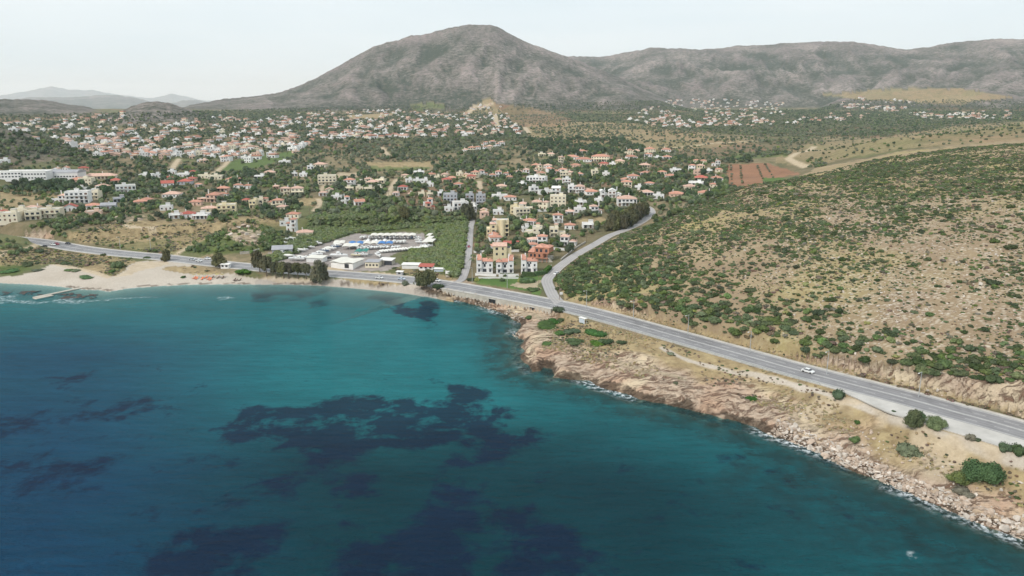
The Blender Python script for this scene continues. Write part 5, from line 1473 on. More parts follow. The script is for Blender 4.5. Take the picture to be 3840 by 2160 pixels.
# ---- front row villas: gabled wing, tiled centre and a small hipped wing above white walls
def villa(vx, vy, W, flip, label, wall='white'):
    x, y, z = at1(vx, vy)
    D = W * 0.8
    k = 1 + D / 2 / math.hypot(x, y)
    x, y = x * k, y * k
    root = empty('villa', (x, y, float(ground(x, y))), -math.atan2(x, y) * 0.5)
    s = -1 if flip else 1
    X = lambda a, b: (min(a * s, b * s), max(a * s, b * s))
    L = X(-W / 2, -W * 0.18); C = X(-W * 0.18, W * 0.18); R = X(W * 0.18, W / 2)
    b = MB()
    b.box(*L, -D / 2, D / 2, -2, 7.6); b.box(*C, -D * 0.36, D / 2, -2, 6.8); b.box(*R, -D / 2, D * 0.4, -2, 7.0)
    b.slope(*L, -D / 2, D / 2, 7.6, 9.4, 0.1); b.box(L[0], L[1], D / 2 - 0.25, D / 2, 7.6, 9.6)
    b.box(*((L[0], L[0] + 0.3) if s > 0 else (L[1] - 0.3, L[1])), -D / 2 + 0.02, D / 2 - 0.26, 7.6, 9.0)
    b.build('wall', [M[wall]], root)
    r = MB()
    r.slope(L[0] + 0.32, L[1] - 0.1, -D / 2 - 0.3, D / 2 - 0.3, 7.85, 9.75, 0.16)
    r.slope(C[0] + 0.05, C[1] - 0.05, -D * 0.36 - 0.4, 0.2, 6.85, 8.3, 0.16)
    r.hip(R[0] + 0.1, R[1], -D / 2, D * 0.05, 7.02, 1.7, 0.3)
    r.build('roof', [M['tile']], root)
    t = MB().box(C[0] + 0.3, C[1] - 0.3, 0.4, D * 0.45, 6.82, 7.0); t.build('terrace', [M['roof_flat']], root)
    c = MB().box(L[1] - 0.9 if s > 0 else L[0] + 0.2, L[1] - 0.2 if s > 0 else L[0] + 0.9, D * 0.2, D * 0.2 + 0.7, 8, 10.8); c.build('chimney', [M[wall]], root)
    p = MB()
    p.box(-W / 2, W / 2, -D / 2 - 1.6, -D / 2 - 0.02, -2, 0.15); p.box(-W / 2, W / 2, -D / 2 - 1.6, -D / 2 - 1.45, 0.15, 1.05)
    p.build('terrace_wall', [M[wall]], root)
    for X_ in (L, R):
        q = MB().box(X_[0] + 0.4, X_[1] - 0.4, -D / 2 - 1.1, -D / 2, 3.3, 3.5); q.box(X_[0] + 0.4, X_[1] - 0.4, -D / 2 - 1.1, -D / 2 - 1.0, 3.5, 4.25)
        q.build('balcony', [M[wall]], root)
    for X_, yy in ((L, -D / 2), (C, -D * 0.36), (R, -D / 2)):
        cx = (X_[0] + X_[1]) / 2; ww = X_[1] - X_[0]
        put_window(root, wall, cx, 0.4, yy, ww * (0.6 if X_ is C else 0.38), 2.0)
        put_window(root, wall, cx, 3.6, yy, ww * 0.32, 1.8)
        if X_ is C:
            for sg in (-1, 1):
                put_window(root, wall, cx + sg * 0.75, 5.3, yy, 0.9, 1.0)
    return tag(root, label, 'villa', 'white villas above the junction')
def c7(x, y):
    return cv(7, x, y)
villa(*c7(585, 1005), 9.6, False, 'white villa with three orange roof pieces, left one of the front row')
villa(*c7(788, 1010), 10.3, True, 'white villa with orange roofs standing before the tall yellow house')
villa(*c7(1030, 1002), 9.5, False, 'white villa with orange roofs beside the clipped hedge and brick house')
HOUSE_XY += [(at1(*c7(a, 990))[0], at1(*c7(a, 985))[1], 9) for a in (585, 788, 1030)]
# ---- the yellow house behind them
x, y, z = at1(*c7(745, 900)); y += 9
yr = empty('yellow_house', (x, y, float(ground(x, y))), 0.02)
b = MB().box(-5, 3.6, -5, 5, -2, 9.2); b.box(3.6, 6.6, -4, 4.5, -2, 7.2); b.box(3.6, 6.6, -4, -3.8, 7.2, 8.0); b.tri_end(-5, 3.6, -5, 5, 9.2, 1.6, 'x'); b.build('wall', [M['yellow']], yr)
MB().gable(-5, 3.6, -5, 5, 9.22, 1.6, 0.35, 'x').build('roof', [M['tile_pale']], yr)
for xx in (-2.6, 1.2):
    put_window(yr, 'yellow', xx, 7.0, -5, 1.6 if xx < 0 else 1.0, 1.5)
    put_window(yr, 'yellow', xx, 3.6, -5, 1.2, 1.5)
MB().slope(4.0, 5.8, -1, 0.6, 7.3, 8.3, 0.08).build('solar_heater', [M['glass']], yr)
tag(yr, 'tall yellow house with a low gable behind the white front villas', 'house', 'houses of the village')
HOUSE_XY.append((x, y, 9))
# ---- the unfinished brick house
x, y, z = at1(*c7(1155, 895)); y += 6
br = empty('brick_house', (x, y, float(ground(x, y))), -0.35)
b = MB().box(-6.5, 3, -5, 5, 2.6, 5.6, 0).box(-3, 6.5, -4, 5.5, 5.6, 8.8, 0).box(-6.5, 6.5, -5, 5.5, -2, 2.4, 1)
b.build('wall', [M['terracotta'], M['concrete']], br)
r = MB().slope(-7, -3.02, -5.6, 5, 5.7, 7.2, 0.2).hip(-3, 2.2, -4, 5.5, 8.82, 1.5, 0.5).hip(2.9, 6.5, -3, 4, 8.84, 1.2, 0.5); r.build('roof', [M['tile']], br)
for i, (xx, zz) in enumerate([(-1.5, 6.0), (1.2, 6.0), (4.6, 6.0)]):
    put_window(br, 'terracotta', xx, zz, -4, 1.5, 1.9)
for xx in (-5, -2.6, 0.4):
    put_window(br, 'terracotta', xx, 3.0, -5, 1.3, 1.7)
for xx in (-6.2, -3.2, 0.0, 2.7, 5.8):
    MB().box(xx - 0.18, xx + 0.18, -6.4, -6.04, -2, 5.4).build('column', [M['terracotta']], br)
MB().box(-6.5, 6.2, -6.6, -5.02, 2.42, 2.7).build('balcony', [M['terracotta']], br)
MB().box(3.2, 6.4, -5.6, -4.02, 5.5, 5.75).build('balcony', [M['terracotta']], br)
st = MB()
for i in range(9):
    st.box(6.6 + i * 0.35, 6.95 + i * 0.35, -5.5, -4.2, -1.5, 2.5 - i * 0.33)
st.build('stair', [M['concrete']], br)
tag(br, 'unfinished terracotta brick house with open balconies and tiled roofs', 'house', 'houses of the village')
HOUSE_XY.append((x, y, 10))
# ---- the yellow apartment block with its round stair tower
x, y, z = at1(*c7(730, 645)); y += 8
ya = empty('yellow_apartment_block', (x, y, float(ground(x, y))), 0.05)
b = MB().box(-2, 6.8, -5, 7, -2, 11.5).box(-7, -2, -6, 6, -2, 9.2).box(-9.5, -7, -6.5, 3, -2, 6.2).cyl(2.2, -5, 2.0, -2, 12.4, 18)
b.box(-2, 6.8, -5, -4.8, 11.5, 12.2).box(6.6, 6.8, -4.8, 7, 11.5, 12.2)
b.build('wall', [M['yellow']], ya)
MB().box(-1.9, 6.5, -4.7, 6.9, 11.52, 11.6).box(-6.9, -2.1, -5.9, 5.9, 9.22, 9.3).build('roof', [M['roof_flat']], ya)
MB().hip(-7, -3, -6, 0, 9.32, 1.2, 0.3).build('roof', [M['tile_pale']], ya)
for zz in (0.4, 3.5, 6.6):
    MB().box(3.9, 6.7, -6.2, -5.02, zz + 2.5, zz + 2.65).box(3.9, 6.7, -6.2, -6.08, zz + 2.65, zz + 3.3).build('balcony', [M['yellow']], ya)
    put_window(ya, 'yellow', 5.4, zz, -5, 1.6, 2.0); put_window(ya, 'yellow', -4.6, zz, -6, 1.6, 1.6)
    if zz < 5: put_window(ya, 'yellow', -8.3, zz, -6.5, 1.2, 1.5)
tag(ya, 'yellow apartment block with a round stair tower behind the tiled houses', 'apartment block')
HOUSE_XY.append((x, y, 12))
# ---- low pergola house with the red roof
x, y, z = at1(*c7(850, 748)); y += 3
pg = empty('garden_house', (x, y, float(ground(x, y))), 0.0)
MB().box(-5, 5, -1, 3, -1, 2.6).build('wall', [M['white']], pg); MB().slope(-5.6, 5.6, -3.2, 3.4, 2.65, 3.5, 0.15).build('roof', [M['tile_red']], pg)
for i in range(6):
    MB().box(-5.3 + i * 2.1, -5.1 + i * 2.1, -3.0, -2.8, -1, 2.64).build('post', [M['shutter']], pg)
for i in range(4):
    put_window(pg, 'white', -3.6 + i * 2.3, 0.1, -1, 1.7, 2.2)
tag(pg, 'low garden house with a dark red roof and open porch', 'house', 'houses of the village')
# ---- school and sports hall on the left
def big_hall(vx, vy, W, D, H, arch, label, nm, wallm, roofm, rows, rz):
    x, y, z = at1(vx, vy)
    k = 1 + D / 2 / math.hypot(x, y)
    x, y = x * k, y * k
    root = empty(nm, (x, y, float(ground(x, y))), rz)
    MB().box(-W / 2, W / 2, -D / 2, D / 2, -3, H).build('wall', [M[wallm]], root)
    r = MB()
    if arch:
        n = 10
        v = []; f = []
        for i in range(n + 1):
            a = math.pi * i / n
            yy = -math.cos(a) * (D / 2 + 0.2); zz = H + 0.02 + math.sin(a) * 2.8
            v += [(-W / 2 - 0.2, yy, zz), (W / 2 + 0.2, yy, zz)]
        for i in range(n):
            f.append((2 * i, 2 * i + 1, 2 * i + 3, 2 * i + 2))
        f.append(tuple(range(0, 2 * n + 2, 2))); f.append(tuple(range(1, 2 * n + 2, 2))[::-1])
        r.add(v, f)
    else:
        r.box(-W / 2 + 0.3, W / 2 - 0.3, -D / 2 + 0.3, D / 2 - 0.3, H + 0.02, H + 0.1)
        r.box(-W / 2, W / 2, -D / 2, -D / 2 + 0.28, H, H + 0.7).box(-W / 2, W / 2, D / 2 - 0.28, D / 2, H, H + 0.7)
    r.build('roof', [M[roofm]], root)
    for zz in rows:
        n = int(W / 3)
        for i in range(n):
            put_window(root, 'white', -W / 2 + W * (i + 0.5) / n, zz, -D / 2, W / n * 0.6, 1.3)
    HOUSE_XY.append((x, y, W * 0.5))
    return tag(root, label, 'building')
big_hall(*cv(1, 290, 1150), 42, 14, 8.5, False, 'long white school building with rows of dark windows', 'school_building', 'white', 'roof_white', (1.2, 5.0), 0.10)
big_hall(*cv(1, 80, 1162), 30, 13, 6.5, False, 'lower white wing of the school at the left edge', 'school_wing', 'white', 'roof_white', (1.2, 4.2), 0.25)
big_hall(*cv(1, 610, 1145), 45, 18, 6.5, True, 'white sports hall with an arched pale metal roof', 'sports_hall', 'white', 'roof_grey', (2.2,), 0.06)

# ---- far town: the largest as single houses, the rest as one mass
FAR_ZONES = [([(600, 300), (700, 288), (850, 280), (1000, 275), (1160, 290), (1200, 262), (1262, 258), (1290, 300), (1320, 345), (1150, 345), (930, 352), (800, 352), (640, 340)], 520), ([(30, 335), (300, 318), (430, 308), (560, 290), (620, 300), (640, 340), (800, 352), (760, 385), (600, 415), (400, 400), (250, 400), (120, 362)], 320),
             ([(1560, 300), (1690, 250), (1850, 250), (1990, 262), (2000, 312), (1850, 318), (1640, 322)], 300), ([(2110, 258), (2280, 272), (2275, 285), (2120, 272)], 60), ([(2280, 286), (2540, 280), (2540, 300), (2300, 303)], 75), ([(280, 378), (560, 362), (760, 355), (770, 372), (560, 400), (300, 394)], 45), ([(1560, 300), (1900, 318), (2000, 300), (2110, 285), (2280, 290), (2000, 316), (1700, 325)], 60), ([(0, 312), (200, 290), (330, 285), (300, 305), (150, 328), (0, 330)], 60), ([(2160, 245), (2300, 248), (2300, 262), (2160, 258)], 12)]
fz = []
gf = np.random.default_rng(17)
for poly, n in FAR_ZONES:
    P_ = np.array(poly)
    cnt_ = 0
    while cnt_ < n:
        vx = gf.uniform(P_[:, 0].min(), P_[:, 0].max()); vy = gf.uniform(P_[:, 1].min(), P_[:, 1].max())
        if in_poly(np.array([vx]), np.array([vy]), poly)[0] and fbm(vx / 40, vy / 14, 2, 77) > 0.33:
            fz.append((vx, vy)); cnt_ += 1
fz = np.array(fz)
fp = at(fz[:, 0], fz[:, 1])
fd = np.hypot(fp[:, 0], fp[:, 1])
okf = fd < 4300
fz, fp, fd = fz[okf], fp[okf], fd[okf]
spec = []
for i in range(len(fp)):
    W = gf.uniform(6.5, 11); n = int(gf.choice([1, 1, 2, 2, 2]))
    wl_ = gf.choice(['white', 'white', 'white', 'white', 'cream', 'pink']); rf = gf.choice(['h', 'hp', 'hp', 'f', 'f', 'f'])
    spec.append((W, W * gf.uniform(0.6, 0.95), n, str(wl_), str(rf), gf.uniform(-0.5, 0.5)))
N_NEAR = len(HL) + 8
score = np.array([s[0] * s[2] for s in spec]) / fd
best = np.argsort(-score)[:max(0, 297 - N_NEAR)]
single = np.zeros(len(fp), bool); single[best] = True
FW = {'white': 'white', 'cream': 'cream', 'pink': 'salmon pink'}
for i in best:
    W, D, n, wl_, rf, ro_ = spec[i]
    h_ = house((*fp[i][:2], fp[i][2] - 0.3), ro_, W, D, n, wl_, rf, gf, 0)
    tag(h_, '%s house with %s in the far town below the mountain' % (FW[wl_], ROOFW[rf]), 'house', 'houses of the far town')
    HOUSE_XY.append((fp[i][0], fp[i][1], W * 0.6))
protos = []; pk = {}
for wl_ in ('white', 'cream', 'pink'):
    for rf in ('h', 'hp', 'f'):
        b = MB().box(-0.5, 0.5, -0.4, 0.4, -0.25, 0.42, 0).box(-0.36, -0.14, -0.42, -0.4, 0.05, 0.2, 2).box(0.1, 0.36, -0.42, -0.4, 0.05, 0.24, 2)
        if rf == 'f': b.box(-0.46, 0.46, -0.36, 0.36, 0.42, 0.44, 1).box(-0.1, 0.25, 0.0, 0.3, 0.44, 0.62, 0)
        else: b.hip(-0.5, 0.5, -0.4, 0.4, 0.421, 0.2, 0.04, 1)
        pk[(wl_, rf)] = len(protos)
        protos.append(b.mesh('far_house', [M[wl_], M[{'h': 'tile', 'hp': 'tile_pale', 'f': 'roof_flat'}[rf]], M['glass']]))
rest = [i for i in range(len(fp)) if not single[i]]
make_stuff('far_town_houses', 'hundreds of small pale houses of the far town merging below the mountain', fp[rest], np.array([spec[i][0] for i in rest]), np.array([spec[i][5] for i in rest]), np.array([pk[(spec[i][3], spec[i][4])] for i in rest]), protos, np.array([0.55 + 0.35 * spec[i][2] for i in rest]))
FAR_XY = fp[:, :2]
print('houses', len(HL), len(best), len(rest))
# ------------------------------------------------------------------ trees of the plain
gt = np.random.default_rng(91)
# view polygons with cover, kinds (broadleaf, olive, pine) and crown radius; later ones win
TZ = [
 ([(-100, 385), (-100, 290), (330, 285), (560, 278), (900, 268), (1300, 262), (1700, 252), (2000, 250), (2600, 252), (2600, 312), (2230, 345), (2040, 385), (1830, 405), (1240, 430), (0, 460)], 0.30, (0.15, 0.7, 0.15), 2.1),
 ([(1320, 300), (1560, 312), (1900, 330), (2230, 345), (2040, 385), (1830, 390), (1340, 375)], 0.10, (0.1, 0.8, 0.1), 2.2),
 ([(1640, 322), (2000, 312), (2250, 318), (2200, 340), (1960, 345), (1800, 338)], 0.42, (0.1, 0.8, 0.1), 2.2),
 ([(2000, 262), (2600, 270), (2600, 308), (2250, 320), (2000, 310)], 0.50, (0.2, 0.6, 0.2), 2.3),
 ([(600, 350), (940, 355), (1320, 345), (1340, 390), (1100, 405), (900, 405), (740, 380)], 0.40, (0.1, 0.8, 0.1), 2.5),
 ([(0, 340), (130, 352), (300, 395), (560, 400), (740, 380), (560, 430), (200, 440), (0, 440)], 0.40, (0.3, 0.55, 0.15), 2.3),
 ([(1330, 352), (1560, 350), (1640, 385), (1480, 398), (1330, 385)], 0.45, (0.1, 0.3, 0.6), 3.0),
 ([(760, 425), (1000, 428), (1230, 385), (1330, 390), (1330, 425), (1000, 445), (800, 450)], 0.52, (0.25, 0.6, 0.15), 2.4),
 ([(0, 440), (560, 435), (780, 430), (1000, 440), (1240, 430), (1400, 395), (1830, 398), (1830, 480), (1760, 505), (1640, 520), (1600, 560), (1520, 580), (1450, 600), (1400, 640), (1200, 640), (1190, 520), (790, 500), (720, 560), (560, 535), (430, 545), (180, 540), (0, 560)], 0.56, (0.5, 0.28, 0.22), 2.3),
 ([(150, 545), (330, 535), (460, 535), (560, 530), (640, 540), (560, 560), (430, 560), (350, 560), (200, 575), (100, 590), (60, 580)], 0.55, (0.7, 0.15, 0.15), 2.0),
 ([(190, 530), (320, 520), (330, 500), (190, 500)], 0.35, (0.5, 0.3, 0.2), 2.2),
 ([(0, 448), (210, 462), (215, 490), (140, 492), (0, 478)], 0.75, (0.35, 0.15, 0.5), 2.8),
 ([(0, 495), (140, 492), (210, 500), (130, 520), (0, 540)], 0.04, (1, 0, 0), 1.6),
 ([(785, 500), (1000, 505), (1180, 520), (1180, 548), (1000, 550), (900, 545), (790, 548)], 0.95, (0.45, 0.45, 0.1), 2.4),
 ([(1640, 530), (1700, 500), (1800, 478), (1870, 452), (1900, 462), (1800, 500), (1700, 540), (1645, 565)], 0.85, (0.5, 0.35, 0.15), 2.3),
 ([(1830, 405), (1890, 398), (1900, 408), (1835, 414)], 0.8, (0.3, 0.4, 0.3), 2.4),
 ([(2050, 360), (2230, 345), (2400, 318), (2576, 306), (2900, 300), (2900, 350), (2576, 352), (2300, 372), (2150, 395), (2030, 420), (1960, 400)], 0.035, (0.3, 0.6, 0.1), 1.6),
 ([(2000, 400), (2060, 400), (2080, 420), (2010, 425)], 0.3, (0.4, 0.5, 0.1), 2.0),
 ([(1830, 414), (1930, 410), (2015, 438), (1945, 450), (1925, 468), (1850, 476), (1832, 470)], 0.0, (1, 0, 0), 2),
 ([(545, 425), (600, 400), (735, 380), (745, 392), (640, 425), (600, 436)], 0.03, (0, 1, 0), 2), ([(915, 408), (1085, 408), (1092, 428), (940, 430)], 0.0, (0, 1, 0), 2), ([(840, 432), (900, 436), (900, 450), (850, 448)], 0.05, (0, 1, 0), 2),
 ([(1240, 262), (1330, 268), (1440, 300), (1420, 318), (1300, 320), (1270, 290)], 0.05, (0, 1, 0), 2), ([(870, 290), (1000, 285), (960, 298), (880, 300)], 0.0, (0, 1, 0), 2),
 ([(750, 500), (810, 498), (800, 520), (750, 518)], 0.02, (0, 1, 0), 2), ([(1345, 538), (1410, 535), (1415, 550), (1350, 552)], 0.02, (0, 1, 0), 2), ([(1440, 552), (1520, 548), (1525, 562), (1450, 566)], 0.04, (0, 1, 0), 2),
 ([(1188, 636), (1310, 634), (1320, 652), (1190, 658)], 0.06, (1, 0, 0), 1.5),
 ([(1188, 665), (1340, 665), (1350, 700), (1188, 700)], 0.06, (1, 0, 0), 1.2),
 ([(1190, 575), (1240, 575), (1235, 660), (1190, 660)], 0.6, (0.8, 0.1, 0.1), 2.1),
 ([(455, 632), (520, 600), (590, 566), (640, 556), (700, 588), (720, 615), (640, 640), (540, 640)], 1.3, (1, 0, 0), 1.5),
 ([(570, 590), (600, 565), (640, 562), (665, 585), (650, 612), (600, 612)], 0.25, (1, 0, 0), 1.3),
 ([(0, 605), (60, 605), (100, 622), (60, 640), (0, 645)], 0.7, (1, 0, 0), 1.8), ([(120, 572), (165, 570), (170, 598), (130, 600)], 0.6, (1, 0, 0), 2.0),
 ([(150, 600), (230, 580), (420, 575), (440, 600), (420, 640), (300, 620)], 0.07, (1, 0, 0), 1.5), ([(230, 610), (320, 618), (440, 634), (445, 642), (330, 632), (240, 622)], 0.45, (1, 0, 0), 1.2),
 ([(1370, 585), (1450, 585), (1440, 640), (1380, 650)], 0.35, (0.7, 0.1, 0.2), 1.9),
 ([(705, 590), (770, 585), (800, 600), (770, 625), (700, 615)], 0.5, (0.8, 0.1, 0.1), 1.9),
]
def density(vx, vy):
    d = np.zeros(vx.shape); zi = np.full(vx.shape, -1)
    for i, (poly, c, kk, r) in enumerate(TZ):
        m = in_poly(vx, vy, poly)
        d[m] = c; zi[m] = i
    return d, zi
TX, TY = [], []
for r0, r1, per in ((380, 900, 9.0), (900, 1700, 26.0), (1700, 3500, 60.0)):
    area = 1.33 * 0.5 * (r1 ** 2 - r0 ** 2)
    a, b = band_points(r0, r1, -0.665, 0.665, int(area / per), gt)
    TX.append(a); TY.append(b)
TX, TY = np.concatenate(TX), np.concatenate(TY)
per_ = np.where(np.hypot(TX, TY) < 900, 9.0, np.where(np.hypot(TX, TY) < 1700, 26.0, 60.0))
TZg = ground(TX, TY)
tvx, tvy, tdp = project(TX, TY, TZg)
dn, zi = density(tvx, tvy)
rad0 = np.array([z[3] for z in TZ] + [2.0])[zi]
clump = fbm(TX / 45, TY / 45, 3, 411)
dn = dn * np.clip(0.35 + 1.5 * sstep(0.36, 0.6, clump), 0, 1.3)
acc = gt.uniform(0, 1, len(TX)) < dn * np.where(np.hypot(TX, TY) > 900, 0.70, 0.80) * per_ / (2.4 * rad0 ** 2)
TX, TY, TZg, tvx, tvy, tdp, zi, rad0 = [q[acc] for q in (TX, TY, TZg, tvx, tvy, tdp, zi, rad0)]
# keep clear of houses, roads and the yard
ok = np.ones(len(TX), bool)
HB = HOUSE_XY
for (hx0, hy0, hr) in HB:
    # and keep the view of the fronts half open
    ok &= (TX - hx0) ** 2 + (TY - hy0) ** 2 > (hr + 0.8) ** 2
    fx, fy = hx0 * (1 - 7 / math.hypot(hx0, hy0)), hy0 * (1 - 7 / math.hypot(hx0, hy0))
    near_f = (TX - fx) ** 2 + (TY - fy) ** 2 < (hr * 0.85) ** 2
    ok &= ~(near_f & (gt.uniform(0, 1, len(TX)) < 0.72))
for P_, w in ((MAIN, MAIN_HW + 4), (LANE_R, 5.5), (LANE_L, 4.5)):
    d, _s, _t = poly_dist(TX, TY, P_)
    ok &= d > w
for tr in TRACKS:
    pts = [at1(*q)[:2] for q in tr]
    d, _s, _t = poly_dist(TX, TY, pts)
    ok &= d > max(2.5, math.hypot(*pts[0]) * 0.005)
for fx, fy in FAR_XY[::1]:
    pass
TX, TY, TZg, tvx, tvy, tdp, zi, rad0 = [q[ok] for q in (TX, TY, TZg, tvx, tvy, tdp, zi, rad0)]
kr = gt.uniform(0, 1, len(TX))
kk = np.array([z[2] for z in TZ])[zi]
kd = np.where(kr < kk[:, 0], 0, np.where(kr < kk[:, 0] + kk[:, 1], 1, 2))
rad = rad0 * 0.86 * np.exp(gt.normal(0, 0.24, len(TX)))
rad = np.where(kd == 2, rad * 1.1, rad)
rzv = gt.uniform(0, 6.28, len(TX))
KN = ['broadleaf', 'olive', 'pine']
allc = CROWN['broadleaf'] + CROWN['olive'] + CROWN['pine']
st_ = [0, 3, 7]; cn_ = [3, 4, 3]
vi = np.array([st_[a] + int(u * cn_[a]) for a, u in zip(kd, gt.uniform(0, 0.999, len(kd)))])
score = rad / tdp * (tvx > 5) * (tvx < 2570)
top = np.argsort(-score)[:270]
ind = np.zeros(len(TX), bool); ind[top] = True
HVX = hv_
def near_quarter(x, y):
    i = int(np.argmin((HVX[:, 0] - x) ** 2 + 4 * (HVX[:, 1] - y) ** 2))
    return HL[i][7], math.hypot(HVX[i][0] - x, 2 * (HVX[i][1] - y))
QU = [('beside the lane and the reed bed', lambda x, y: x < 1250 and x > 760 and y > 500), ('between the villas and the side road', lambda x, y: x >= 1250 and y > 560), ('behind the scrub hill', lambda x, y: x >= 1600), ('between the houses of the village', lambda x, y: x >= 1000), ('on the rocky knoll by the road', lambda x, y: 440 < x < 740 and y > 550), ('between the houses above the meadow', lambda x, y: True)]
TN = {0: ('garden_tree', 'green bushy tree'), 1: ('olive_tree', 'grey-green olive tree'), 2: ('dark_tree', 'dark dense evergreen tree')}
for i in top:
    nm, lb = TN[int(kd[i])]
    R = rad[i]
    t = empty(nm, (TX[i], TY[i], TZg[i]), rzv[i])
    h0 = 0.55 * R if kd[i] != 2 else 0.75 * R
    obj('trunk', TRUNK[0], t, (0, 0, 0), 0, (R * 1.3, R * 1.3, R * 1.25))
    obj('crown', allc[vi[i]], t, (0, 0, h0), 0, (R, R * gt.uniform(0.85, 1.1), R * gt.uniform(0.9, 1.25)))
    q = [a for a, f in QU if f(tvx[i], tvy[i])][0]
    nq, dq = near_quarter(tvx[i], tvy[i])
    if dq < 45: q = 'by the ' + nq
    tag(t, '%s %s %s' % ('large' if R > 2.6 else 'mid-sized' if R > 2.1 else 'small', lb, q), 'tree', 'trees of the village')
m_ = ~ind
hh_ = np.where(kd == 2, 0.5, 0.3)
make_stuff('tree_cover', 'mass of olives, pines and garden trees filling the plain', np.stack([TX, TY, TZg + hh_ * rad], -1)[m_], rad[m_], rzv[m_], vi[m_], allc, gt.uniform(0.9, 1.25, m_.sum()))
print('trees', len(TX))
# scrub on the meadows and round the beach
MZ = [([(150, 590), (290, 560), (400, 555), (520, 560), (700, 535), (715, 556), (640, 575), (560, 580), (470, 620), (440, 640), (300, 622), (200, 608)], 0.05), ([(-50, 640), (100, 622), (230, 640), (340, 652), (320, 668), (288, 693), (262, 690), (180, 668), (120, 664), (0, 668)], 0.09), ([(405, 683), (430, 673), (500, 669), (545, 681), (470, 689)], 0.08), ([(850, 700), (930, 704), (1010, 715), (1000, 719), (930, 715), (870, 707)], 0.10), ([(990, 672), (1060, 680), (1130, 690), (1150, 703), (1090, 704), (1000, 688)], 0.10), ([(1065, 580), (1130, 575), (1140, 600), (1100, 640), (1090, 610)], 0.05), ([(230, 605), (320, 612), (430, 605), (450, 640), (380, 636), (270, 622)], 0.10)]
a, b = band_points(395, 640, -0.62, 0.0, 90000, gt)
zz = ground(a, b); vx, vy, dd = project(a, b, zz)
pr = np.zeros(len(a))
for poly, c_ in MZ:
    pr[in_poly(vx, vy, poly)] = c_
ok = gt.uniform(0, 1, len(a)) < pr * 8 * sstep(0.36, 0.62, fbm(a / 20, b / 20, 3, 415))
for P_, w in ((MAIN, MAIN_HW + 3), (LANE_L, 4.0)):
    d, _s, _t = poly_dist(a, b, P_); ok &= d > w
a, b, zz = a[ok], b[ok], zz[ok]
MS = SHRUB['brown'] + SHRUB['grey'] + SHRUB['lentisk'][:3] + SHRUB['yellow']
make_stuff('meadow_scrub', 'brown and green tussocks over the meadows behind the beach', np.stack([a, b, zz - 0.1], -1), np.exp(gt.normal(-0.5, 0.4, len(a))), gt.uniform(0, 6.28, len(a)), gt.integers(0, len(MS), len(a)), MS, gt.uniform(0.5, 1.0, len(a)))
print('meadow', len(a))
# rows of young trees on the red field
for rr in range(5):
    a0, b0 = [(1838, 418), (1862, 420), (1885, 420), (1905, 420), (1925, 416)][rr], [(1842, 470), (1868, 474), (1897, 474), (1925, 466), (1945, 448)][rr]
    n = 10
    P_ = at(np.linspace(a0[0], b0[0], n), np.linspace(a0[1], b0[1], n))
    if rr == 2: continue
    for j in range(n):
        if gt.uniform() < 0.15: continue
        R = gt.uniform(1.3, 2.0)
        t = empty('orchard_tree', tuple(P_[j]), gt.uniform(0, 6))
        obj('trunk', TRUNK[0], t, (0, 0, 0), 0, (R * 1.3, R * 1.3, R * 1.25))
        obj('crown', CROWN['olive'][j % 4], t, (0, 0, 0.4 * R), 0, (R, R, R))
        tag(t, 'small round tree in the rows across the red ploughed field', 'tree', 'trees in rows on the red field')

# ------------------------------------------------------------------ reed bed
REED = [blob_mesh('reed_clump', 'f_reed', 1.0, 4, 240, 0.16, 600 + i, 1.15, ICO0) for i in range(4)]
RZ = [([(780, 545), (900, 538), (1000, 545), (1180, 548), (1178, 575), (1060, 572), (930, 582), (880, 588), (830, 606), (780, 622), (690, 660), (668, 655), (740, 612), (765, 585)], 0.95), ([(1130, 570), (1178, 575), (1176, 640), (1165, 690), (1150, 702), (1128, 690), (1110, 668), (1030, 664), (1020, 650), (1035, 632), (1095, 628), (1120, 600)], 0.95), ([(1060, 575), (1130, 575), (1110, 615), (1092, 600)], 0.15)]
a, b = band_points(395, 640, -0.33, 0.0, 30000, gt)
zz = ground(a, b)
vx, vy, dd = project(a, b, zz)
pr = np.zeros(len(a))
for poly, c in RZ:
    pr[in_poly(vx, vy, poly)] = c
ok = gt.uniform(0, 1, len(a)) < pr
for P_, w in ((MAIN, MAIN_HW + 3), (LANE_L, 4.0)):
    d, _s, _t = poly_dist(a, b, P_)
    ok &= d > w
a, b, zz = a[ok], b[ok], zz[ok]
s_ = gt.uniform(1.4, 3.1, len(a))
make_stuff('reed_bed', 'thick green reed bed around the boatyard', np.stack([a, b, zz], -1), s_, gt.uniform(0, 6.28, len(a)), gt.integers(0, 4, len(a)), REED, gt.uniform(0.45, 0.8, len(a)))
print('reeds', len(a))
# ------------------------------------------------------------------ the boatyard
def zc(ox, oy, sc):
    return lambda x, y: ((ox + x * sc) / S, (oy + y * sc) / S)
c8 = zc(1250, 850, 0.18634); c9 = zc(900, 840, 0.18634); c10 = zc(600, 930, 0.18634)
c5 = lambda x, y: cv(5, x, y)
cA = zc(1900, 1000, SC); cB = zc(2880, 1000, SC); cC = zc(2880, 1500, SC)
gb = np.random.default_rng(33)

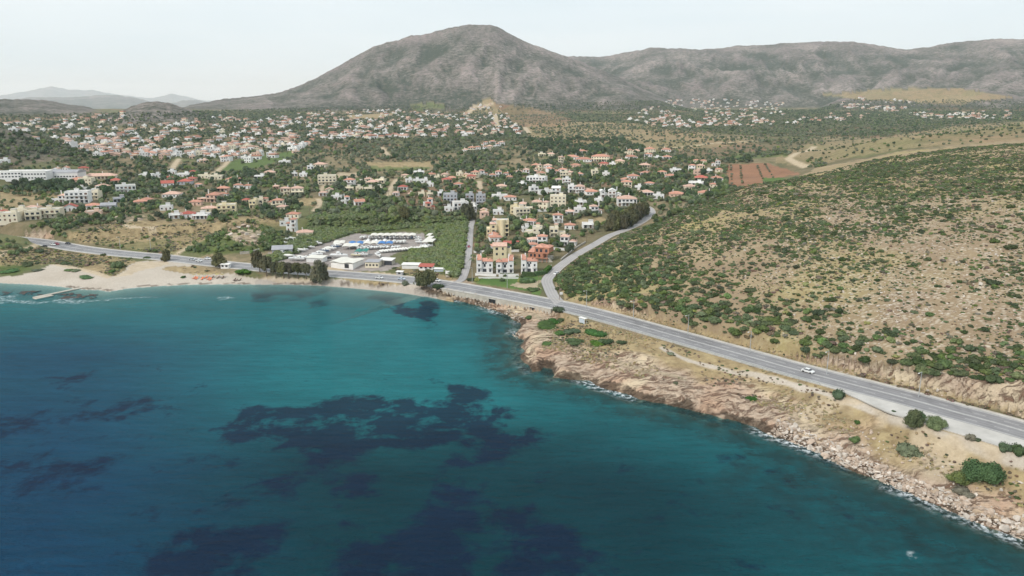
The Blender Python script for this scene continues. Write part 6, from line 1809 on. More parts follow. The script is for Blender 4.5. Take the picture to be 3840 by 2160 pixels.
def hull_verts(L, B, Hh, z0):
    T = [0, 0.25, 0.5, 0.72, 0.88, 1.0]
    bw = [0.88, 1.0, 1.0, 0.86, 0.55, 0.04]
    V = []
    for t, w in zip(T, bw):
        y = L / 2 - t * L                                # bow towards -y
        rise = 0.35 * Hh * t ** 3
        hb = B / 2 * w
        V += [(0, y, z0 + rise), (hb * 0.72, y, z0 + 0.38 * Hh + rise * 0.6), (hb, y, z0 + Hh + 0.18 * Hh * t * t), (-hb, y, z0 + Hh + 0.18 * Hh * t * t), (-hb * 0.72, y, z0 + 0.38 * Hh + rise * 0.6)]
    F = []
    for k in range(len(T) - 1):
        a, b = k * 5, (k + 1) * 5
        for i in range(5):
            j = (i + 1) % 5
            F.append((a + i, a + j, b + j, b + i))
    F.append((0, 4, 3, 2, 1)); F.append(tuple(range(25, 30)))
    return V, F
BOAT_ME = {}
def boat_meshes(kind):
    if kind in BOAT_ME: return BOAT_ME[kind]
    L, B, Hh, hm = {'cabin': (7.0, 2.3, 1.2, 'gel'), 'open': (5.6, 2.0, 0.95, 'gel'), 'covered': (6.4, 2.2, 1.1, 'gel'), 'dark': (6.6, 2.2, 1.1, 'gel_blue'), 'cream': (6.8, 2.3, 1.15, 'gel_cream'), 'yacht': (12.0, 3.6, 2.0, 'gel')}[kind]
    z0 = 0.75
    v, f = hull_verts(L, B, Hh, z0)
    parts = [('hull', mesh_from('hull', v, f, hm))]
    zt = z0 + Hh
    if kind in ('cabin', 'yacht', 'dark', 'cream'):
        c = MB()
        c.add([(-B * 0.36, -L * 0.22, zt), (B * 0.36, -L * 0.22, zt), (B * 0.36, L * 0.12, zt), (-B * 0.36, L * 0.12, zt), (-B * 0.30, -L * 0.1, zt + 0.9), (B * 0.30, -L * 0.1, zt + 0.9), (B * 0.32, L * 0.1, zt + 0.9), (-B * 0.32, L * 0.1, zt + 0.9)],
              [(4, 5, 6, 7), (0, 1, 5, 4), (1, 2, 6, 5), (2, 3, 7, 6), (3, 0, 4, 7)])
        if kind == 'yacht':
            c.box(-B * 0.28, B * 0.28, -L * 0.02, L * 0.14, zt + 0.9, zt + 1.7)
        parts.append(('cabin', c.mesh('cabin', [M['gel']])))
        w = MB().box(-B * 0.345, B * 0.345, -L * 0.08, L * 0.09, zt + 0.42, zt + 0.74)
        w.add([(-B * 0.3, -L * 0.19, zt + 0.32), (B * 0.3, -L * 0.19, zt + 0.32), (B * 0.27, -L * 0.115, zt + 0.86), (-B * 0.27, -L * 0.115, zt + 0.86)], [(0, 1, 2, 3)])
        parts.append(('windscreen', w.mesh('windscreen', [M['glass']])))
    elif kind == 'covered':
        c = MB()
        for t0, t1, w0, w1, h0, h1 in ((0.5, 0.2, 0.46, 0.5, 0.25, 0.75), (0.2, -0.15, 0.5, 0.47, 0.75, 0.6), (-0.15, -0.48, 0.47, 0.06, 0.6, 0.15)):
            c.add([(-B * w0, t0 * L, zt - 0.08), (0, t0 * L, zt + h0), (B * w0, t0 * L, zt - 0.08), (-B * w1, t1 * L, zt - 0.05), (0, t1 * L, zt + h1), (B * w1, t1 * L, zt - 0.05)], [(0, 1, 4, 3), (1, 2, 5, 4), (0, 2, 1), (3, 4, 5)])
        parts.append(('cover', c.mesh('cover', [M['cover_pale']])))
    else:
        c = MB().box(-B * 0.18, B * 0.18, -0.2, 0.4, zt - 0.1, zt + 0.7).box(-B * 0.4, B * 0.4, L * 0.3, L * 0.36, zt - 0.1, zt + 0.12)
        parts.append(('console', c.mesh('console', [M['gel']])))
        e = MB().box(-0.2, 0.2, L / 2, L / 2 + 0.4, z0 + 0.2, zt + 0.5)
        parts.append(('engine', e.mesh('engine', [M['tyre']])))
    s = MB()
    for yy in (-L * 0.22, L * 0.25):
        s.box(-B * 0.4, -B * 0.4 + 0.12, yy, yy + 0.12, 0, z0 + 0.55).box(B * 0.4 - 0.12, B * 0.4, yy, yy + 0.12, 0, z0 + 0.55).box(-B * 0.4 + 0.12, B * 0.4 - 0.12, yy, yy + 0.12, 0.3, 0.42)
    parts.append(('cradle', s.mesh('cradle', [M['metal']])))
    BOAT_ME[kind] = parts
    return parts
BOAT_W = {'cabin': 'white cabin motorboat', 'open': 'small open white boat', 'covered': 'boat under a pale fitted cover', 'dark': 'navy blue hulled motorboat', 'cream': 'cream hulled motorboat', 'yacht': 'large white motor yacht'}
def boat(v, kind, rz, where, s=1.0):
    x, y, z = at1(*v)
    r = empty('motorboat' if kind != 'covered' else 'covered_boat', (x, y, z), rz)
    for nm, me in boat_meshes(kind):
        obj(nm, me, r)
    r.scale = (s, s, s)
    return tag(r, '%s %s' % (BOAT_W[kind], where), 'boat', 'boats laid up in the boatyard')

def canopy(v, W, D, H, mat, rz, label, bays=1, arch=0.5, name='boat_canopy', back=0.6, group='canopies of the boatyard'):
    x, y, z = at1(*v)
    r = empty(name, (x, y, z), rz)
    bw = W / bays
    for i in range(bays):
        xa = -W / 2 + i * bw
        n = 6
        V, F = [], []
        for k in range(n + 1):
            t = k / n
            zz = H + math.sin(t * math.pi) * arch
            V += [(xa + 0.04 + (bw - 0.08) * t, -0.1, zz), (xa + 0.04 + (bw - 0.08) * t, D, zz + back), (xa + 0.04 + (bw - 0.08) * t, -0.1, zz - 0.1), (xa + 0.04 + (bw - 0.08) * t, D, zz + back - 0.1)]
        for k in range(n):
            a, b = 4 * k, 4 * (k + 1)
            F += [(a, b, b + 1, a + 1), (a + 2, a + 3, b + 3, b + 2), (a, a + 2, b + 2, b), (a + 1, b + 1, b + 3, a + 3)]
        F += [(0, 1, 3, 2), (4 * n, 4 * n + 2, 4 * n + 3, 4 * n + 1)]
        obj('roof_sheet', mesh_from('roof_sheet', V, F, mat), r)
    post = mesh_from('post', *(lambda b: (b.v, b.f))(MB().box(-0.08, 0.08, -0.08, 0.08, -0.5, H)), 'metal')
    for i in range(bays + 1):
        for yy in (0.1, D - 0.3):
            obj('post', post, r, (-W / 2 + i * bw, yy, 0))
    return tag(r, label, 'canopy', group)

# sheltering roofs
canopy(c8(1195, 262), 34.0, 6.5, 3.0, 'canvas', 0.0, 'long white seven-bay canopy along the back of the boatyard', 7, 0.55)
canopy(c8(1830, 395), 4.2, 26, 3.0, 'canvas', -0.10, 'long white flat canopy at the inland end of the boatyard', 1, 0.1, back=0.0)
canopy(c8(1945, 392), 3.8, 13, 3.1, 'canvas', -0.10, 'short white canopy nearest the reeds, front of the pair', 1, 0.1, back=0.0)
canopy(c8(1905, 262), 3.4, 11, 3.1, 'canvas', -0.10, 'short white canopy nearest the reeds, rear of the pair', 1, 0.1, back=0.0)
for xx, m_, lb in ((365, 'cover_blue', 'blue domed canopy, leftmost in the middle row of the boatyard'), (520, 'cover_blue', 'blue domed canopy, second in the middle row of the boatyard'), (670, 'canvas', 'white canopy beside the leftmost blue pair in the boatyard'), (815, 'canvas', 'white canopy beside the right-hand blue pair in the boatyard'), (965, 'cover_blue', 'blue domed canopy, third in the middle row of the boatyard'), (1118, 'cover_blue', 'blue domed canopy, rightmost in the middle row of the boatyard')):
    canopy(c8(xx, 415), 5.0, 5.5, 2.5, m_, 0.0, lb, 1, 0.6)
canopy(c8(330, 470), 11.0, 9, 2.5, 'canvas', 0.0, 'wide low white canopy beside the drive of the boatyard', 2, 0.35)
canopy(c8(110, 405), 8.0, 8, 2.5, 'canvas', 0.1, 'white canopy at the left end of the boatyard', 2, 0.3)
canopy(c8(480, 600), 4.2, 7, 3.0, 'cover_green', -0.08, 'dark green canopy, left of the pair by the yachts', 1, 0.5)
canopy(c8(612, 595), 4.2, 7, 3.0, 'cover_green', -0.08, 'dark green canopy, right of the pair by the yachts', 1, 0.5)
WH = {}
def place(kind, pts, rz, where, jitter=0.12, s=1.0, crop=c8):
    for i, p in enumerate(pts):
        boat(crop(*p), kind if isinstance(kind, str) else kind[i % len(kind)], rz + gb.uniform(-jitter, jitter), where, s * gb.uniform(0.9, 1.1))
place(['cabin', 'covered', 'open', 'cabin', 'covered', 'dark', 'cabin'], [(x, 250) for x in (735, 800, 862, 940, 1020, 1090, 1160, 1235, 1300, 1370, 1445, 1515, 1580, 1645)], 0.0, 'in the row under the long white canopy', 0.05)
place('covered', [(565, 255), (630, 250)], 0.0, 'left of the long white canopy')
place(['covered', 'cabin'], [(640, 330), (705, 325), (815, 335), (870, 330), (935, 335), (1040, 330), (1110, 330)], 3.1, 'in the middle row behind the blue canopies')
place('covered', [(1225, 345), (1300, 345), (1365, 345), (1430, 342)], 0.0, 'standing at the end of the blue canopies', s=1.15)
place(['open', 'cabin', 'covered', 'cabin', 'open'], [(505, 465), (580, 462), (645, 462), (710, 462), (775, 458), (838, 456), (900, 452), (965, 455), (1030, 450), (1095, 450), (1190, 452), (1250, 448), (1310, 448)], 0.0, 'in the front row below the blue canopies')
n_d = 17
place('covered', [(960 + (1880 - 960) * i / (n_d - 1), 532 - 88 * i / (n_d - 1)) for i in range(n_d)], 0.5, 'in the slanting row along the reeds', s=0.9)
boat(c8(120, 640), 'yacht', 1.4, 'lying by the drive of the boatyard'); boat(c8(905, 620), 'yacht', 0.4, 'beside the warehouse of the boatyard', 0.85)
boat(c8(455, 612), 'cream', 1.3, 'before the green canopies'); boat(c8(600, 605), 'cabin', 1.4, 'before the green canopies')
place(['open', 'cabin'], [(1715, 300), (1735, 345), (1720, 255), (1840, 425), (1930, 420)], 1.3, 'beside the long flat canopy')
place(['cabin', 'covered', 'open'], [(1360, 430), (1345, 475), (1435, 500), (1560, 430), (1100, 585), (765, 632), (850, 622), (1225, 568), (1300, 548)], 1.35, 'among the cars behind the grey shed', 0.2, 1.0, c9)
place(['covered', 'cabin', 'dark', 'covered'], [(1640, 610), (1560, 655), (1700, 580), (1745, 560), (1810, 538), (1860, 522), (1920, 495), (1965, 462)], 1.25, 'along the left drive of the boatyard', 0.15, 1.1, c9)
place(['open', 'covered', 'cabin'], [(1470, 668), (1235, 722), (1190, 748), (1335, 705), (985, 690), (1100, 740)], 1.45, 'behind the roadside trees', 0.2, 1.1, c9)
place(['open', 'covered'], [(930, 335), (1000, 315), (1080, 345), (1060, 372), (900, 405), (1095, 325)], 1.3, 'in the upper lot under the knoll', 0.25, 0.9, c9)

# ---- sheds and workshops by the road
def shed(v, W, D, H, wall, roof, rz, label, name='workshop', rise=0.5, over=0.4, wins=0, doorw=0.0, wave=0.0, post=0):
    x, y, z = at1(*v)
    k = 1 + D / 2 / math.hypot(x, y)
    x, y = x * k, y * k
    r = empty(name, (x, y, float(ground(x, y))), rz)
    MB().box(-W / 2, W / 2, -D / 2, D / 2, -2, H).build('wall', [M[wall]], r)
    n = 12 if wave else 1
    V, F = [], []
    for i in range(n + 1):
        t = i / n
        xx = -W / 2 - over + (W + 2 * over) * t
        zf = H + 0.05 + wave * (0.5 + 0.5 * math.sin(t * 9.4))
        V += [(xx, -D / 2 - over, zf), (xx, D / 2 + over, zf + rise), (xx, -D / 2 - over, zf + 0.15), (xx, D / 2 + over, zf + rise + 0.15)]
    for i in range(n):
        a, b = 4 * i, 4 * i + 4
        F += [(a, a + 1, b + 1, b), (a + 2, b + 2, b + 3, a + 3), (a, b, b + 2, a + 2), (a + 1, a + 3, b + 3, b + 1)]
    F += [(0, 2, 3, 1), (4 * n, 4 * n + 1, 4 * n + 3, 4 * n + 2)]
    obj('roof', mesh_from('roof', V, F, roof), r)
    for i in range(wins):
        put_window(r, 'white', -W / 2 + W * (i + 0.5) / wins, 1.0, -D / 2, min(1.4, W / wins * 0.55), 1.1)
    if doorw:
        obj('door', PANE, r, (W * 0.22, -D / 2, 0), scale=(doorw, 1, min(2.8, H - 0.3)))
    for i in range(post):
        MB().box(-0.1, 0.1, -0.1, 0.1, -1, H).build('post', [M['metal']], r).location = (-W / 2 + W * i / max(1, post - 1), -D / 2 - 2.4, 0)
    return tag(r, label, 'building')
shed(c8(290, 850), 15.5, 13, 2.9, 'white', 'canvas', -0.33, 'white warehouse with a wavy canvas roof beside the coast road', 'warehouse', 0.2, 0.6, 0, 3.0, 0.7)
shed(c8(815, 828), 8.5, 8, 3.3, 'cream', 'roof_grey', -0.1, 'cream roadside workshop with a flat grey roof', wins=4, rise=0.1)
shed(c8(1085, 770), 8.5, 6, 3.0, 'concrete', 'roof_white', -0.25, 'open shed with a white sheet roof beside the workshop', 'open_shed', doorw=5.0, rise=0.5)
shed(c8(1570, 850), 10.5, 5, 2.4, 'white', 'roof_white', -0.08, 'long low white shed at the edge of the reeds', rise=0.3)
shed(c8(1880, 880), 8.5, 5, 2.0, 'white', 'tile_red', -0.1, 'low white shed with a dark red roof', rise=0.9, wins=3)
shed(c8(2220, 905), 11, 3, 1.3, 'car_pale', 'roof_white', -0.12, 'very low pale blue shed at the end of the reeds', rise=0.1)
shed(c8(1342, 985), 3.6, 2.6, 2.2, 'grey', 'roof_white', -0.15, 'small roadside kiosk with a pale roof', 'kiosk', rise=0.15, wins=1)
shed(c9(860, 610), 13, 7, 2.8, 'grey', 'roof_grey', 0.25, 'grey shed with dark doorway below the knoll', rise=1.6, doorw=2.6, wins=1)
shed(c9(1550, 770), 11, 7, 2.8, 'white', 'canvas', -0.2, 'white roofed shed behind the largest roadside tree', rise=0.4)
shed(c10(1330, 415), 5.0, 3.4, 2.4, 'white', 'roof_white', -0.1, 'small white beach bar under the lone roadside tree', 'beach_bar', rise=0.3, wins=2)
# hoarding beside the lane
x, y, z = at1(*c8(2300, 1030))
hb = empty('hoarding', (x, y, z), -0.2)
for xx in (-1.1, 1.1):
    MB().box(xx - 0.08, xx + 0.08, -0.08, 0.08, -0.5, 4.4).build('post', [M['metal']], hb)
MB().box(-1.25, 1.25, -0.16, -0.09, 2.4, 4.3).build('board', [M['white']], hb)
MB().box(-1.2, 1.2, -0.16, -0.09, 0.5, 1.7).build('board', [M['concrete']], hb)
tag(hb, 'white roadside hoarding on two posts at the lane corner', 'hoarding')
# ------------------------------------------------------------------ trees and bushes that stand alone
EUC = [blob_mesh('eucalyptus_crown', 'f_euc', 1.0, 24, 2400, 0.07, 700 + i, 1.0, ICO1, (0.2, 0.36), 0.8, 0.12) for i in range(4)]
def limbs(seed, spread=0.55):
    g = np.random.default_rng(seed)
    ch = [[(0, 0, -0.5, 0.10), (0.02, 0.01, 0.6, 0.075), (0.05, 0.0, 1.15, 0.045)]]
    for i in range(6):
        a = 6.28 * i / 6 + g.uniform(-0.4, 0.4)
        z = g.uniform(0.6, 0.95)
        ch.append([(0.03, 0, z, 0.042), (spread * 0.5 * math.cos(a), spread * 0.5 * math.sin(a), z + 0.3, 0.026), (spread * math.cos(a), spread * math.sin(a), z + g.uniform(0.45, 0.75), 0.007)])
    return tubes('eucalyptus_trunk', 'bark', ch, 6)
ETR = [limbs(800 + i) for i in range(3)]
ge = np.random.default_rng(44)
def roadside_tree(v, H, R, lift, label, name='eucalyptus_tree', group=None):
    x, y, z = at1(*v)
    t = empty(name, (x, y, z), ge.uniform(0, 6.28))
    k = ge.integers(0, 4)
    R *= 1.3
    obj('trunk', ETR[k % 3], t, (0, 0, 0), 0, (R * 0.85, R * 0.85, H * 0.52))
    ch = H - lift
    obj('crown', EUC[k], t, (0, 0, lift), 0, (R * 1.1, R * 1.1, ch / 0.98))
    return tag(t, label, 'tree', group)
RT = [((400, 970), 12.5, 3.6, 3.2, 'tall leaning eucalyptus at the left end of the roadside row'), ((540, 1050), 12, 3.4, 4.0, 'tall eucalyptus with two pale trunks, second in the roadside row'),
      ((725, 1092), 10.5, 2.9, 3.6, 'slim-trunked eucalyptus, third in the row above the beach'), ((880, 1097), 10.2, 3.0, 3.8, 'slim-trunked eucalyptus, fourth in the row above the beach'), ((985, 1102), 9.8, 3.2, 4.0, 'forked eucalyptus, fifth in the row above the beach'),
      ((1170, 1102), 9.6, 2.9, 3.7, 'slim-trunked eucalyptus, sixth in the row above the beach'), ((1335, 1107), 9.4, 2.7, 3.6, 'slim-trunked eucalyptus, seventh in the row above the beach'), ((1610, 1165), 12.5, 4.6, 0.8, 'broad eucalyptus with foliage to the ground ending the row')]
for p, H, R, lf, lb in RT:
    roadside_tree(c9(*p), H, R, lf, lb, group='eucalyptus row above the beach')
roadside_tree(c10(1195, 385), 8.2, 4.0, 1.2, 'round eucalyptus beside the small beach bar', group='trees along the coast road')
roadside_tree(c10(110, 262), 7.0, 2.6, 0.4, 'narrow eucalyptus at the track turning, left of the beach bar', group='trees along the coast road')
roadside_tree(c8(1870, 1255), 11, 5.2, 2.4, 'large eucalyptus on the shore opposite the lane', group='trees along the coast road')
for i, p in enumerate([(1840, 575), (1905, 570), (1960, 560), (2020, 540), (2070, 505), (2115, 475), (2150, 445), (2185, 425), (1880, 530), (1990, 500), (2080, 450)]):
    roadside_tree(c7(*p), 11 + ge.uniform(-1, 1.5), 4.2, 0.6, 'tall eucalyptus in the grove beside the bend of the side road', group='eucalyptus grove at the bend')
for i, p in enumerate([(400, 470), (440, 465)]):
    roadside_tree(c7(*p), 13, 4.0, 0.5, 'tall dark cypress-like tree beside the lane', 'lane_tree', group='tall trees beside the lane')
roadside_tree(zc(960, 650, SC)(1500, 460), 10, 4.2, 1.0, 'yellow-green eucalyptus above the reed bed', group='trees above the reed bed')

BUSH = {m: [blob_mesh('bush', m, 1.0, 8, 620, 0.085, 900 + 7 * j + i, 0.62, ICO1) for i in range(2)] for j, m in enumerate(('f_lush', 'f_dark', 'f_olive', 'f_grey', 'f_yellow', 'f_lentisk'))}
BIGB = [blob_mesh('big_bush', 'f_lush', 1.0, 16, 9000, 0.045, 960, 0.7, ICO1, (0.3, 0.5), 0.85), blob_mesh('big_bush', 'f_tree', 1.0, 14, 5000, 0.05, 961, 0.7, ICO1, (0.3, 0.5), 0.85)]
def bush(v, w, h, mat, label, me=None, group=None, name='bush', dz=0.0):
    x, y, z = at1(*v)
    k = 1 + 0.3 * w / math.hypot(x, y)
    x, y = x * k, y * k
    z = float(ground(x, y))
    me = me or BUSH[mat][int(ge.integers(0, 2))]
    o = obj(name, me, None, (x, y, z - 0.1 * h + dz), ge.uniform(0, 6.28), (w / 2, w / 2 * ge.uniform(0.85, 1.0), h / 0.95))
    return tag(o, label, 'bush', group)
gk0 = np.random.default_rng(8)
G1 = 'green mats on the headland'
for p, w, h, m, lb in [((525, 500), 6.5, 3.0, 'f_dark', 'dark domed bush beside the retaining wall end'), ((400, 615), 13, 2.0, 'f_lush', 'wide bright green mat, leftmost on the headland'), ((470, 570), 7, 2.2, 'f_lush', 'bright green mound above the leftmost mat'), ((222, 530), 4.5, 1.2, 'f_lush', 'small green cushion near the wall culvert'),
                       ((560, 690), 8, 2.2, 'f_lush', 'bright green mat with grey edge in the middle of the headland'), ((650, 695), 8, 2.4, 'f_dark', 'dark green mound joined to the middle mat'), ((690, 792), 10, 1.8, 'f_lush', 'low pointed green mat below the path'), ((885, 705), 9.5, 3.2, 'f_lush', 'tall rounded green mound on the headland'), ((900, 800), 8, 1.8, 'f_lush', 'low green mat below the tall mound'), ((1010, 795), 7, 2.2, 'f_dark', 'darker green mat at the right of the mound'), ((1160, 788), 5.0, 1.8, 'f_dark', 'single oval dark bush right of the green mats'), ((405, 795), 6, 1.2, 'f_lush', 'thin green mat on the rocks near the point'), ((545, 555), 5, 1.8, 'f_dark', 'dark bush at the right end of the wide mat'),
                       ((1700, 1185), 2.6, 0.8, 'f_olive', 'tiny dull bush on the bare bedrock'), ((2465, 1352), 4.0, 1.6, 'f_lush', 'small bright bush on the rock slope'), ((1650, 890), 3.2, 1.0, 'f_olive', 'small dull bush beside the footpath start')]:
    bush(cA(*p), w, h, m, lb, group=G1)
bush(cB(710, 1330), 5.0, 3.6, 'f_dark', 'lone dark green bush between footpath and road')
bush(cC(1455, 325), 7.0, 5.2, 'f_lush', 'large round bush by the lay-by, nearer of the pair', BIGB[1]); bush(cC(1515, 225), 4.0, 4.2, 'f_dark', 'dark upright bush behind the large one at the lay-by')
bush(cC(1680, 315), 6.0, 4.4, 'f_dark', 'two-lobed dark bush against the lay-by edge', BIGB[1])
x, y, z = at1(*cC(1430, 585))
bush(cC(1430, 592), 7.8, 4.4, 'f_olive', 'grey-green cone-shaped shrub on the dry bank', BUSH['f_olive'][0])
bush(cC(2035, 420), 3.4, 2.0, 'f_grey', 'half-dead grey bush at the lay-by edge'); bush(cC(2100, 420), 2.2, 1.0, 'f_dark', 'small dark bush beside the half-dead one')
bush(cC(2375, 540), 3.6, 2.8, 'f_dark', 'dark bush near the right edge, left of two'); bush(cC(2510, 572), 4.4, 3.4, 'f_dark', 'dark bush near the right edge, right of two')
bush(cC(2150, 880), 10.8, 6.0, 'f_lush', 'very large bright green bush on the bank above the rubble', BIGB[0]); bush(cC(1920, 870), 7.0, 3.2, 'f_lentisk', 'dull green bush leaning on the very large one', BIGB[1]); bush(cC(1960, 970), 6.0, 2.2, 'f_grey', 'grey dead shrub below the very large bush', BUSH['f_grey'][0])
bush(cC(870, 430), 3.2, 2.0, 'f_lentisk', 'green bush in the gully of the bank'); bush(cC(890, 250), 2.2, 1.2, 'f_lush', 'small green bush at the top of the gully')
bush(cC(1265, 130), 1.6, 0.9, 'f_dark', 'tiny dark bush at the lay-by kerb')
bush(c8(2120, 1290), 7.0, 3.2, 'f_dark', 'dark green dome beside the large shore eucalyptus'); bush(c8(1460, 1205), 4.5, 3.6, 'f_olive', 'pale feathery tamarisk beside the road')
for p, w, h, m, lb in [((505, 1090), 3.2, 2.6, 'f_yellow', 'yellow-green bush at the lane corner of the lawn'), ((440, 1090), 6.0, 2.4, 'f_lentisk', 'row of dull bushes at the lane corner'), ((760, 1090), 3.6, 2.8, 'f_dark', 'round dark bush alone on the lawn'), ((1010, 1110), 9.0, 5.0, 'f_lush', 'large bushy green mass on the lawn'), ((950, 1095), 4.5, 3.0, 'f_yellow', 'yellow bush at the left of the large lawn bush'), ((1060, 1190), 8, 2.2, 'f_lentisk', 'low green bushes at the road corner of the lawn'), ((1260, 715), 3.5, 4.6, 'f_yellow', 'yellow-green conifer beside the tiled terrace'), ((1316, 720), 3.2, 4.6, 'f_lush', 'bright green conifer cone beside the tiled terrace')]:
    bush(c7(*p), w, h, m, lb, group='garden bushes of the villas')
for p, w, h, m, lb in [((285, 935), 6.5, 4.2, 'f_lentisk', 'dark green bush pair on the beach meadow'), ((1200, 960), 9.0, 6.0, 'f_lentisk', 'large rounded bush above the sandy track'), ((1130, 1000), 5.0, 2.6, 'f_lush', 'green bush at the foot of the large beach bush'), ((700, 985), 6, 1.8, 'f_lentisk', 'low scrub on the beach island, left'), ((770, 990), 6, 1.6, 'f_olive', 'low scrub on the beach island, right'), ((860, 1060), 10, 1.6, 'f_lush', 'bright green mat on the sand'), ((1845, 1055), 3.4, 1.8, 'f_lush', 'single green dome on the open sand'), ((400, 985), 8, 1.2, 'f_olive', 'dull low scrub strip on the sand'), ((650, 920), 7, 1.8, 'f_lentisk', 'green scrub in the beach meadow'), ((1040, 830), 4, 2.2, 'f_lentisk', 'green bush on the slope below the road'), ((1480, 860), 5, 1.8, 'f_dark', 'dark bush at the road edge by the turning'), ((390, 800), 6, 2.4, 'f_lentisk', 'dark bush right of the side track'), ((100, 1000), 14, 1.4, 'f_lush', 'long bright green mat at the left of the beach'), ((2460, 1030), 12, 2.8, 'f_reed', 'reed clump above the beach right of the bar')]:
    bush(c5(*p), w, h, m if m in BUSH else 'f_lush', lb, group='bushes along the beach')

# palms in the villa gardens
def palm_mesh(seed):
    g = np.random.default_rng(seed)
    V, F = [], []
    for i in range(20):
        a = g.uniform(0, 6.28); up = g.uniform(-0.1, 0.9); L = g.uniform(0.85, 1.1)
        p0 = np.zeros(3); n = 5
        pts = []
        for k in range(n + 1):
            t = k / n
            pts.append(np.array([math.cos(a) * L * t, math.sin(a) * L * t, up * t * 0.9 - 1.0 * t * t * 0.75]))
        sd_ = np.array([-math.sin(a), math.cos(a), 0])
        b0 = len(V)
        for k, p in enumerate(pts):
            w = 0.13 * math.sin(math.pi * min(0.97, 0.12 + 0.85 * k / n))
            V += [tuple(p - sd_ * w - [0, 0, 0.05]), tuple(p), tuple(p + sd_ * w - [0, 0, 0.05])]
        for k in range(n):
            q = b0 + 3 * k
            F += [(q, q + 1, q + 4, q + 3), (q + 1, q + 2, q + 5, q + 4)]
    return mesh_from('palm_fronds', V, F, 'f_palm')
PALM = [palm_mesh(i) for i in range(3)]
PTR = tubes('palm_trunk', 'bark', [[(0, 0, -0.3, 0.22), (0.03, 0, 0.5, 0.18), (0.0, 0, 1.0, 0.17)]])
for i, (px, py, hh) in enumerate([(500, 590, 6), (545, 690, 6), (535, 745, 5), (620, 755, 4.5), (700, 640, 5), (1370, 715, 4.5), (1470, 715, 6.5), (1395, 700, 4), (1500, 725, 5.5), (455, 960, 6), (470, 900, 5), (1395, 405, 6), (1100, 360, 5), (2380, 240, 5)]):
    x, y, z = at1(*c7(px, py))
    t = empty('palm_tree', (x, y, z), ge.uniform(0, 6))
    obj('trunk', PTR, t, (0, 0, 0), 0, (1, 1, hh)); obj('crown', PALM[i % 3], t, (0, 0, hh), 0, (2.3, 2.3, 2.3))
    tag(t, 'palm tree with drooping fronds in the gardens beside the %s' % ('straight lane' if px < 720 else 'side road'), 'palm', 'palms in the villa gardens')

# oleanders along the upper road edge
OLE = [blob_mesh('oleander', 'f_pink', 1.0, 6, 420, 0.09, 990 + i, 0.85, ICO1) for i in range(3)]
q, t_, n_ = offset_line(MAIN, MAIN_HW + 3.1)
for i in range(len(MAIN)):
    if 2112 < mvx[i] < 2530 and ge.uniform() < 0.93:
        for rep in range(2):
            s_ = ge.uniform(0.75, 1.35)
            px, py = q[i] + ge.uniform(-1.4, 1.4, 2)
            o = obj('oleander', OLE[int(ge.integers(0, 3))], None, (px, py, float(ground(px, py)) - 0.1), ge.uniform(0, 6), (s_, s_, s_))
            tag(o, 'pink flowering oleander in the strip below the rock cut', 'shrub', 'oleanders along the coast road')
gq = np.random.default_rng(71)
TUFT = [blob_mesh('grass_tuft', 'f_grass', 1.0, 3, 90, 0.22, 1200 + i, 0.55, ICO0) for i in range(3)]
a, b = band_points(150, 330, -0.05, 0.80, 60000, gq)
zz = ground(a, b); vx, vy, dd = project(a, b, zz)
sdq, cvq = coast_signed(a, b)
d1, _s, _t = poly_dist(a, b, MAIN); d3, _s, _t = poly_dist(a, b, PATH)
ok = in_poly(vx, vy, COAST_STRIP) & (sdq > 9) & (d1 > MAIN_HW + 2.2) & (d3 > 1.4) & (gq.uniform(0, 1, len(a)) < sstep(0.4, 0.62, fbm(a / 16, b / 16, 3, 501)) * 0.55) & ~((vx > 2110) & (d1 < MAIN_HW + 11))
ok |= in_poly(vx, vy, HILL_POLY) & (d1 > MAIN_HW + 2.0) & (d1 < MAIN_HW + 5) & (gq.uniform(0, 1, len(a)) < 0.5)
a, b, zz = a[ok], b[ok], zz[ok]
make_stuff('dry_grass', 'dry straw-coloured grass tufts on the bank below the road', np.stack([a, b, zz - 0.05], -1), gq.uniform(0.3, 0.8, len(a)), gq.uniform(0, 6.28, len(a)), gq.integers(0, 3, len(a)), TUFT)
SCR = SHRUB['brown'] + SHRUB['grey'][:1] + SHRUB['lentisk'][:1]
a, b = band_points(150, 330, 0.0, 0.80, 26000, gq)
zz = ground(a, b); vx, vy, dd = project(a, b, zz)
sdq, cvq = coast_signed(a, b); d1, _s, _t = poly_dist(a, b, MAIN)
ok = in_poly(vx, vy, COAST_STRIP) & (sdq > 10) & (d1 > MAIN_HW + 4) & (gq.uniform(0, 1, len(a)) < sstep(0.44, 0.66, fbm(a / 13, b / 13, 3, 502)) * 0.6) & ~((vx > 2110) & (d1 < MAIN_HW + 12))
a, b, zz = a[ok], b[ok], zz[ok]
make_stuff('bank_scrub', 'low brown and grey scrub on the dry bank', np.stack([a, b, zz - 0.08], -1), gq.uniform(0.25, 0.7, len(a)), gq.uniform(0, 6.28, len(a)), gq.integers(0, 4, len(a)), SCR)

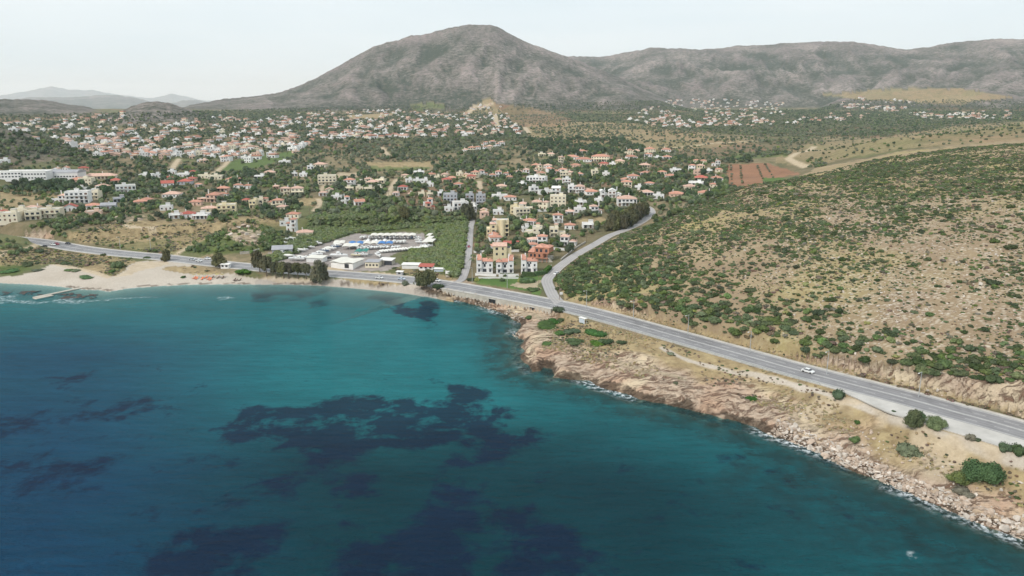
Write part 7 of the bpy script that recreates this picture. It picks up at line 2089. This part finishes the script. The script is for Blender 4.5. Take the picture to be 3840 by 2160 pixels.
# ------------------------------------------------------------------ boulders and reef
def rock_mesh(seed, mat, slab=False):
    g = np.random.default_rng(seed)
    v, f = ICO1
    p = v * g.uniform(0.75, 1.1, (len(v), 1))
    for _ in range(7):
        n = g.normal(size=3); n /= np.linalg.norm(n)
        d = g.uniform(0.45, 0.8)
        e = p @ n - d
        p = p - np.outer(np.maximum(e, 0), n)
    p = p * (np.array([1.5, 0.8, 0.3]) if slab else g.uniform(0.55, 1.2, 3) * [1, 1, 0.8])
    return fast_mesh('boulder', p, f, mat, False)
ROCKS = [rock_mesh(1300 + i, 'boulder' if i % 2 else 'boulder_pale', i % 4 == 0) for i in range(12)]
gk = np.random.default_rng(55)
def shore_points(n, v0, v1, s0, s1):
    c = np.array(COAST); keepi = [i for i in range(len(COAST) - 1) if v0 <= COAST_V[i][0] < v1]
    L = np.array([np.linalg.norm(c[i + 1] - c[i]) for i in keepi]); pr = L / L.sum()
    out = []
    for _ in range(n):
        i = keepi[gk.choice(len(keepi), p=pr)]
        t = gk.uniform()
        d = c[i + 1] - c[i]; d /= np.linalg.norm(d) + 1e-9
        nrm = np.array([-d[1], d[0]])                     # towards the land
        out.append(c[i] + (c[i + 1] - c[i]) * t + nrm * gk.uniform(s0, s1))
    return np.array(out)
p1 = shore_points(2300, 1925, 2720, -0.8, 5.2); p2 = shore_points(260, 1065, 1300, -0.5, 3.0); p3 = shore_points(300, 1925, 2720, 5, 17)
pp = np.vstack([p1, p2, p3])
sz = np.concatenate([np.exp(gk.normal(-1.0, 0.55, len(p1))), np.exp(gk.normal(-0.75, 0.35, len(p2))), np.exp(gk.normal(-1.1, 0.4, len(p3)))])
sz = np.clip(sz, 0.15, 1.5)
pz = ground(pp[:, 0], pp[:, 1])
vx, vy, dd = project(pp[:, 0], pp[:, 1], pz)
top = np.argsort(-(sz / dd) * ((vx < 2570) & (vx > 0)))[:300]
ind = np.zeros(len(pp), bool); ind[top] = True
vi = gk.integers(0, 10, len(pp)); rzv = gk.uniform(0, 6.28, len(pp))
for i in top:
    o = obj('boulder', ROCKS[vi[i]], None, (pp[i][0], pp[i][1], max(pz[i], -0.1) + 0.15 * sz[i]), rzv[i], (sz[i],) * 3)
    o.rotation_euler = (gk.uniform(-0.5, 0.5), gk.uniform(-0.5, 0.5), rzv[i])
    tag(o, '%s %s %s along the waterline %s' % ('large' if sz[i] > 1.1 else 'mid-sized' if sz[i] > 0.85 else 'smaller', 'pale' if vi[i] % 2 == 0 else 'tan', 'slab' if vi[i] % 4 == 0 else 'boulder', 'below the retaining wall' if vx[i] < 1400 else 'at the start of the rubble' if vx[i] < 2100 else 'below the cone-shaped shrub' if vx[i] < 2260 else 'left of the very large bush' if vx[i] < 2380 else 'below the very large bush' if vx[i] < 2480 else 'at the right edge'), 'boulder', 'boulders along the shore')
m_ = ~ind
make_stuff('shore_rubble', 'broken pale rock rubble along the waterline', np.stack([pp[:, 0], pp[:, 1], np.maximum(pz, -0.1) + 0.1 * sz], -1)[m_], sz[m_], rzv[m_], vi[m_], ROCKS)
# stones strewn over the upper hill and the knoll
a, b = band_points(200, 620, 0.18, 0.78, 26000, gk)
zz = ground(a, b); vx, vy, dd = project(a, b, zz)
w_ = sstep(1700, 2200, vx) * sstep(430, 600, vy) * in_poly(vx, vy, HILL_POLY)
ok = gk.uniform(0, 1, len(a)) < w_ * np.clip(0.12 + 0.75 * sstep(0.42, 0.62, fbm(a / 26, b / 26, 3, 503)), 0, 1)
a, b, zz = a[ok], b[ok], zz[ok]
make_stuff('hillside_stones', 'loose pale limestone strewn over the hillside', np.stack([a, b, zz], -1), np.clip(np.exp(gk.normal(-0.95, 0.4, len(a))), 0.15, 1.2), gk.uniform(0, 6.28, len(a)), gk.integers(0, 10, len(a)), ROCKS)
KNR = [(600, 572), (612, 566), (625, 570), (640, 574), (592, 584), (606, 588), (620, 590), (634, 596), (650, 590), (598, 600), (612, 606), (640, 608), (580, 592), (572, 600), (660, 602), (300, 548), (312, 546), (290, 552), (345, 548), (355, 552)]
for i, v in enumerate(KNR):
    x, y, z = at1(*v); s_ = gk.uniform(1.6, 3.2)
    o = obj('outcrop', ROCKS[i % 10], None, (x, y, z + 0.1), gk.uniform(0, 6), (s_, s_, s_ * 0.8))
    tag(o, 'pale limestone outcrop on the %s' % ('green knoll beside the coast road' if v[0] > 400 else 'low rise behind the meadow'), 'rock', 'limestone outcrops')
REEF = [rock_mesh(1400 + i, 'reef', True) for i in range(4)]
for i in range(46):
    vx, vy = (gk.uniform(150, 242), gk.uniform(738, 752)) if i < 30 else (gk.uniform(-10, 105), gk.uniform(733, 741))
    x, y = on_plane(vx, vy, 0.0); s_ = gk.uniform(0.7, 1.9)
    o = obj('reef_rock', REEF[i % 4], None, (float(x), float(y), -0.05), gk.uniform(0, 6), (s_ * 1.4, s_, s_ * 0.7))
    tag(o, 'dark flat reef rock awash %s' % ('right of the jetty' if i < 30 else 'left of the jetty'), 'rock', 'reef rocks by the jetty')

# ------------------------------------------------------------------ jetty
ja = np.array(at1(214, 721)[:2]); jb = np.array([float(q) for q in on_plane(84, 747, 0.6)])
jl = float(np.linalg.norm(jb - ja)); ang = math.atan2(jb[1] - ja[1], jb[0] - ja[0])
jt = empty('jetty', (ja[0], ja[1], 0), ang)
MB().box(0, jl, -1.1, 1.1, -2, 0.42).build('deck', [M['concrete']], jt)
MB().box(jl * 0.7, jl + 1, 1.12, 4.5, -2, 0.3).build('platform', [M['concrete']], jt)
tag(jt, 'pale concrete jetty running from the beach over the reef', 'jetty')

# ------------------------------------------------------------------ the wall that carries the road
sel = np.where((mvx > 1138) & (mvx < 1425))[0]
WP = MAIN[sel[0]:sel[-1] + 1]
rw = empty('retaining_wall', (0, 0, 0))
o = strip('wall_face', WP, -MAIN_HW - 2.2, -MAIN_HW - 1.75, 0.02, 'concrete', rw, cuts=2, skirt=5.0)
strip('coping', WP, -MAIN_HW - 2.3, -MAIN_HW - 1.65, 0.22, 'shoulder', rw, cuts=2, skirt=0.18)
q, t_, n_ = offset_line(WP, -MAIN_HW - 2.24)
wvx = project(WP[:, 0], WP[:, 1], WP[:, 2])[0]
for cvx_, cw, ch in ((1258, 4.5, 2.2), (1376, 3.0, 2.0), (1176, 0.8, 0.8)):
    i = int(np.argmin(abs(wvx - cvx_)))
    c_ = MB().box(-cw / 2, cw / 2, -0.03, 0.3, -2.9, -2.9 + ch).build('culvert', [M['tyre']], rw)  # near-black box on the wall face, painted shade of the open culvert mouth
    c_.location = (q[i][0], q[i][1], WP[i][2]); c_.rotation_euler = (0, 0, math.atan2(t_[i][1], t_[i][0]))
    c2 = MB().box(-cw / 2 - 0.4, cw / 2 + 0.4, -0.35, -0.04, -2.9 + ch, -2.5 + ch).build('lintel', [M['shoulder']], rw)
    c2.location = c_.location; c2.rotation_euler = c_.rotation_euler
tag(rw, 'pale concrete retaining wall with dark culverts under the coast road', 'wall', None, 'thing')
# guard rail on the sea side
sel = np.where((mvx > 1425) & (mvx < 2118))[0]
GP = MAIN[sel[0]:sel[-1] + 1]
gr = empty('guard_rail', (0, 0, 0))
strip('beam', GP, -MAIN_HW - 1.86, -MAIN_HW - 1.78, 0.72, 'metal', gr, cuts=2, skirt=0.3)
post = mesh_from('post', *(lambda b: (b.v, b.f))(MB().box(-0.05, 0.05, -0.05, 0.05, -0.4, 0.7)), 'metal')
q, t_, n_ = offset_line(GP, -MAIN_HW - 1.72)
for i in range(0, len(GP)):
    obj('post', post, gr, (q[i][0], q[i][1], GP[i][2]))
tag(gr, 'low steel guard rail on the seaward edge of the coast road', 'guard rail')

# ------------------------------------------------------------------ lamp posts, poles
def lamp(v, H, rz, label, arm=1.6):
    x, y, z = at1(*v)
    r = empty('street_lamp', (x, y, z), rz)
    obj('pole', LP, r, (0, 0, 0), 0, (1, 1, H))
    MB().box(-0.05, 0.05, -arm, 0, H - 0.12, H - 0.02).build('arm', [M['metal']], r)
    MB().box(-0.16, 0.16, -arm - 0.6, -arm + 0.02, H - 0.2, H + 0.0).build('lamp_head', [M['roof_white']], r)
    tag(r, label, 'street lamp', 'street lamps along the coast road')
LP = tubes('pole', 'metal', [[(0, 0, -0.05, 0.16), (0, 0, 0.5, 0.12), (0, 0, 1.0, 0.09)]])
def road_dir(x, y):
    i = int(np.argmin((MAIN[:, 0] - x) ** 2 + (MAIN[:, 1] - y) ** 2)); j = min(i + 1, len(MAIN) - 1)
    return math.atan2(MAIN[j][1] - MAIN[j - 1][1], MAIN[j][0] - MAIN[j - 1][0])
for v, w in [((2310, 1001), 'nearest, above the pink oleanders'), ((2079, 943), 'beside the white car on the long straight'), ((1886, 888), 'before the thick scrub, third from the right edge'), ((1730, 843), 'before the dense scrub foot, fourth from the right edge'), ((1593, 804), 'before the tan rock cut'), ((1475, 775), 'at the end of the rock cut, near the junction'), ((1276, 725), 'on the edge of the green lawn'), ((1188, 711), 'at the lane corner by the yellow bush'), ((303, 627), 'far along the road, left of the track turning'), ((380, 632), 'far along the road, at the track turning')]:
    x, y, z = at1(*v)
    lamp(v, 8.8, road_dir(x, y), 'slender grey street lamp ' + w)
POLE = tubes('pole', 'wood', [[(0, 0, -0.1, 0.15), (0, 0, 0.5, 0.13), (0, 0, 1.0, 0.1)]])
CROSS = mesh_from('crossarm', *(lambda b: (b.v, b.f))(MB().box(-0.8, 0.8, -0.06, 0.06, -0.06, 0.06)), 'wood')
PL = [c7(*p) for p in [(948, 205), (1535, 80), (1980, 210), (2022, 232), (2110, 238), (2142, 272), (2238, 338), (2310, 352), (1890, 272), (1428, 772), (1128, 1182), (733, 505), (1683, 632), (1610, 692), (530, 335)]] + [cv(2, *p) for p in [(1183, 1150), (1005, 1290), (563, 1310), (1335, 1340)]] + [cv(6, *p) for p in [(540, 412), (597, 442), (650, 557), (1315, 442)]] + [cv(5, *p) for p in [(180, 232), (1830, 232), (405, 262)]] + [(1407, 755)]
for v in PL:
    x, y, z = at1(*v)
    r = empty('utility_pole', (x, y, z), ge.uniform(-0.5, 0.5))
    obj('pole', POLE, r, (0, 0, 0), 0, (1, 1, 8.2)); obj('crossarm', CROSS, r, (0, 0, 7.8))
    tag(r, 'plain utility pole %s' % ('beside the side road' if v[0] > 1400 else 'on the lawn corner by the junction' if v[1] > 700 else 'among the village gardens' if v[0] > 1000 else 'among the houses left of the reed bed'), 'utility pole', 'utility poles of the village')
# ------------------------------------------------------------------ bus shelter and junction sign
x, y, z = at1(1466, 813)
bs = empty('bus_shelter', (x, y, z), road_dir(x, y))
for xx in (-1.7, 1.7):
    for yy in (-0.6, 0.6):
        MB().box(xx - 0.06, xx + 0.06, yy - 0.06, yy + 0.06, -0.3, 2.4).build('post', [M['roof_white']], bs)
MB().box(-2.0, 2.0, -0.9, 0.9, 2.41, 2.55).build('roof', [M['roof_white']], bs); MB().box(-1.6, 1.6, -0.66, -0.63, 0.2, 2.2).build('back_panel', [M['car_pale']], bs); MB().box(-1.3, 1.3, -0.5, -0.1, 0.4, 0.48).build('bench', [M['metal']], bs)
tag(bs, 'pale open bus shelter on the seaward side of the coast road', 'bus shelter')
x, y, z = at1(*cA(548, 300))
sg = empty('road_sign', (x, y, z), 0.1)
MB().box(-0.06, 0.06, -0.06, 0.06, -0.3, 2.2).build('post', [M['metal']], sg); MB().box(-0.8, 0.8, -0.12, -0.07, 1.0, 2.4).build('panel', [M['white']], sg)
tag(sg, 'plain white road sign beside the junction of the side road', 'road sign')

# ------------------------------------------------------------------ cars
def car_meshes():
    b = MB()
    prof = [(-2.1, 0.35), (-2.15, 0.75), (-1.75, 0.95), (-0.95, 1.0), (1.35, 1.02), (2.05, 0.92), (2.15, 0.6), (2.1, 0.35)]
    V = [(x, -0.86, z) for x, z in prof] + [(x, 0.86, z) for x, z in prof]
    n = len(prof)
    F = [tuple(range(n))[::-1], tuple(range(n, 2 * n))] + [(i, (i + 1) % n, n + (i + 1) % n, n + i) for i in range(n)]
    b.add(V, [tuple(reversed(f)) if False else f for f in F])
    c = [(-0.55, 1.42), (0.95, 1.44)]
    b.add([(-0.6, -0.66, 1.40), (0.95, -0.66, 1.42), (0.95, 0.66, 1.42), (-0.6, 0.66, 1.40), (-0.6, -0.66, 1.46), (0.95, -0.66, 1.48), (0.95, 0.66, 1.48), (-0.6, 0.66, 1.46)], [(0, 3, 2, 1), (4, 5, 6, 7), (0, 1, 5, 4), (1, 2, 6, 5), (2, 3, 7, 6), (3, 0, 4, 7)])
    g_ = MB()
    g_.add([(-1.15, -0.78, 0.98), (1.6, -0.78, 1.0), (1.6, 0.78, 1.0), (-1.15, 0.78, 0.98), (-0.58, -0.65, 1.41), (0.93, -0.65, 1.43), (0.93, 0.65, 1.43), (-0.58, 0.65, 1.41)], [(0, 1, 5, 4), (1, 2, 6, 5), (2, 3, 7, 6), (3, 0, 4, 7)])
    w = MB(); n = 12
    v = [(0.33 * math.cos(6.2832 * i / n), y_, 0.33 * math.sin(6.2832 * i / n)) for y_ in (-0.11, 0.11) for i in range(n)]
    w.add(v, [(i, (i + 1) % n, n + (i + 1) % n, n + i) for i in range(n)] + [tuple(range(n))[::-1], tuple(range(n, 2 * n))])
    li = MB().box(-0.03, 0.03, -0.18, 0.18, -0.07, 0.07)
    return b, g_, w.mesh('wheel', [M['tyre']]), li.mesh('headlight', [M['roof_white']])
cb, cg, WHEEL, HEADL = car_meshes()
CG = cg.mesh('windows', [M['glass']])
CBM = {}
def car(v, colr, rz, label, scale=1.0, z=None):
    x, y, z0 = at1(*v)
    if rz is None:
        rz = road_dir(x, y) + math.pi
        i = int(np.argmin((MAIN[:, 0] - x) ** 2 + (MAIN[:, 1] - y) ** 2))
        if z is None: z0 = MAIN[i][2]
    r = empty('car', (x, y, z0 + 0.01), rz)
    if colr not in CBM: CBM[colr] = cb.mesh('body', [M[colr]])
    obj('body', CBM[colr], r); obj('windows', CG, r)
    for xx in (-1.35, 1.35):
        for yy in (-0.8, 0.8):
            obj('wheel', WHEEL, r, (xx, yy, 0.33))
    for yy in (-0.6, 0.6):
        obj('headlight', HEADL, r, (-2.13, yy, 0.7))
    r.scale = (scale,) * 3
    return tag(r, label, 'car')
car(zc(2880, 1000, SC)(400, 1072), 'car_white', None, 'white saloon driving on the long straight of the coast road')
car(c10(650, 252), 'car_silver', None, 'silver hatchback on the coast road, left of the beach bar tree'); car(c10(785, 285), 'car_white', None, 'white hatchback following the silver one by the beach')
car(c10(962, 238), 'car_white', None, 'white pickup parked at the verge beside the lone roadside tree', 1.05); car(c8(930, 1055), 'car_white', None, 'cream-white car on the road before the workshop'); car(c8(1375, 1078), 'car_pale', None, 'pale blue car on the road before the kiosk'); car(c8(2080, 1112), 'car_white', None, 'white van beside the shore eucalyptus', 1.1)
car(c7(425, 745), 'car_red', math.pi / 2, 'dark red car on the straight lane beside the reeds'); car(c7(1308, 1018), 'car_white', 0.9, 'white car parked at the foot of the scrub hill')
car(c5(535, 728), 'car_white', None, 'white car at the far bend of the coast road'); car(c5(570, 722), 'car_red', None, 'dark red car beside the white one at the far bend'); car(c5(685, 716), 'car_dark', None, 'black car past the far bend of the coast road'); car(c5(447, 742), 'car_dark', 0.4, 'black car waiting at the beach track')
for p, cc, lb in [((1160, 510), 'car_blue', 'blue car parked behind the grey shed'), ((1215, 520), 'car_dark', 'dark car parked beside the blue one behind the grey shed'), ((1250, 455), 'car_silver', 'silver car parked among the boats behind the grey shed'), ((1775, 700), 'car_dark', 'black car on the drive beside the large yacht'), ((770, 505), 'car_dark', 'black car on the track below the knoll')]:
    car(c9(*p), cc, 0.5, lb)
# ------------------------------------------------------------------ sunbeds and parasols
SB = MB().box(-0.95, 0.35, -0.35, 0.35, 0.25, 0.34).mesh('seat', [M['orange']]); SBb = MB().box(-0.95, 0.35, -0.35, 0.35, 0.25, 0.34).mesh('seat', [M['brown']])
def bed(v, m, label):
    x, y, z = at1(*v)
    r = empty('sunbed', (x, y, z), 1.2 + ge.uniform(-0.3, 0.3))
    MB().box(-0.95, 0.35, -0.36, 0.36, 0.25, 0.36).build('seat', [M[m]], r); MB().slope(-0.36, 0.36, 0.36, 1.0, 0.36, 0.95, 0.1).build('backrest', [M[m]], r).rotation_euler = (0, 0, -math.pi / 2)
    for xx in (-0.85, 0.25):
        for yy in (-0.3, 0.3):
            MB().box(xx - 0.03, xx + 0.03, yy - 0.03, yy + 0.03, 0, 0.249).build('leg', [M['metal']], r)
    r.scale = (1.25,) * 3
    tag(r, label, 'sunbed', 'sunbeds on the beach')
for i, p in enumerate([(690, 615), (730, 630), (845, 634), (918, 608), (970, 632), (1010, 648)]):
    bed(c10(*p), 'orange', 'orange sunbed on the sand, %s from the left' % ORD[i])
for i, p in enumerate([(1045, 608), (1165, 610), (1260, 612), (1500, 652), (1530, 668), (1605, 655)]):
    bed(c10(*p), 'brown', 'dark brown sunbed on the sand, %s from the left' % ORD[i])
for i, p in enumerate([(685, 600), (800, 600), (912, 590), (1030, 590), (1150, 592), (1262, 594)]):
    x, y, z = at1(*c10(*p))
    r = empty('parasol', (x, y, z), 0)
    obj('pole', POLE, r, (0, 0, 0), 0, (0.4, 0.4, 2.3))
    n = 10
    obj('canopy', mesh_from('canopy', [(1.25 * math.cos(6.2832 * k / n), 1.25 * math.sin(6.2832 * k / n), 1.9) for k in range(n)] + [(0, 0, 2.45)], [(k, (k + 1) % n, n) for k in range(n)], 'f_grass'), r)
    tag(r, 'straw parasol above the sunbeds, %s from the left' % ORD[i], 'parasol', 'parasols on the beach')
# ------------------------------------------------------------------ hedge and garden walls
def garden_wall(pts, h, label, mat='white', name='garden_wall', th=0.3, cop='shoulder'):
    P_ = np.array([at1(*p) for p in pts])
    r = empty(name, tuple(P_[0]))
    for i in range(len(P_) - 1):
        a, b = P_[i], P_[i + 1]
        d = b - a
        L = math.hypot(d[0], d[1])
        o = MB().box(0, L, -th / 2, th / 2, -1.5, h).build('panel', [M[mat]], r)
        o.location = a - P_[0]; o.rotation_euler = (0, -math.atan2(d[2], L), math.atan2(d[1], d[0]))
        if cop:
            c_ = MB().box(-0.05, L + 0.05, -th / 2 - 0.06, th / 2 + 0.06, h + 0.003, h + 0.1).build('coping', [M[cop]], r)
            c_.location = o.location; c_.rotation_euler = o.rotation_euler
    return tag(r, label, 'wall', None, 'thing')
garden_wall([c7(490, 1030), c7(690, 1038), c7(700, 1038)], 1.5, 'white garden wall before the left front villa')
garden_wall([c7(725, 1040), c7(925, 1040)], 1.6, 'white garden wall before the middle front villa')
garden_wall([c7(520, 1058), c7(925, 1060)], 0.9, 'long low white wall along the top of the lawn')
garden_wall([c7(475, 800), c7(700, 796), c7(930, 790)], 1.5, 'long white wall behind the yellow house')
garden_wall([c7(1250, 765), c7(1420, 780)], 1.6, 'white wall beside the brick house plot')
garden_wall([c7(1350, 880), c7(1420, 822), c7(1490, 765), c7(1600, 700)], 1.1, 'pale wall along the upper edge of the side road', 'concrete')
garden_wall([c7(1200, 1010), c7(1255, 945)], 1.4, 'white wall curving at the hedge corner')
garden_wall([c7(1090, 385), c7(1380, 385)], 1.8, 'white wall before the cream houses')
garden_wall([c7(880, 455), c7(1090, 470)], 1.5, 'white wall below the cream houses')
garden_wall([c9(0, 610), c9(240, 590), c9(400, 540)], 1.6, 'rough stone wall below the knoll', 'concrete')
def hedge(pts, h, w, label):
    P_ = np.array([at1(*p) for p in pts])
    r = empty('clipped_hedge', tuple(P_[0]))
    g = np.random.default_rng(3)
    for i in range(len(P_) - 1):
        d = P_[i + 1] - P_[i]
        L = math.hypot(d[0], d[1])
        b = MB().box(0, L, -w / 2, w / 2, -0.6, h)
        n = int(L * 60)
        for _ in range(n):
            x, y, z = g.uniform(0, L), g.uniform(-w / 2, w / 2), h
            if g.uniform() < 0.5: y, z = -w / 2, g.uniform(0, h)
            s = 0.16
            o = g.normal(0, 0.12, (3, 3))
            b.add([(x + o[0][0], y + o[0][1] - 0.02, z + o[0][2]), (x + s + o[1][0], y + o[1][1] - 0.05, z + o[1][2]), (x + o[2][0], y + o[2][1] - 0.05, z + s + o[2][2])], [(0, 1, 2)])
        o = b.build('foliage', [M['f_lush']], r)
        o.location = P_[i] - P_[0]; o.rotation_euler = (0, 0, math.atan2(d[1], d[0]))
    tag(r, label, 'hedge')
hedge([c7(960, 1035), c7(1090, 1035), c7(1190, 1015), c7(1240, 965)], 2.6, 2.2, 'tall clipped green hedge curving beside the right front villa')
hedge([c7(735, 1036), c7(885, 1036)], 1.7, 1.2, 'low clipped hedge before the middle front villa')

# ------------------------------------------------------------------ haze
hz, hnt = new_mat('haze')
hk = NT(hnt)
hv = hk.n('ShaderNodeVolumePrincipled')
hv.inputs['Color'].default_value = (0.76, 0.90, 1.0, 1)
hv.inputs['Absorption Color'].default_value = (1, 1, 1, 1)
hv.inputs['Density'].default_value = 0.000038
hv.inputs['Anisotropy'].default_value = 0.0
ho = hk.n('ShaderNodeOutputMaterial')
hnt.links.new(hv.outputs[0], ho.inputs['Volume'])
bx0, bx1, by0, by1, bz0, bz1 = -42000, 42000, -6500, 42000, -60, 1250
try:
    hz.cycles.volume_sampling = 'DISTANCE'
    hz.cycles.homogeneous_volume = True
except Exception:
    pass
hme = mesh_from('haze', [(bx0, by0, bz0), (bx1, by0, bz0), (bx1, by1, bz0), (bx0, by1, bz0), (bx0, by0, bz1), (bx1, by0, bz1), (bx1, by1, bz1), (bx0, by1, bz1)],
    [(0, 3, 2, 1), (4, 5, 6, 7), (0, 1, 5, 4), (1, 2, 6, 5), (2, 3, 7, 6), (3, 0, 4, 7)], hz)
tag(obj('haze', hme), 'pale summer haze over the bay', kind='stuff')
